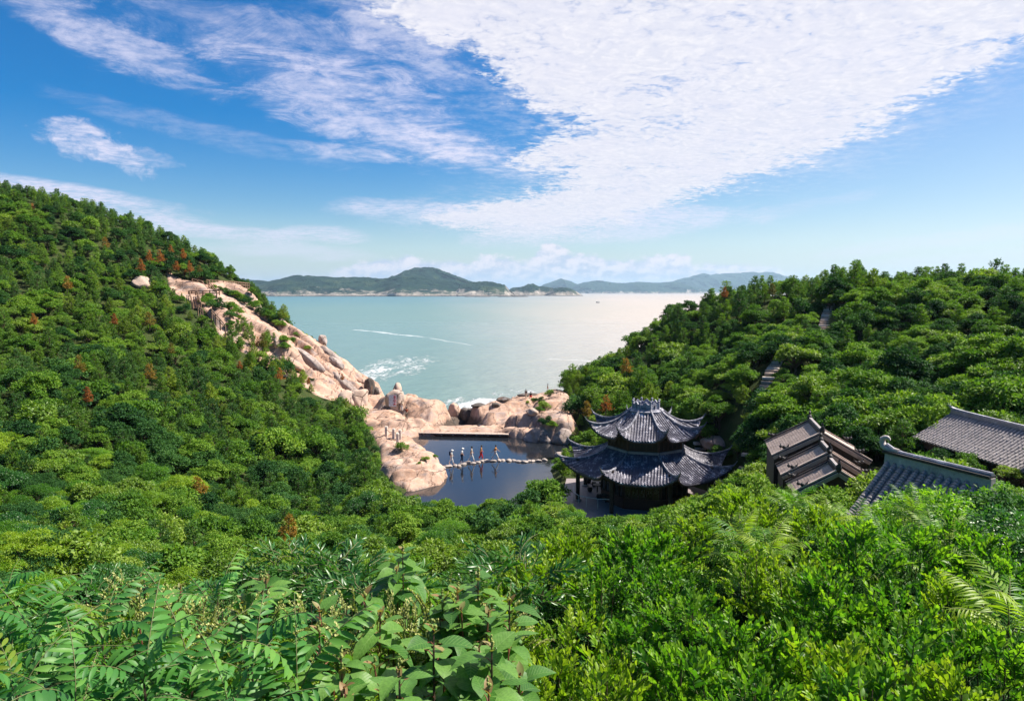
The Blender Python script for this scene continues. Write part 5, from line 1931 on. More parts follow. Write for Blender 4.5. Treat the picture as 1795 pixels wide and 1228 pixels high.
# one-piece far trees: crown and trunk joined in one mesh
def join2(name, a, b):
    va = np.empty(len(a.vertices) * 3, np.float32); a.vertices.foreach_get('co', va)
    vb = np.empty(len(b.vertices) * 3, np.float32); b.vertices.foreach_get('co', vb)
    la = np.empty(len(a.loops), np.int32); a.loops.foreach_get('vertex_index', la)
    lb = np.empty(len(b.loops), np.int32); b.loops.foreach_get('vertex_index', lb)
    ta = np.empty(len(a.polygons), np.int32); a.polygons.foreach_get('loop_total', ta)
    tb = np.empty(len(b.polygons), np.int32); b.polygons.foreach_get('loop_total', tb)
    var = np.empty(len(a.polygons), np.float32); a.attributes['leafvar'].data.foreach_get('value', var)
    me = np_mesh(name, np.concatenate([va, vb]).reshape(-1, 3), np.concatenate([ta, tb]), np.concatenate([la, lb + len(a.vertices)]), False, np.concatenate([var, np.zeros(len(tb), np.float32)]))
    me.materials.append(a.materials[0]); me.materials.append(b.materials[0])
    me.polygons.foreach_set('material_index', np.concatenate([np.zeros(len(ta), np.int32), np.ones(len(tb), np.int32)]))
    return me


FARV = {}
for nm, L_ in (('pine_tree', PV), ('dead_pine', RV), ('broadleaf_tree', BV), ('bush', SV), ('leafy_tree', NV)):
    FARV[nm] = [join2(nm, c_, t_) for c_, t_, _, _, _ in L_]
VARS = {'pine_tree': PV, 'dead_pine': RV, 'broadleaf_tree': BV, 'bush': SV, 'leafy_tree': NV}

# ------------------------------------------------------------------ where nothing may grow or hang in front (pixel outlines with distance)
CLEAR = [  # (distance of the thing kept visible, outline in the picture)
    (106, [(712, 756), (885, 756), (992, 772), (985, 790), (968, 800), (968, 818), (905, 838), (880, 838), (862, 872), (800, 878), (705, 860), (668, 822), (668, 790), (650, 752)]),   # pool and its bank
    (150, [(640, 706), (660, 688), (690, 664), (740, 668), (812, 705), (850, 722), (905, 688), (958, 676), (962, 700), (1002, 736), (990, 778), (885, 764), (680, 760), (648, 748)]),
    (150, [(286, 486), (340, 494), (372, 500), (362, 512), (345, 522), (318, 512), (298, 502)]), (150, [(360, 516), (386, 513), (412, 545), (413, 560), (392, 558), (374, 546)]),
    (150, [(396, 522), (440, 532), (480, 556), (495, 572), (482, 580), (452, 572), (424, 552), (404, 534)]), (150, [(380, 502), (412, 502), (442, 520), (476, 546), (512, 578), (512, 590), (500, 588), (470, 562), (430, 534)]),
    (150, [(492, 578), (532, 572), (600, 604), (668, 690), (640, 708), (592, 692), (548, 660), (516, 628), (500, 604)]), (150, [(230, 484), (262, 488), (262, 502), (228, 500)]),
    (150, [(330, 488), (436, 488), (436, 508), (372, 508), (372, 520), (330, 520)]), (135, [(328, 516), (356, 516), (360, 548), (346, 552), (336, 540)]), (135, [(366, 546), (376, 546), (398, 580), (388, 584)]),
    (63, [(984, 786), (1000, 750), (1030, 705), (1130, 694), (1240, 712), (1275, 780), (1290, 830), (1230, 862), (1150, 884), (1060, 905), (995, 880), (1005, 838)]),   # pavilion
    (42, [(1336, 760), (1415, 722), (1450, 745), (1522, 815), (1518, 855), (1470, 845), (1400, 862), (1352, 812)]),
    (26, [(1542, 768), (1560, 764), (1700, 818), (1640, 838), (1580, 862), (1515, 880), (1530, 830)]),
    (46, [(1604, 756), (1668, 706), (1800, 742), (1800, 818), (1700, 795)]),
    (93, [(1438, 534), (1464, 534), (1458, 574), (1436, 574)]), (74, [(1320, 676), (1346, 630), (1376, 622), (1346, 678), (1310, 684)]), (68, [(1205, 752), (1225, 746), (1285, 768), (1270, 778), (1242, 782)])]
CLEAR = [(y_, np.array(p_, float)) for y_, p_ in CLEAR]
SKYL = np.array([(-600, 150), (-200, 262), (0, 320), (120, 345), (230, 374), (285, 398), (330, 420), (400, 458), (430, 488), (470, 520), (530, 566), (560, 590), (700, 660), (940, 690), (965, 680), (985, 650), (1070, 600), (1100, 575), (1165, 540), (1210, 520), (1250, 503), (1300, 494),
                 (1370, 485), (1420, 478), (1500, 468), (1560, 484), (1640, 468), (1730, 464), (1795, 476), (2400, 470)], float)
SLO = np.arange(-70, 101)


def blocked(u, v, Y):
    for yy, poly in CLEAR:
        if Y < yy and u > poly[:, 0].min() - 1 and u < poly[:, 0].max() + 1 and v > poly[:, 1].min() - 1 and v < poly[:, 1].max() + 1:
            if poly_sd(np.array([u]), np.array([v]), poly)[0] < 0:
                return True
    return False


BUILD_XY = []     # footprints (x, y, radius) where nothing grows
BUILD_XY += [(12.3, 62, 8.9), (7.0, 58.6, 4.0), (19.0, 43.5, 3.8), (17.8, 39, 3.2)]


def fits(x, y, z, h, r, kind):
    """largest scale at which a plant at this place leaves the listed things in view; 0 when none"""
    for f in (1.0, .85, .7, .55, .42):
        pts = np.array([(x, y, z + h * f), (x - r * f * .8, y, z + h * f * .62), (x + r * f * .8, y, z + h * f * .62), (x, y, z + h * f * .5), (x - r * f * .5, y, z + h * f * .88), (x + r * f * .5, y, z + h * f * .88)])
        q = proj(pts)
        lim_ = np.interp(q[:, 0], SKYL[:, 0], SKYL[:, 1])
        if (q[:, 1] < lim_ - (9 if kind == 'pine_tree' else 1)).any():
            continue
        ok = True
        for u_, v_ in q:
            if blocked(u_, v_, y):
                ok = False
                break
        if ok:
            return f
    return 0


# what of the land the camera sees: highest angle so far along each azimuth
azs = np.linspace(-44, 44, 441)
Ys = np.concatenate([np.arange(2, 40, .8), np.arange(40, 200, 1.2)])
AA, YY_ = np.meshgrid(np.tan(np.radians(azs)), Ys)
zz_ = samp(GZs, AA * YY_, YY_) + 1.7 * np.clip(YY_ / 12, 0, 1)
ang_ = (zz_ - H) / YY_
hor = np.maximum.accumulate(ang_, 0)


def seen(x, y, ztop):
    a = math.degrees(math.atan2(x, y))
    i = int(round((a + 44) / 88 * 440))
    if i < 0 or i > 440:
        return False
    j = np.searchsorted(Ys, y - 1.6) - 1
    if j < 0:
        return True
    return (ztop - H) / y > hor[j, i] - .004


def spot_zone(x, y, u, v):
    if y < 30:
        return 'near'
    if u < 690 and y < 48:
        return 'valley'
    if y < 60 and u < 1250:
        return 'valley'
    return 'left' if x < -6 else 'right'


pts_ = []
rs = np.random.RandomState(77)
y = 11.0
while y < 172:
    sp = 1.1 if y < 20 else 1.4 if y < 32 else (1.7 if y < 60 else (1.9 if y < 100 else 2.1))
    xm = y * .84 + 6
    x = -xm
    while x < xm:
        pts_.append((x + rs.uniform(-.5, .5) * sp, y + rs.uniform(-.5, .5) * sp, sp))
        x += sp
    y += sp * .92
TREES = []
for x, y, sp in pts_:
    z = float(samp(GZs, x, y))
    if z < -2.5:
        continue
    if y < 100 and float(poly_sd(np.array([x]), np.array([y]), POND)[0]) < .6:
        continue
    if y > 60 and float(poly_sd(np.array([x]), np.array([y]), ROCK_SHORE)[0]) < .5:
        continue
    if y > 100 and float(poly_sd(np.array([x]), np.array([y]), ROCK_RIDGE)[0]) < .6:
        gu, gv = proj((x, y, surf_z(x, y)))
        if any(yy == 150 and poly_sd(np.array([gu]), np.array([gv]), pp)[0] < 2 for yy, pp in CLEAR):
            continue
        z = surf_z(x, y) - .1
    if any((x - bx) ** 2 + (y - by) ** 2 < br_ ** 2 for bx, by, br_ in BUILD_XY):
        continue
    if 19 < x < 27 and 22 < y < 46 and abs((x - 22.5 - (y - 45) * -.09)) < 3.2 + 0 * y:
        continue
    u, v = proj((x, y, z + 1.5))
    zn = spot_zone(x, y, u, v)
    if zn == 'near' and 1190 < u < 1305 and 890 < v < 1080:
        continue
    if (y > 105 and z < 3 and u < 700) or (y > 98 and u < 955 and z < 3.5 and u > 690):
        continue
    q = R.random()
    cl = fbm(np.array([x * .09]), np.array([y * .09]), 3, 71)[0]
    if zn == 'left':
        kind = 'pine_tree' if q < .74 + (cl - .5) * 1.2 else ('broadleaf_tree' if q < .93 else 'bush')
        h = R.uniform(1.5, 3.4) * (1.3 if R.random() < .08 else 1)
        if u < 330 and y < 105: h *= 1.0
    elif zn == 'right':
        pf = .85 if v < np.interp(u, SKYL[:, 0], SKYL[:, 1]) + 34 else (.62 if (y > 95 or u < 1180) else .16)
        kind = 'pine_tree' if q < pf else ('broadleaf_tree' if q < .92 else 'bush')
        h = R.uniform(1.5, 3.6) * (1.3 if R.random() < .08 else 1)
        if y < 62 and u > 1350: h *= 1.25
    elif zn == 'valley':
        kind = 'leafy_tree' if q < .45 else ('broadleaf_tree' if q < .70 else ('pine_tree' if (q < .80 or (u < 560 and q < .9)) else 'bush'))
        h = R.uniform(1.5, 3.1)
    else:
        kind = 'leafy_tree'
        h = R.uniform(1.7, 3.2)
    L_ = VARS[kind]
    vi = R.randrange(len(L_))
    # tone drifts over the hill in patches
    tone = fbm(np.array([x * .06 + 40]), np.array([y * .06]), 3, 99)[0]
    if kind == 'broadleaf_tree':
        vi = R.choice([2, 6, 0, 3]) if tone > .56 else (R.choice([1, 4, 0, 5]) if tone < .42 else R.choice([0, 3, 5, 1, 2]))
    if kind == 'pine_tree':
        vi = R.choice([0, 1, 2, 5, 6, 5]) if tone > .47 else R.choice([3, 4, 7, 0, 2, 6])
    if kind == 'leafy_tree' and zn == 'near':
        vi = (R.choice([0, 1, 3, 5, 0]) if u > 900 else R.choice([0, 2, 4, 1, 3]))
    nh, nr = L_[vi][2], L_[vi][3]
    s_ = h / nh
    if not seen(x, y, z + h * 1.05):
        continue
    f = fits(x, y, z, h, nr * s_, kind)
    if f <= 0:
        if zn == 'near' or kind == 'bush':
            continue
        kind = 'bush'
        L_ = SV
        vi = R.randrange(4)
        s_ = R.uniform(.45, .75)
        f = fits(x, y, z, 1.35 * s_, 1.1 * s_, kind)
        if f <= 0:
            continue
    TREES.append([kind, vi, x, y, z, s_ * f, u, v, zn])

# dead and half-browned pines one can point at: (u, v, distance, variant, scale)
DEAD = [(95, 372, 150, 1, .6, 'on the upper slope under the left skyline'), (20, 405, 140, 1, .6, 'at the very left edge of the hill'), (300, 437, 140, 0, .6, 'highest of the brown row, near the skyline'), (350, 470, 132, 1, .6, 'right end above the railing'), (392, 622, 106, 1, .6, 'right of the wooden stair foot'), (420, 640, 104, 2, .55, 'below the stair foot towards the ridge'), (300, 610, 92, 1, .6, 'in the middle of the left slope, half browned'), (60, 560, 90, 2, .55, 'near the left edge below the skyline trees'), (452, 600, 108, 0, .6, 'at the lower rim of the bare slab'), (600, 660, 112, 2, .45, 'close to the grey ridge slabs'), (540, 668, 108, 2, .4, 'at the ridge foot among the pale rocks'),
        (58, 398, 140, 0, .75, 'high on the left hill near the left edge of the skyline'), (185, 432, 135, 1, .9, 'below the left skyline, third from the edge'), (262, 448, 132, 0, .8, 'in the brown row on the upper left hill, at its left end'),
        (281, 450, 133, 0, .9, 'second from the left in the brown row above the bare slab'), (308, 465, 128, 2, .75, 'directly above the bare slab on the left hill'), (332, 468, 130, 0, .85, 'just above the railing end on the left hill'), (248, 466, 122, 2, .8, 'left of the bare slab, beside the lone grey dome'),
        (322, 446, 134, 2, .7, 'at the right end of the brown row on the left hill'), (118, 495, 110, 1, .9, 'in the middle of the upper left hillside'), (262, 558, 104, 1, 1.0, 'lower left of the wooden stair'), (140, 640, 78, 1, .8, 'half way down the left hill'),
        (200, 560, 98, 2, .6, 'left of centre on the left hillside'), (262, 650, 84, 1, .9, 'in the centre of the left hillside'), (490, 655, 100, 0, .7, 'low on the left hill beside the bare ridge'), (460, 598, 108, 1, .9, 'under the big bare slab'), (152, 692, 68, 2, .6, 'low on the left hillside'),
        (1062, 706, 84, 0, .85, 'behind the pavilion roof'), (1030, 716, 82, 1, .8, 'left of the pavilion roof crown'), (1098, 640, 98, 1, 1.0, 'on the seaward slope behind the pavilion'), (505, 925, 40, 1, .7, 'in the valley thicket'),
        (350, 850, 55, 1, .75, 'in the dark valley edge of the left hill'), (1355, 505, 104, 1, .8, 'on the right skyline'), (1270, 512, 108, 2, .7, 'on the left end of the right skyline')]
dlist = []
for u, v, Y, vi, s_, where in DEAD:
    p = P(u, v, Y)
    z = float(samp(GZs, p[0], p[1]))
    s_ *= .72
    hh_ = 3.4 * s_
    top_z = p[2] + hh_ * .5
    base = min(z, top_z - hh_) if abs(z - (top_z - hh_)) < 1.5 else z
    dlist.append((vi, p[0], p[1], max(z, p[2] - hh_ * .62), s_ * 1.1, where))
    TREES = [t for t in TREES if (t[2] - p[0]) ** 2 + (t[3] - p[1]) ** 2 > 1.3 ** 2]


def place_plant(kind, vi, x, y, z, s, label, cat, group=None, split=None, rz=None, sq=None):
    """one plant as its own thing; near ones with trunk and crown as parts"""
    rz = R.uniform(0, 6.283) if rz is None else rz
    sz_ = s * R.uniform(.9, 1.12)
    if split is None:
        split = y < 75
    if split:
        o = bpy.data.objects.new(kind, None)
        COL.objects.link(o)
        c_, t_ = VARS[kind][vi][:2]
        link('trunk' if kind not in ('bush',) else 'stem', t_, o)
        link('crown', c_, o)
    else:
        o = bpy.data.objects.new(kind, FARV[kind][vi])
        COL.objects.link(o)
    o.location = (x, y, z - .05)
    o.rotation_euler = (R.uniform(-.06, .06), R.uniform(-.06, .06), rz)
    o.scale = (s, s, sz_) if sq is None else (s * sq, s * sq, s)
    return tag(o, label, cat, group)


ZW = {'left': 'on the slope of the left hill', 'right': 'on the right hillside', 'valley': 'in the thicket of the valley floor', 'near': 'on the near slope'}


def where_words(x, y, u, v, zn):
    sk = np.interp(u, SKYL[:, 0], SKYL[:, 1])
    if zn == 'left':
        if v < sk + 26:
            return 'on the left skyline ' + ('at the picture edge' if u < 110 else ('under the little white cloud' if u < 235 else ('above the brown pines' if u < 345 else 'above the boardwalk')))
        if u > 420 and v < 600: return 'on the seaward side of the bare slabs'
        if u > 560: return 'above the pink bank of the pool' if v > 740 else 'beside the square boulder under the ridge'
        if v < 480: return 'high on the left hill ' + ('near the picture edge' if u < 130 else 'around the brown pines')
        if v < 560: return 'on the left hill ' + ('level with the boardwalk, near the edge' if u < 120 else ('level with the boardwalk' if u < 240 else 'close below the boardwalk'))
        if v < 640: return 'on the left hill ' + ('well below the boardwalk, near the edge' if u < 150 else ('below the lone grey dome' if u < 310 else 'just under the bare slabs'))
        if v < 720: return 'half way down the left hill ' + ('at the edge' if u < 150 else ('in its middle' if u < 330 else 'under the ridge rocks'))
        return 'low on the left hill ' + ('at the edge' if u < 150 else ('in its middle' if u < 350 else 'towards the pool'))
    if zn == 'right':
        if v < sk + 26:
            return 'on the right skyline ' + ('going down to the sea' if u < 1240 else ('before the far blue mountain' if u < 1400 else ('above the upper stone steps' if u < 1520 else ('right of the upper steps' if u < 1660 else 'near the picture edge'))))
        if u < 1100: return 'on the seaward slope ' + ('next to the headland rocks' if u < 1020 else 'behind the pavilion crown')
        if u < 1300 and v > 640: return 'on the bank behind the pavilion' + (' at its right' if u > 1200 else '')
        if u > 1330 and v > 660: return 'in the dark hollow ' + ('behind the stepped gatehouse' if u < 1480 else ('between gatehouse and long hall' if u < 1610 else 'behind the long hall roof'))
        if v < 580: return 'high on the right hill ' + ('left of the upper steps' if u < 1430 else ('right of the upper steps' if u < 1620 else 'near the picture edge'))
        if v < 660: return 'on the middle right hill ' + ('left of the middle steps' if u < 1330 else ('right of the middle steps' if u < 1500 else ('above the hollow' if u < 1650 else 'near the picture edge')))
        return 'by the lower end of the middle stone steps'
    if zn == 'valley':
        if u < 560: return 'in the valley under the left hill ' + ('at the edge' if u < 160 else ('near its middle' if u < 370 else 'towards the pool'))
        if u < 900: return 'in the thicket before the pool' + (' on its left' if u < 700 else '')
        return 'in the thicket before the pavilion' + (' terrace' if u < 1060 else '')
    if u < 450: return 'on the near slope beyond the glossy fronds'
    if u < 900: return 'on the near slope beyond the broad leaves'
    if u < 1150: return 'on the near slope before the pavilion'
    if u < 1330: return 'on the near slope by the dark gap'
    return 'on the near slope ' + ('below the gatehouse' if u < 1500 else ('below the near hall' if u < 1680 else 'at the right edge'))


KW = {'pine_tree': ('pine', 'tree'), 'broadleaf_tree': ('round-crowned tree', 'tree'), 'bush': ('low bush', 'bush'), 'leafy_tree': ('small-leaved tree', 'tree')}
by_kind = {}
for t in TREES:
    by_kind.setdefault(t[0], []).append(t)
n_ind = {}
for kind, L_ in by_kind.items():
    def size_px(t):
        h = VARS[kind][t[1]][2] * t[5]
        out_ = not (-40 < t[6] < 1835 and t[7] < 1300)
        return (h * F / t[3]) * (0.0 if out_ else 1)
    L_.sort(key=size_px, reverse=True)
    ind, rest = L_[:296], L_[296:]
    if len(rest) < 12:
        ind, rest = L_, []
    n_ind[kind] = (len(ind), len(rest))
    word, cat = KW[kind]
    srcs = {}
    for _, vi, x, y, z, s_, u, v, zn in ind:
        ww = where_words(x, y, u, v, zn)
        hgt_ = VARS[kind][vi][2] * s_
        lab = '%s %s %s %s' % ('tall' if hgt_ > 3.5 else ('small' if hgt_ < 1.9 else ('broad' if hgt_ > 2.8 else 'bushy')), VARS[kind][vi][4], word, ww)
        o = place_plant(kind, vi, x, y, z, s_, lab, cat, '%ss %s' % (word, ww))
        srcs.setdefault(vi, FARV[kind][vi])
    if rest:
        # the farther rest of this kind: one object, instanced on points
        nv = len(VARS[kind])
        me = bpy.data.meshes.new('wood_points')
        me.vertices.add(len(rest))
        me.vertices.foreach_set('co', np.array([(t[2], t[3], t[4] - .05) for t in rest], np.float32).ravel())
        for nm, dat, ty in (('sc', [t[5] for t in rest], 'FLOAT'), ('rot', [R.uniform(0, 6.28) for t in rest], 'FLOAT'), ('vid', [t[1] for t in rest], 'INT')):
            a = me.attributes.new(nm, ty, 'POINT')
            a.data.foreach_set('value', dat)
        o = link({'pine_tree': 'pine_wood', 'broadleaf_tree': 'broadleaf_wood', 'bush': 'bush_thicket', 'leafy_tree': 'leafy_thicket'}[kind], me)
        ng = bpy.data.node_groups.new('scatter_' + kind, 'GeometryNodeTree')
        ng.interface.new_socket('Geometry', in_out='INPUT', socket_type='NodeSocketGeometry')
        ng.interface.new_socket('Geometry', in_out='OUTPUT', socket_type='NodeSocketGeometry')
        nn = ng.nodes
        gi = nn.new('NodeGroupInput')
        go = nn.new('NodeGroupOutput')
        jn = nn.new('GeometryNodeJoinGeometry')

        def attr(nm, ty):
            a = nn.new('GeometryNodeInputNamedAttribute')
            a.data_type = ty
            a.inputs[0].default_value = nm
            return a.outputs[0]
        A1, A2, A3 = attr('sc', 'FLOAT'), attr('rot', 'FLOAT'), attr('vid', 'INT')
        cx_ = nn.new('ShaderNodeCombineXYZ')
        ng.links.new(A2, cx_.inputs[2])
        for k in range(nv):
            src = bpy.data.objects.new('source_' + kind, FARV[kind][k])     # mesh carrier, not linked to the scene
            oi = nn.new('GeometryNodeObjectInfo')
            oi.inputs['Object'].default_value = src
            oi.inputs['As Instance'].default_value = True
            cm = nn.new('FunctionNodeCompare')
            cm.data_type = 'INT'
            cm.operation = 'EQUAL'
            ng.links.new(A3, cm.inputs[2])
            cm.inputs[3].default_value = k
            ip = nn.new('GeometryNodeInstanceOnPoints')
            ng.links.new(gi.outputs[0], ip.inputs['Points'])
            ng.links.new(cm.outputs[0], ip.inputs['Selection'])
            ng.links.new(oi.outputs['Geometry'], ip.inputs['Instance'])
            ng.links.new(cx_.outputs[0], ip.inputs['Rotation'])
            ng.links.new(A1, ip.inputs['Scale'])
            ng.links.new(ip.outputs[0], jn.inputs[0])
        ng.links.new(jn.outputs[0], go.inputs[0])
        md = o.modifiers.new('scatter', 'NODES')
        md.node_group = ng
        tag(o, 'farther %ss merging into one green mass on the hillsides' % word, None, None, 'stuff')
for vi, x, y, z, s_, where in dlist:
    place_plant('dead_pine', vi, x, y, z, s_, '%s pine %s' % (RV[vi][4], where), 'tree', 'browned pines among the green ones', split=True)
print('TREES', n_ind)

# ================================================================== PEOPLE
def skin_mesh(name, verts, edges, radii, mat, parent, root=0, lev=1):
    me = bpy.data.meshes.new(name)
    me.from_pydata([tuple(v) for v in verts], edges, [])
    o = link(name, me, parent, mat)
    md = o.modifiers.new('skin', 'SKIN')
    md.use_smooth_shade = True
    for i, r_ in enumerate(radii):
        sv = me.skin_vertices[0].data[i]
        sv.radius = (r_, r_) if not isinstance(r_, tuple) else r_
        sv.use_root = (i == root)
    sb = o.modifiers.new('smooth', 'SUBSURF')
    sb.levels = lev
    sb.render_levels = lev
    return o


def person(u, v, Y, face, label, shirt, trousers, height=1.68, stride=.0, pose='walk', hat=None, pack=None, skirt=False, arm=(.1, -.1), loc=None, group=None):
    p = loc if loc is not None else P(u, v, Y)
    t = empty('person', tuple(p), face)
    tag(t, label, 'person', group)
    k = height / 1.72
    sit = pose in ('sit', 'crouch')
    pz = .95
    if pose == 'sit': pz = .50
    if pose == 'crouch': pz = .42
    lean = .05 if pose == 'walk' else (.18 if sit else 0)
    pel = Vector((0, 0, pz))
    V = [pel, Vector((lean * .4, 0, pz + .20)), Vector((lean * .8, 0, pz + .42)), Vector((lean, 0, pz + .54)), Vector((lean + .02, 0, pz + .60)), Vector((lean + .04, 0, pz + .70)), Vector((lean + .03, 0, pz + .775))]
    Rd = [.125, .115, .14, .06, .055, .095, .085]
    E_ = [(0, 1), (1, 2), (2, 3), (3, 4), (4, 5), (5, 6)]
    arms, legs = [], []
    for sgn, sw in ((1, stride), (-1, -stride)):
        hip = Vector((0, sgn * .09, pz - .04))
        if pose == 'sit':
            knee, ank, toe = Vector((.42, sgn * .12, pz + .02)), Vector((.46, sgn * .12, .08)), Vector((.62, sgn * .13, .04))
        elif pose == 'crouch':
            knee, ank, toe = Vector((.36, sgn * .16, .52)), Vector((.05, sgn * .14, .09)), Vector((.22, sgn * .15, .04))
        else:
            knee = Vector((sw * .5 + .04, sgn * .09, .51))
            ank = Vector((sw * 1.0 - (.06 if sw < 0 else 0), sgn * .09, .09 + (.05 if sw < 0 else 0)))
            toe = ank + Vector((.17, sgn * .01, -.05))
        b = len(V)
        V += [hip, knee, ank, toe]
        Rd += [.095, .062, .042, .035]
        E_ += [(0, b), (b, b + 1), (b + 1, b + 2), (b + 2, b + 3)]
        legs.append((hip, knee, ank))
        a_ = arm[0] if sgn > 0 else arm[1]
        sh = Vector((lean * .9, sgn * .17, pz + .49))
        if pose == 'camera':
            el_, ha = sh + Vector((.10, sgn * .06, -.22)), sh + Vector((.26, -sgn * .08, .06))
        else:
            el_ = sh + Vector((a_ * .7 - .02, sgn * .05, -.27))
            ha = el_ + Vector((a_ * .9 + .06, 0, -.23))
        b = len(V)
        V += [sh, el_, ha]
        Rd += [.06, .042, .028]
        E_ += [(2, b), (b, b + 1), (b + 1, b + 2)]
        d = (ha - el_).normalized()
        for f in range(5):
            off = Vector((.0, (f - 2) * .016, 0)) + d * (.02 if f else -.0)
            L = [.045, .075, .085, .078, .06][f]
            q1 = ha + off + d * L * .55
            q2 = q1 + (d + Vector((.35, 0, .1))).normalized() * L * .5
            if f == 0:
                q1 = ha + Vector((.03, -sgn * .02, 0)) + d * .02
                q2 = q1 + d * .03
            c = len(V)
            V += [q1, q2]
            Rd += [.009, .007]
            E_ += [(b + 2, c), (c, c + 1)]
        arms.append((sh, el_, ha))
    body = skin_mesh('body', [q * k for q in V], E_, [r_ * k for r_ in Rd], MT['skin'], t)
    # shirt: torso and upper arms
    Vs = [V[0] + Vector((0, 0, .02)), V[1], V[2], V[3] + Vector((0, 0, -.02))]
    Rs = [.145, .135, .155, .075]
    Es = [(0, 1), (1, 2), (2, 3)]
    for sh, el_, ha in arms:
        b = len(Vs)
        Vs += [sh, el_ * .75 + sh * .25]
        Rs += [.075, .06]
        Es += [(2, b), (b, b + 1)]
    skin_mesh('shirt', [q * k for q in Vs], Es, [r_ * k for r_ in Rs], MT[shirt], t)
    Vt = [V[0] + Vector((0, 0, -.02))]
    Rt = [.14]
    Et = []
    for hip, knee, ank in legs:
        b = len(Vt)
        Vt += [hip, knee, ank + Vector((0, 0, .05))]
        Rt += [.105, .085 if skirt else .072, .10 if skirt else .06]
        Et += [(0, b), (b, b + 1), (b + 1, b + 2)]
    skin_mesh('trousers', [q * k for q in Vt], Et, [r_ * k for r_ in Rt], MT[trousers], t)
    hd = V[5] * k
    h_ = MB().ball((hd.x - .012, 0, hd.z + .035), .112 * k, 8, 6, (1, .95, 1))
    h_.build('hair', MT['hair'], t, True)
    nose = MB().ball((hd.x + .10 * k, 0, hd.z - .01), .018, 5, 4)
    nose.build('nose', MT['skin'], t)
    if hat:
        MB().ball((hd.x, 0, hd.z + .065), .125 * k, 10, 6, (1, 1, .8)).lathe([(.17, 0), (.18, .012), (.12, .03)], 12, (hd.x + .03, 0, hd.z + .05)).build('cap', MT[hat], t, True)
    if pack:
        MB().box((V[2].x - .21, 0, V[2].z * 1.0 - .1), (.17, .30, .42), taper=.85).build('backpack', MT[pack], t)
    return t


def on_stone(u):
    """feet on the stepping stones"""
    q = min(ST, key=lambda s: abs(s[0] - u))
    p = Pz(u, q[1], .0)
    return (p[0], p[1] + .12, .24)


walkers = 'visitors crossing the stepping stones'
person(0, 0, 0, 0, 'last of the five walkers, white cap, pale clothes and dark backpack', 'cloth_white', 'cloth_white', 1.62, .22, hat='cloth_white', pack='cloth_navy', loc=on_stone(791), group=walkers)
person(0, 0, 0, 0, 'walker in white cap, white shirt and dark trousers, second from the left', 'cloth_white', 'cloth_navy', 1.68, .10, hat='cloth_white', loc=on_stone(809.5), arm=(-.15, .1), group=walkers)
person(0, 0, 0, 0, 'tall dark-haired walker all in cream white, middle of the five', 'cloth_cream', 'cloth_white', 1.76, .30, loc=on_stone(826), group=walkers)
person(0, 0, 0, 0, 'walker in yellow top and bright red trousers, fourth of the line', 'cloth_orange', 'cloth_red', 1.68, .18, skirt=True, loc=on_stone(843), group=walkers)
person(0, 0, 0, 0, 'foremost walker with orange top and long striding white trousers', 'cloth_orange', 'cloth_white', 1.66, .38, arm=(.3, -.3), loc=on_stone(868), group=walkers)
gp = 'visitors at the inscribed boulder'
person(0, 0, 0, PI * .62, 'man in dark red shirt photographing the inscribed boulder', 'cloth_brown', 'cloth_grey', 1.74, .06, 'camera', loc=tuple(drop(713, 735, 60, 140)), group=gp)
person(0, 0, 0, -PI * .5, 'visitor in dark clothes posing against the inscribed boulder', 'cloth_black', 'cloth_grey', 1.70, .02, 'stand', loc=tuple(drop(700, 722, 60, 140)), group=gp)
person(0, 0, 0, -PI * .5, 'visitor in light skirt standing beside the inscribed boulder', 'cloth_cream', 'cloth_white', 1.62, .02, 'stand', skirt=True, loc=tuple(drop(704.5, 721, 60, 140)), group=gp)
person(0, 0, 0, -PI * .4, 'visitor in red trousers seated on top of the whaleback rock', 'cloth_cream', 'cloth_red', 1.6, 0, 'sit', loc=tuple(drop(697, 686, 60, 140)), group=gp)
gq = 'visitors on the right headland'
person(0, 0, 0, PI * .5, 'dark-clothed visitor standing at the edge of the right headland', 'cloth_black', 'cloth_cream', 1.6, .03, 'stand', loc=tuple(drop(922, 699, 60, 190)), group=gq)
person(0, 0, 0, PI * .4, 'visitor in black crouching beside another at the headland edge', 'cloth_black', 'cloth_red', 1.6, 0, 'crouch', loc=tuple(drop(930, 698, 60, 190)), group=gq)
person(0, 0, 0, 0, 'lone pale-clothed visitor just below the trees of the right headland', 'cloth_grey', 'cloth_white', 1.6, .03, 'stand', loc=tuple(drop(960, 688, 60, 190)), group=gq)

# ================================================================== BOAT
bp_ = Pz(1048, 530.5, -5)
bt = empty('fishing_boat', (bp_[0], bp_[1], -5.0), .5)
tag(bt, 'tiny dark fishing boat far out on the bright water', 'boat')
hv = [(-5, -1.2, 1.2), (-5, 1.2, 1.2), (2, 1.3, 1.2), (5.5, 0, 1.9), (2, -1.3, 1.2), (-4.6, -.8, -.2), (-4.6, .8, -.2), (2, .8, -.2), (4.6, 0, -.1), (2, -.8, -.2)]
MB().add(hv, [(0, 5, 6, 1), (1, 6, 7, 2), (2, 7, 8, 3), (3, 8, 9, 4), (4, 9, 5, 0), (0, 1, 2, 3, 4)]).build('hull', MT['hull'], bt)
MB().box((-2.5, 0, 2.1), (2.4, 1.7, 1.9)).box((-2.5, 0, 3.15), (2.9, 2.0, .15)).build('wheelhouse', MT['rail_white'], bt)
MB().tube([(.8, 0, 1.2), (.8, 0, 5)], .08, 5).build('mast', MT['wood_dark'], bt)

# ================================================================== SHRUBS AND GRASS ON THE ROCKS
def bush_at(u, v, Y, s, vi, label, kind='bush', group=None, sq=1.0):
    p = drop(u, v, max(30, Y - 45), Y + 45)
    return place_plant(kind, vi, p[0], p[1], p[2] - .15, s, label, 'bush', group, split=True, sq=sq)


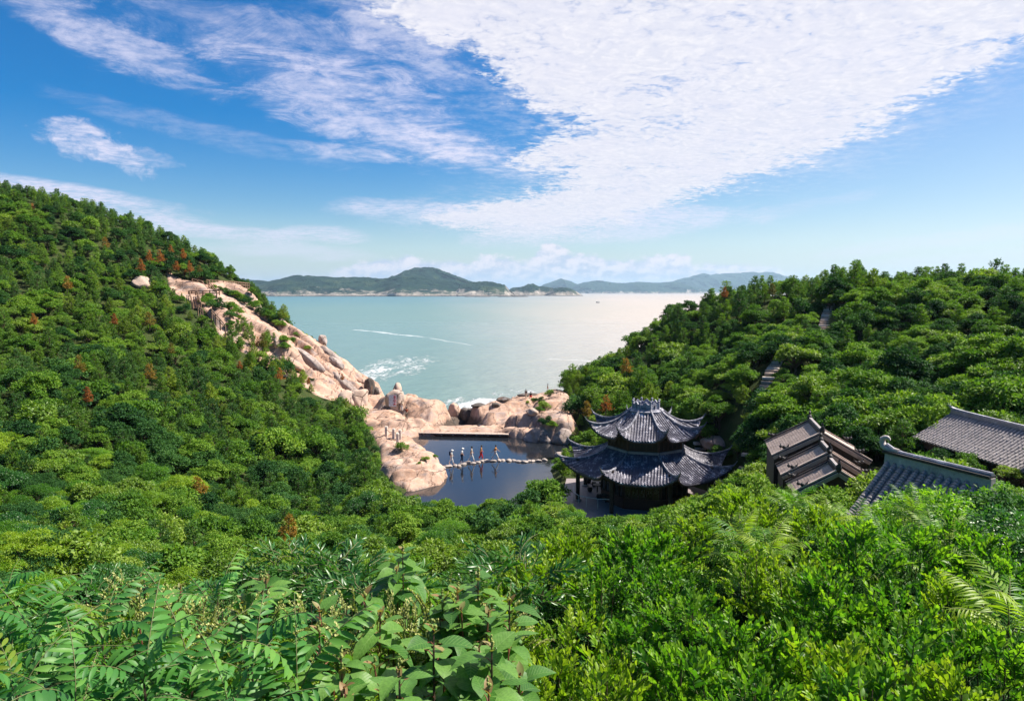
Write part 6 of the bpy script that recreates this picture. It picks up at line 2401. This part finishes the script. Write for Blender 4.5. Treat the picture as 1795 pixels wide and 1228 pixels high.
bush_at(702, 788, 84, .95, 2, 'round bright green bush alone on the pink bank', sq=1.0)
bush_at(745, 806, 78, .5, 2, 'small yellowish bush in a crack by the water on the pink bank')
bush_at(762, 801, 80, .42, 0, 'tuft of green at the water edge near the stepping stones')
bush_at(735, 812, 78, .32, 2, 'grassy tuft in the seam of the pink bank')
bush_at(945, 704, 116, .8, 1, 'dark low bush high on the right headland')
bush_at(936, 702, 116, .55, 2, 'small light bush high on the right headland')
bush_at(952, 716, 106, 1.1, 2, 'yellow-green bush in the cleft of the right headland')
bush_at(945, 722, 103, .8, 0, 'green bush at the lower end of the headland cleft')
bush_at(957, 742, 98, 1.0, 1, 'dark bush spilling over the grey boulders right of the dam')
bush_at(968, 748, 96, .8, 0, 'green bush hanging on the grey boulders at the pool corner')
bush_at(925, 705, 120, .4, 2, 'tiny tuft on the headland crest beside the visitors')
bush_at(965, 693, 128, 1.0, 2, 'rounded light bush where the headland meets the trees')
for k, (u, v, Y, s, vi) in enumerate([(u_, v_, Y_, s_ * 1.9, vi_) for u_, v_, Y_, s_, vi_ in [(384, 540, 118, .6, 1), (405, 545, 120, .8, 0), (415, 552, 119, .7, 0), (403, 556, 118, .6, 1), (398, 515, 130, .5, 1), (412, 522, 131, .7, 0), (428, 532, 130, .7, 1), (444, 540, 129, .65, 0), (458, 549, 128, .7, 1), (470, 557, 128, .7, 0), (483, 565, 128, .7, 1), (494, 574, 127, .6, 0),
                                      (376, 508, 132, .5, 0), (390, 510, 133, .5, 1), (366, 528, 124, .7, 0), (372, 540, 121, .7, 1), (362, 536, 122, .8, 0), (520, 588, 128, .4, 2), (514, 600, 120, .5, 0), (540, 612, 116, .4, 2), (498, 612, 113, .6, 0), (497, 600, 116, .6, 0), (435, 528, 131, .6, 1), (451, 537, 130, .6, 0), (465, 552, 129, .6, 1), (477, 562, 128, .6, 0), (488, 571, 127, .6, 2), (421, 526, 131, .6, 0), (405, 519, 131, .6, 1), (383, 530, 122, .0 + .5, 1)]]):
    bush_at(u, v, Y, s, vi, '%s low bush in the green seam between the bare slabs, %s' % (SV[vi][4], 'below the boardwalk' if u < 420 else ('beside the ridge rocks' if u > 488 else 'middle of the ridge')), group='bushes in the seams of the bare slabs')


# ================================================================== FOREGROUND: leaves one can pick apart
def blade(name, L, Wd, mat, heart=0.0, fold=.25, droop=.25, n=6, var=None, seed=0):
    """leaf with a midrib fold, lying along +X, growing up +Z"""
    V, Fc = [], []
    for i in range(n + 1):
        t = i / n
        if heart:
            w = Wd * .5 * (math.sin(PI * min(1, t * .92 + .10)) ** .65) * (1 - t) ** .22 * (1.05 if t < .35 else 1)
        else:
            w = Wd * .5 * math.sin(PI * min(1, t * .94 + .03)) ** .8 * (1.1 - .35 * t)
        if i == n:
            w = Wd * .01
        x = L * t - (heart * Wd * .22 if i == 0 else 0) * 0
        z = -droop * L * t * t
        lob = -heart * Wd * .22 if i == 0 else 0
        V += [(x, 0, z), (x + lob, w, z + w * fold), (x + lob, -w, z + w * fold)]
        if i:
            a, b = (i - 1) * 3, i * 3
            Fc += [(a, a + 1, b + 1, b), (a, b, b + 2, a + 2)]
    me = bpy.data.meshes.new(name)
    me.from_pydata(V, [], Fc)
    me.polygons.foreach_set('use_smooth', [True] * len(Fc))
    at = me.attributes.new('leafvar', 'FLOAT', 'FACE')
    r_ = random.Random(seed).random() if var is None else var
    at.data.foreach_set('value', [r_] * len(Fc))
    me.materials.append(MT[mat])
    return me


BIG = [blade('leaf', .155, .125, 'big_leaf', 1, .28, .35, 7, .25), blade('leaf', .125, .10, 'big_leaf', 1, .18, .22, 7, .7), blade('leaf', .175, .135, 'big_leaf', 1, .35, .5, 7, .5), blade('leaf', .14, .12, 'big_leaf', 1, .12, .15, 7, .95)]
YNG = [blade('young_leaf', .075, .05, 'young_leaf', 1, .35, .2, 5, .4), blade('young_leaf', .06, .04, 'young_leaf', 1, .3, .1, 5, .9)]


def multi_leaf(name, items, mat, seed=0, n=4, stem=None):
    """items: list of (matrix, length, width, droop, fold, var)"""
    V, Fc, var = [], [], []
    for M, L, Wd, dr, fo, vr in items:
        b = len(V)
        for i in range(n + 1):
            t = i / n
            w = Wd * .5 * math.sin(PI * min(1, t * .93 + .04)) ** .85
            z = -dr * L * t * t
            for q in ((L * t, 0, z), (L * t, w, z + w * fo), (L * t, -w, z + w * fo)):
                V.append(tuple(M @ Vector(q)))
            if i:
                a, c = b + (i - 1) * 3, b + i * 3
                Fc += [(a, a + 1, c + 1, c), (a, c, c + 2, a + 2)]
                var += [vr, vr]
    me = bpy.data.meshes.new(name)
    mi = [0] * len(Fc)
    if stem:
        mb = MB()
        for pts, rs_ in stem:
            mb.tube(pts, rs_, 4, False)
        b = len(V)
        V += mb.v
        Fc += [tuple(b + i for i in f) for f in mb.f]
        var += [0.5] * len(mb.f)
        mi += [1] * len(mb.f)
    me.from_pydata(V, [], Fc)
    me.polygons.foreach_set('use_smooth', [True] * len(Fc))
    at = me.attributes.new('leafvar', 'FLOAT', 'FACE')
    at.data.foreach_set('value', var)
    me.materials.append(MT[mat])
    me.materials.append(MT['green_stem'])
    me.polygons.foreach_set('material_index', mi)
    return me


def rotm(az, el_, roll=0):
    return Matrix.Rotation(az, 4, 'Z') @ Matrix.Rotation(-el_, 4, 'Y') @ Matrix.Rotation(roll, 4, 'X')


def frond_mesh(name, L, pairs, ll, lw, mat, seed, arch=.45, hang=.5, wide=1.0):
    r_ = random.Random(seed)
    pts = [Vector((L * t, 0, L * (.35 * t - arch * 1.6 * t * t))) for t in [i / 12 for i in range(13)]]
    items = []
    for k in range(pairs):
        t = .12 + .86 * k / (pairs - 1)
        i = min(11, int(t * 12))
        p = pts[i].lerp(pts[i + 1], t * 12 - i)
        d = (pts[i + 1] - pts[i]).normalized()
        sz = math.sin(PI * (t * .75 + .18)) ** .6
        for sgn in (1, -1):
            az_ = sgn * rad(68 - 30 * t + r_.uniform(-8, 8))
            M = Matrix.Translation(p) @ d.to_track_quat('X', 'Z').to_matrix().to_4x4() @ Matrix.Rotation(az_, 4, 'Z') @ Matrix.Rotation(rad(hang * 40 + r_.uniform(-10, 10)), 4, 'Y')
            items.append((M, ll * sz * wide, lw * sz, .35, .25, min(1, max(0, .5 + r_.uniform(-.25, .3)))))
    return multi_leaf(name, items, mat, seed, 4, [(pts, [L * .0045] * 12 + [L * .002])])


FR = [frond_mesh('frond', .52, 11, .115, .034, 'frond_leaf', s, .30 + .1 * (s % 3), .45 + .2 * (s % 2)) for s in range(5)] + [frond_mesh('frond', .36, 9, .085, .026, 'frond_yellow', 9, .3, .3)]
FE = [frond_mesh('feathery_frond', .55, 17, .16, .020, mt_, s, .25 + .08 * (s % 3), .15) for s, mt_ in enumerate(['near_yellow', 'near_green', 'near_yellow', 'near_green'])]


def sprig_mesh(name, L, n, ll, lw, mat, seed, up=.75):
    r_ = random.Random(seed)
    pts = [Vector((L * t, r_.uniform(-.01, .01), L * .12 * math.sin(3 * t))) for t in [i / 5 for i in range(6)]]
    items = []
    for k in range(n):
        t = .1 + .9 * k / (n - 1)
        i = min(4, int(t * 5))
        p = pts[i].lerp(pts[i + 1], t * 5 - i)
        az_ = (1 if k % 2 else -1) * rad(52 - 30 * t + r_.uniform(-12, 12))
        M = Matrix.Translation(p) @ rotm(az_, rad(r_.uniform(-5, 40)), r_.uniform(-.5, .5) + (PI / 2 * (k % 4 > 1)) * .6)
        items.append((M, ll * r_.uniform(.75, 1.15) * (1.1 - .35 * t), lw * r_.uniform(.85, 1.1) * (1.1 - .35 * t), .18, .3, min(1, .2 + .7 * t + r_.uniform(-.15, .15))))
    return multi_leaf(name, items, mat, seed, 4, [(pts, [.0035] * 5 + [.0015])])


SG = {'green': [sprig_mesh('sprig', .18, 15, .056, .030, 'near_green', 20 + s) for s in range(4)], 'yellow': [sprig_mesh('sprig', .18, 15, .054, .028, 'near_yellow', 30 + s) for s in range(4)],
      'narrow': [sprig_mesh('drooping_sprig', .24, 13, .085, .020, 'near_blue', 40 + s) for s in range(3)], 'cream': [sprig_mesh('flower_spray', .14, 22, .020, .014, 'flower_cream', 50 + s) for s in range(3)]}
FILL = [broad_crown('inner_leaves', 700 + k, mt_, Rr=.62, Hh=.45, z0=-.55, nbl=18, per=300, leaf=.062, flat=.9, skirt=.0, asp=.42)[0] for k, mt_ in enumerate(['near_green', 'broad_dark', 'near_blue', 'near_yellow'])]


def stem_part(o, pts, r0, mat='bark', name='stem'):
    MB().tube(pts, [r0 * (1 - .75 * i / (len(pts) - 1)) for i in range(len(pts))], 5, False).build(name, MT[mat], o)


def place(me, name, parent, p, q, s=1.0):
    o = link(name, me, parent)
    o.location = p
    o.rotation_euler = q.to_euler() if hasattr(q, 'to_euler') else q
    o.scale = (s, s, s)
    return o


def root_at(u, v, Y, name):
    p = P(u, v, Y)
    g_ = gz(p[0], p[1]) - .05
    h_ = p[2] - g_
    return empty(name, (p[0], p[1], g_)), h_


def big_leaf_shrub(u, v, Y, label, ntop=3, nleaf=19, sc_=1.0):
    sc_ *= 1.08
    ntop += 1
    o, h = root_at(u, v, Y, 'large_leaved_shrub')
    tag(o, label, 'shrub', 'large-leaved shrubs of the near slope')
    for s_ in range(ntop):
        a = R.uniform(0, 6.28)
        rr_ = .0 if s_ == 0 else R.uniform(.12, .30)
        hh_ = h - (0 if s_ == 0 else R.uniform(.03, .22))
        top_ = Vector((math.cos(a) * rr_, math.sin(a) * rr_, hh_))
        pts = [Vector((0, 0, 0)), Vector((top_.x * .3, top_.y * .3, hh_ * .5)), Vector((top_.x * .8, top_.y * .8, hh_ * .8)), top_]
        stem_part(o, pts, .016, 'red_stem' if s_ else 'bark')
        a_ = R.uniform(0, 6.28)
        for k in range(nleaf):
            f = k / nleaf
            z = hh_ - .01 - .62 * f ** 1.15
            a_ += 2.4 + R.uniform(-.3, .3)
            L_ = .03 + .08 * f
            b = Vector((top_.x * (1 - f * .35), top_.y * (1 - f * .35), z))
            e = b + Vector((math.cos(a_) * L_, math.sin(a_) * L_, .03))
            q = rotm(a_ + R.uniform(-.3, .3), rad(22 - 62 * f + R.uniform(-14, 14)), R.uniform(-.35, .35))
            if k < 2:
                place(R.choice(YNG), 'young_leaf', o, b, rotm(a_, rad(R.uniform(35, 65)), 0), sc_ * R.uniform(.6, .95))
            else:
                place(R.choice(BIG), 'leaf', o, e, q, sc_ * (.62 + .5 * min(1, f * 2.2)) * R.uniform(.85, 1.12))
                if k % 2:
                    stem_part(o, [b, (b + e) / 2 + Vector((0, 0, .012)), e], .004, 'red_stem', 'petiole')
        if s_ < 2:
            fl = MB()
            for j in range(5):
                fl.ball((top_.x + R.uniform(-.008, .008), top_.y + R.uniform(-.008, .008), hh_ + .004 + j * .010), .010 - .001 * j, 5, 4)
            fl.build('flower_spike', MT['flower_cream'], o)


def frond_shrub(u, v, Y, label, n=12, sc_=1.0, kind='frond_shrub', meshes=None, pname='frond', tilt=(5, 60), grp='compound-leaved shrubs of the near slope'):
    o, h = root_at(u, v, Y, kind)
    tag(o, label, 'shrub', grp)
    top_ = Vector((0, 0, h - .12 * sc_))
    stem_part(o, [Vector((0, 0, 0)), Vector((.03, .02, h * .5)), top_], .02)
    a = R.uniform(0, 6.28)
    ml = meshes or FR
    for k in range(n):
        a += 2.4 + R.uniform(-.25, .25)
        f = k / n
        b = top_ + Vector((0, 0, -.42 * f * sc_))
        me_ = ml[-1] if (meshes is None and k < 1 and int(u) % 2) else R.choice(ml[:5] if meshes is None else ml)
        place(me_, pname, o, b, rotm(a, rad(tilt[1] - (tilt[1] - tilt[0]) * f + R.uniform(-8, 8)), R.uniform(-.2, .2)), sc_ * R.uniform(.8, 1.12))


def upright_shrub(u, v, Y, label, kind='green', n=60, spread=.42, hgt=.95, sc_=1.0, name='small_leaved_shrub', fill=0, grp='small-leaved shrubs of the near slope', pname='sprig', elr=None):
    """a mound of leafy sprigs over a darker interior, some shoots standing above it"""
    o, h = root_at(u, v, Y, name)
    tag(o, label, 'shrub', grp)
    ms = SG[kind]
    tops = []
    for s_ in range(6):
        a = s_ * 6.28 / 6 + R.uniform(-.4, .4)
        rr_ = 0 if s_ == 0 else R.uniform(.3, .9) * spread
        tp_ = Vector((math.cos(a) * rr_, math.sin(a) * rr_, h - (.05 if s_ == 0 else R.uniform(.1, .4) * hgt)))
        stem_part(o, [Vector((0, 0, 0)), Vector((tp_.x * .35, tp_.y * .35, h * .55)), tp_], .011)
        tops.append(tp_)
    cz = h - hgt
    nsh = int(n * .22) if elr is None else 0
    for k in range(n):
        if k < nsh:       # shoots
            tp_ = tops[k % 6]
            a = R.uniform(0, 6.28)
            b = tp_ + Vector((math.cos(a) * .05, math.sin(a) * .05, R.uniform(-.22, .02)))
            place(R.choice(ms), pname, o, b, rotm(a, rad(R.uniform(45, 85)), R.uniform(-1, 1)), sc_ * R.uniform(.7, 1.1))
            continue
        a = k * 2.39996 + R.uniform(-.3, .3)
        ct = R.uniform(.02, 1) ** .8
        st_ = math.sqrt(max(0, 1 - ct * ct))
        lum = 1 + .22 * math.sin(a * 3 + k % 6) * st_
        b = Vector((math.cos(a) * st_ * spread * lum, math.sin(a) * st_ * spread * lum, cz + ct * (hgt - .12)))
        e_ = math.degrees(math.asin(ct)) * .75 + 8
        if elr is not None:
            e_ = elr[0] + (elr[1] - elr[0]) * ct
        place(R.choice(ms), pname, o, b, rotm(a + R.uniform(-.5, .5), rad(e_ + R.uniform(-20, 20)), R.uniform(-1, 1)), sc_ * R.uniform(.7, 1.2))
    c_ = link('inner_leaves', FILL[1 if (u > 930 and R.random() < .8) else fill], o)  # mostly dark leaves on the right: shade of the gaps put into colour
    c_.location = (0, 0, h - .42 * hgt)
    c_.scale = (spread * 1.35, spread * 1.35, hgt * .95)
    c_.rotation_euler = (0, 0, R.uniform(0, 6))


# left: large leaves
for k, (u, v, Y, nt, sc_, w_) in enumerate([(466, 1012, 3.9, 3, 1.0, 'topmost, with a pink-tipped crown left of the middle'), (640, 1042, 3.7, 3, 1.0, 'with a pale upturned leaf, centre of the group'), (706, 962, 5.2, 2, 1.05, 'tallest thin stem with two raised leaf tips'), (838, 1008, 4.0, 3, 1.05, 'rightmost high crown with broad leaves'),
                                            (893, 1050, 3.9, 3, 1.0, 'hanging its leaves at the right end of the group'), (560, 1105, 3.1, 3, .9, 'low one in the shade under the centre'), (760, 1100, 3.1, 3, 1.0, 'low one with long hanging leaves'), (862, 1130, 3.0, 3, 1.0, 'lowest at the bottom centre edge'),
                                            (700, 1170, 2.8, 3, .9, 'at the bottom edge beside the fern-like fronds'), (252, 1008, 5.0, 2, .95, 'small one rising from the cream flowers at the left'), (296, 1075, 4.0, 2, .8, 'with red young leaves beside the fronds at the left'), (598, 1150, 2.9, 2, .8, 'half hidden between the fronds and the big leaves'),
                                            (795, 1050, 3.8, 2, .95, 'between the centre and the right crown')]):
    big_leaf_shrub(u, v, Y, 'broad-leaved shrub %s' % w_, nt, 19, sc_)
# left: fronds
for k, (u, v, Y, n, sc_, w_) in enumerate([(175, 1062, 4.0, 12, 1.0, 'with a red twig in the upper left group'), (60, 1085, 3.9, 12, 1.0, 'at the left edge of the picture'), (330, 1120, 3.3, 13, 1.0, 'arching over the middle of the left corner'), (440, 1130, 3.2, 12, .95, 'ladder-like, right of the arching one'),
                                           (520, 1160, 2.9, 11, .9, 'standing upright at the right end of the fronds'), (250, 1150, 2.9, 12, .9, 'drooping in the lower left'), (25, 1170, 2.9, 12, .9, 'in the bottom left corner'), (130, 1185, 2.7, 11, .85, 'at the bottom edge near the left corner'),
                                           (400, 1200, 2.6, 11, .8, 'lowest, cut by the bottom edge'), (380, 1030, 4.8, 10, .9, 'small bluish one behind the cream flowers'), (10, 1010, 5.5, 10, 1.0, 'far one at the left edge')]):
    frond_shrub(u, v, Y, 'shrub of glossy compound fronds %s' % w_, n, sc_)
# cream flowering shrubs
for k, (u, v, Y, w_) in enumerate([(u_, v_ - 16, Y_, w2) for u_, v_, Y_, w2 in [(225, 1030, 4.9, 'left of the topmost broad-leaved shrub'), (270, 1060, 4.5, 'lower left among the fronds'), (545, 1058, 4.1, 'between the broad leaves'), (690, 1075, 3.9, 'in the middle of the broad leaves'), (345, 1085, 4.3, 'behind the arching fronds'), (585, 1130, 3.4, 'low between fronds and broad leaves'), (860, 1075, 4.2, 'beneath the rightmost broad leaves'), (770, 1060, 3.9, 'right of the centre between two broad-leaved crowns'), (450, 1075, 3.7, 'under the topmost broad-leaved shrub')]]):
    upright_shrub(u, v, Y, 'bush dusted with cream-yellow flower sprays %s' % w_, 'cream', 60, .30, .5, 1.1, 'flowering_shrub', 3, 'cream flowering shrubs of the near slope', 'flower_spray')
# drooping narrow leaves
for k, (u, v, Y, w_) in enumerate([(512, 955, 7.2, 'left part of the dark drooping clump'), (565, 962, 6.8, 'middle of the dark drooping clump'), (612, 975, 6.8, 'right part of the dark drooping clump'), (650, 1000, 6.0, 'behind the tall thin stem'), (150, 1015, 8.0, 'small one beyond the left fronds'), (400, 995, 7.0, 'beyond the topmost broad-leaved shrub'), (905, 960, 6.0, 'beyond the rightmost broad leaves')]):
    upright_shrub(u, v, Y, 'shrub with narrow drooping leaves, %s' % w_, 'narrow', 80, .48, 1.0, 1.35, 'drooping_shrub', 2, 'narrow-leaved shrubs', 'drooping_sprig', (-55, 25))
# right: upright small-leaved shrubs
UP = [(948, 1000, 6.2, 'yellow', 3), (1000, 955, 7.4, 'yellow', 3), (1045, 1005, 5.8, 'green', 0), (1105, 960, 6.6, 'green', 0), (1150, 925, 7.6, 'green', 1), (1172, 1000, 5.4, 'green', 1), (1000, 1075, 4.6, 'yellow', 3), (1100, 1090, 4.2, 'green', 0), (1215, 1060, 4.3, 'green', 0), (1268, 1040, 4.6, 'yellow', 1),
      (1322, 950, 5.4, 'yellow', 0), (1292, 1110, 3.6, 'green', 0), (1400, 985, 5.0, 'yellow', 0), (1455, 1030, 4.5, 'green', 0), (1500, 945, 6.4, 'green', 1), (1555, 1060, 4.3, 'green', 0), (1600, 950, 6.6, 'green', 0), (1660, 1010, 5.1, 'yellow', 0), (1720, 930, 6.8, 'green', 2), (1780, 985, 5.4, 'green', 0),
      (1385, 1100, 3.6, 'green', 1), (1480, 1130, 3.3, 'yellow', 0), (1600, 1115, 3.5, 'green', 0), (1700, 1090, 3.8, 'green', 0), (1775, 1110, 3.6, 'green', 2), (1185, 1145, 3.3, 'green', 0), (1062, 1160, 3.2, 'yellow', 0), (955, 1140, 3.4, 'yellow', 3), (1330, 1170, 3.0, 'green', 1), (1540, 1180, 2.9, 'green', 0), (1680, 1175, 3.0, 'yellow', 0),
      (1240, 950, 7.4, 'green', 1), (1560, 915, 8.2, 'green', 0), (1445, 915, 8.4, 'yellow', 0), (1350, 895, 9.0, 'yellow', 3), (1670, 905, 8.6, 'green', 2), (1225, 895, 9.5, 'yellow', 3), (1290, 862, 10.0, 'yellow', 0), (905, 1090, 4.4, 'yellow', 3)]
cols_ = {'green': 'fresh green', 'yellow': 'yellow-tipped'}
for k, (u, v, Y, kd, fi) in enumerate([(u_ + R.uniform(-12, 12), v_ + R.uniform(-22, 26), Y_, k_, f_) for u_, v_, Y_, k_, f_ in UP if (u_, v_) not in ((1240, 950), (1268, 1040))]):
    row = 'at the bottom edge' if v > 1135 else ('low in front' if v > 1060 else ('mid bank' if v > 960 else 'topping the near bank'))
    col_ = 'right of the broad leaves' if u < 1080 else ('in front of the dark gap' if u < 1250 else ('below the stepped gatehouse' if u < 1430 else ('below the curled ridge' if u < 1620 else 'near the right edge')))
    upright_shrub(u, v, Y, '%s upright shrub %s, %s' % (cols_[kd], row, col_), kd, 110 if Y < 5.5 else 95, R.uniform(.25, .37) + .10 * (Y > 6), R.uniform(.7, 1.0), .85 + .30 * (Y > 6), fill=fi)
# small-leaved trees that cover the foot of the near hall roof
for k, (u, v, Y, h_, vi, w_) in enumerate([(1600, 850, 13, 3.0, 3, 'below the left end of the near hall rows'), (1635, 838, 14, 3.2, 0, 'before the middle of the near hall rows'), (1672, 830, 15, 3.2, 2, 'at the right foot of the near hall roof'), (1715, 826, 15.5, 3.4, 2, 'where the near ridge dips into leaves'),
                                          (1755, 826, 16, 3.4, 0, 'between the near ridge and the long hall'), (1795, 818, 16.5, 3.6, 2, 'under the long hall at the right edge'), (1735, 868, 12, 3.0, 2, 'lower right of the near ridge end'), (1785, 872, 12, 3.0, 4, 'dark one at the right edge under the long hall'), (1690, 880, 12, 2.8, 0, 'in front of the near ridge end')]):
    p = P(u, v, Y)
    s_ = h_ / 2.4
    place_plant('leafy_tree', vi, p[0], p[1], p[2] - h_, s_, '%s small-leaved tree %s' % (NV[vi][4], w_), 'tree', 'trees under the near hall', split=True)
# feathery fronds
for k, (u, v, Y, w_) in enumerate([(1392, 872, 9.5, 'with fine fronds below the gatehouse roofs'), (1452, 900, 9.0, 'left of the near hall roof'), (1300, 925, 7.6, 'at the left of the right thicket'), (1350, 950, 7.0, 'in the middle of the bright thicket'), (1600, 880, 11, 'rising against the near hall tile rows'), (1500, 905, 10, 'under the lowest tile rows'),
                                   (1640, 925, 8.6, 'right of the near hall roof'), (1770, 1060, 4.4, 'with one large frond at the right edge'), (1560, 950, 7.6, 'arching over the right thicket')]):
    frond_shrub(u, v, Y, 'feathery-leaved young tree %s' % w_, 20, .85, 'feathery_tree', FE, 'feathery_frond', (-5, 55), 'feathery young trees')

# the leafy mass between and under them
cnt = 0
yy = 2.5
while yy < 11.5:
    xx = -(.82 * yy + .8)
    while xx < .82 * yy + .8:
        x_, y_ = xx + R.uniform(-.25, .25), yy + R.uniform(-.25, .25)
        left = x_ < 0
        if left:
            top_z = 18.15 - (y_ - 3) * .30 - max(0, y_ - 6) * .75
        else:
            top_z = 18.05 - (y_ - 3) * .22 + .02 * x_
        top_z += R.uniform(-1.0, -.15) if not left else R.uniform(-.3, .0)
        u_, v_ = proj((x_, y_, top_z))
        if 1480 < u_ < 1620 and 1000 < v_ < 1110 or 1040 < u_ < 1110 and 1020 < v_ < 1120:
            top_z -= .45
        if y_ < 3.2:
            top_z -= (3.2 - y_) * .8
        u_, v_ = proj((x_, y_, top_z))
        dark_gap = (1185 < u_ < 1300 and 900 < v_ < 1040)
        if not dark_gap:
            s_ = R.uniform(.42, .60) if y_ < 7 else R.uniform(.55, .85)
            g_ = gz(x_, y_)
            vi = R.choice([2, 2, 4, 2, 0]) if not left else R.choice([0, 2, 4, 1, 0])  # dark variants prevail at right, painting the shade between the mounds
            o = empty('leafy_bush', (x_, y_, top_z - 2.25 * s_))
            o.scale = (s_, s_, s_)
            o.rotation_euler = (0, 0, R.uniform(0, 6.28))
            link('crown', NV[vi][0], o)
            MB().tube([(0, 0, (g_ - (top_z - 2.25 * s_)) / s_), (R.uniform(-.2, .2), R.uniform(-.2, .2), .4), (0, 0, 1.4)], [.06, .04, .02], 5).build('stem', MT['bark'], o)
            colw = NV[vi][4]
            row = 'behind' if y_ > 6 else 'among'
            ref_ = 'the broad-leaved shrubs' if 400 < u_ < 930 else ('the glossy fronds' if u_ <= 400 else ('the small-leaved shrubs of the right corner' if u_ > 1400 else 'the small-leaved shrubs of the middle'))
            tag(o, '%s leafy bush filling the bank %s %s' % (colw, row, ref_), 'bush', 'leafy bushes %s %s' % (row, ref_))
            cnt += 1
        xx += .82 + .05 * yy
    yy += .62 + .06 * yy
print('FILL', cnt)

# shrubs that would read alike are told apart by their order from the left
from collections import defaultdict
dup = defaultdict(list)
for o in COL.objects:
    if o.parent is None and o.get('label') and o.get('category'):
        dup[o['label']].append(o)
ORD = ['leftmost', 'second', 'third', 'fourth', 'fifth', 'sixth']
ROWS = ['front row', 'second row', 'third row', 'fourth row', 'back row']
for lab, L_ in dup.items():
    n = len(L_)
    if n < 2 or n > 30 or len(lab.split()) > 12:
        continue
    if n <= 6:
        L_.sort(key=lambda o: float(proj(tuple(o.location))[0]))
        for i, o in enumerate(L_):
            o['label'] = lab + ', ' + ((ORD[i] + ' from the left' if 0 < i and len(lab.split()) <= 11 else ORD[i]) if i < n - 1 else 'rightmost')
    else:
        L_.sort(key=lambda o: o.location.y)
        for k in range(0, n, 6):
            row_ = sorted(L_[k:k + 6], key=lambda o: float(proj(tuple(o.location))[0]))
            for i, o in enumerate(row_):
                o['label'] = '%s, %s %s' % (lab, ROWS[k // 6], ORD[i] if i < len(row_) - 1 or i == 0 else 'rightmost')
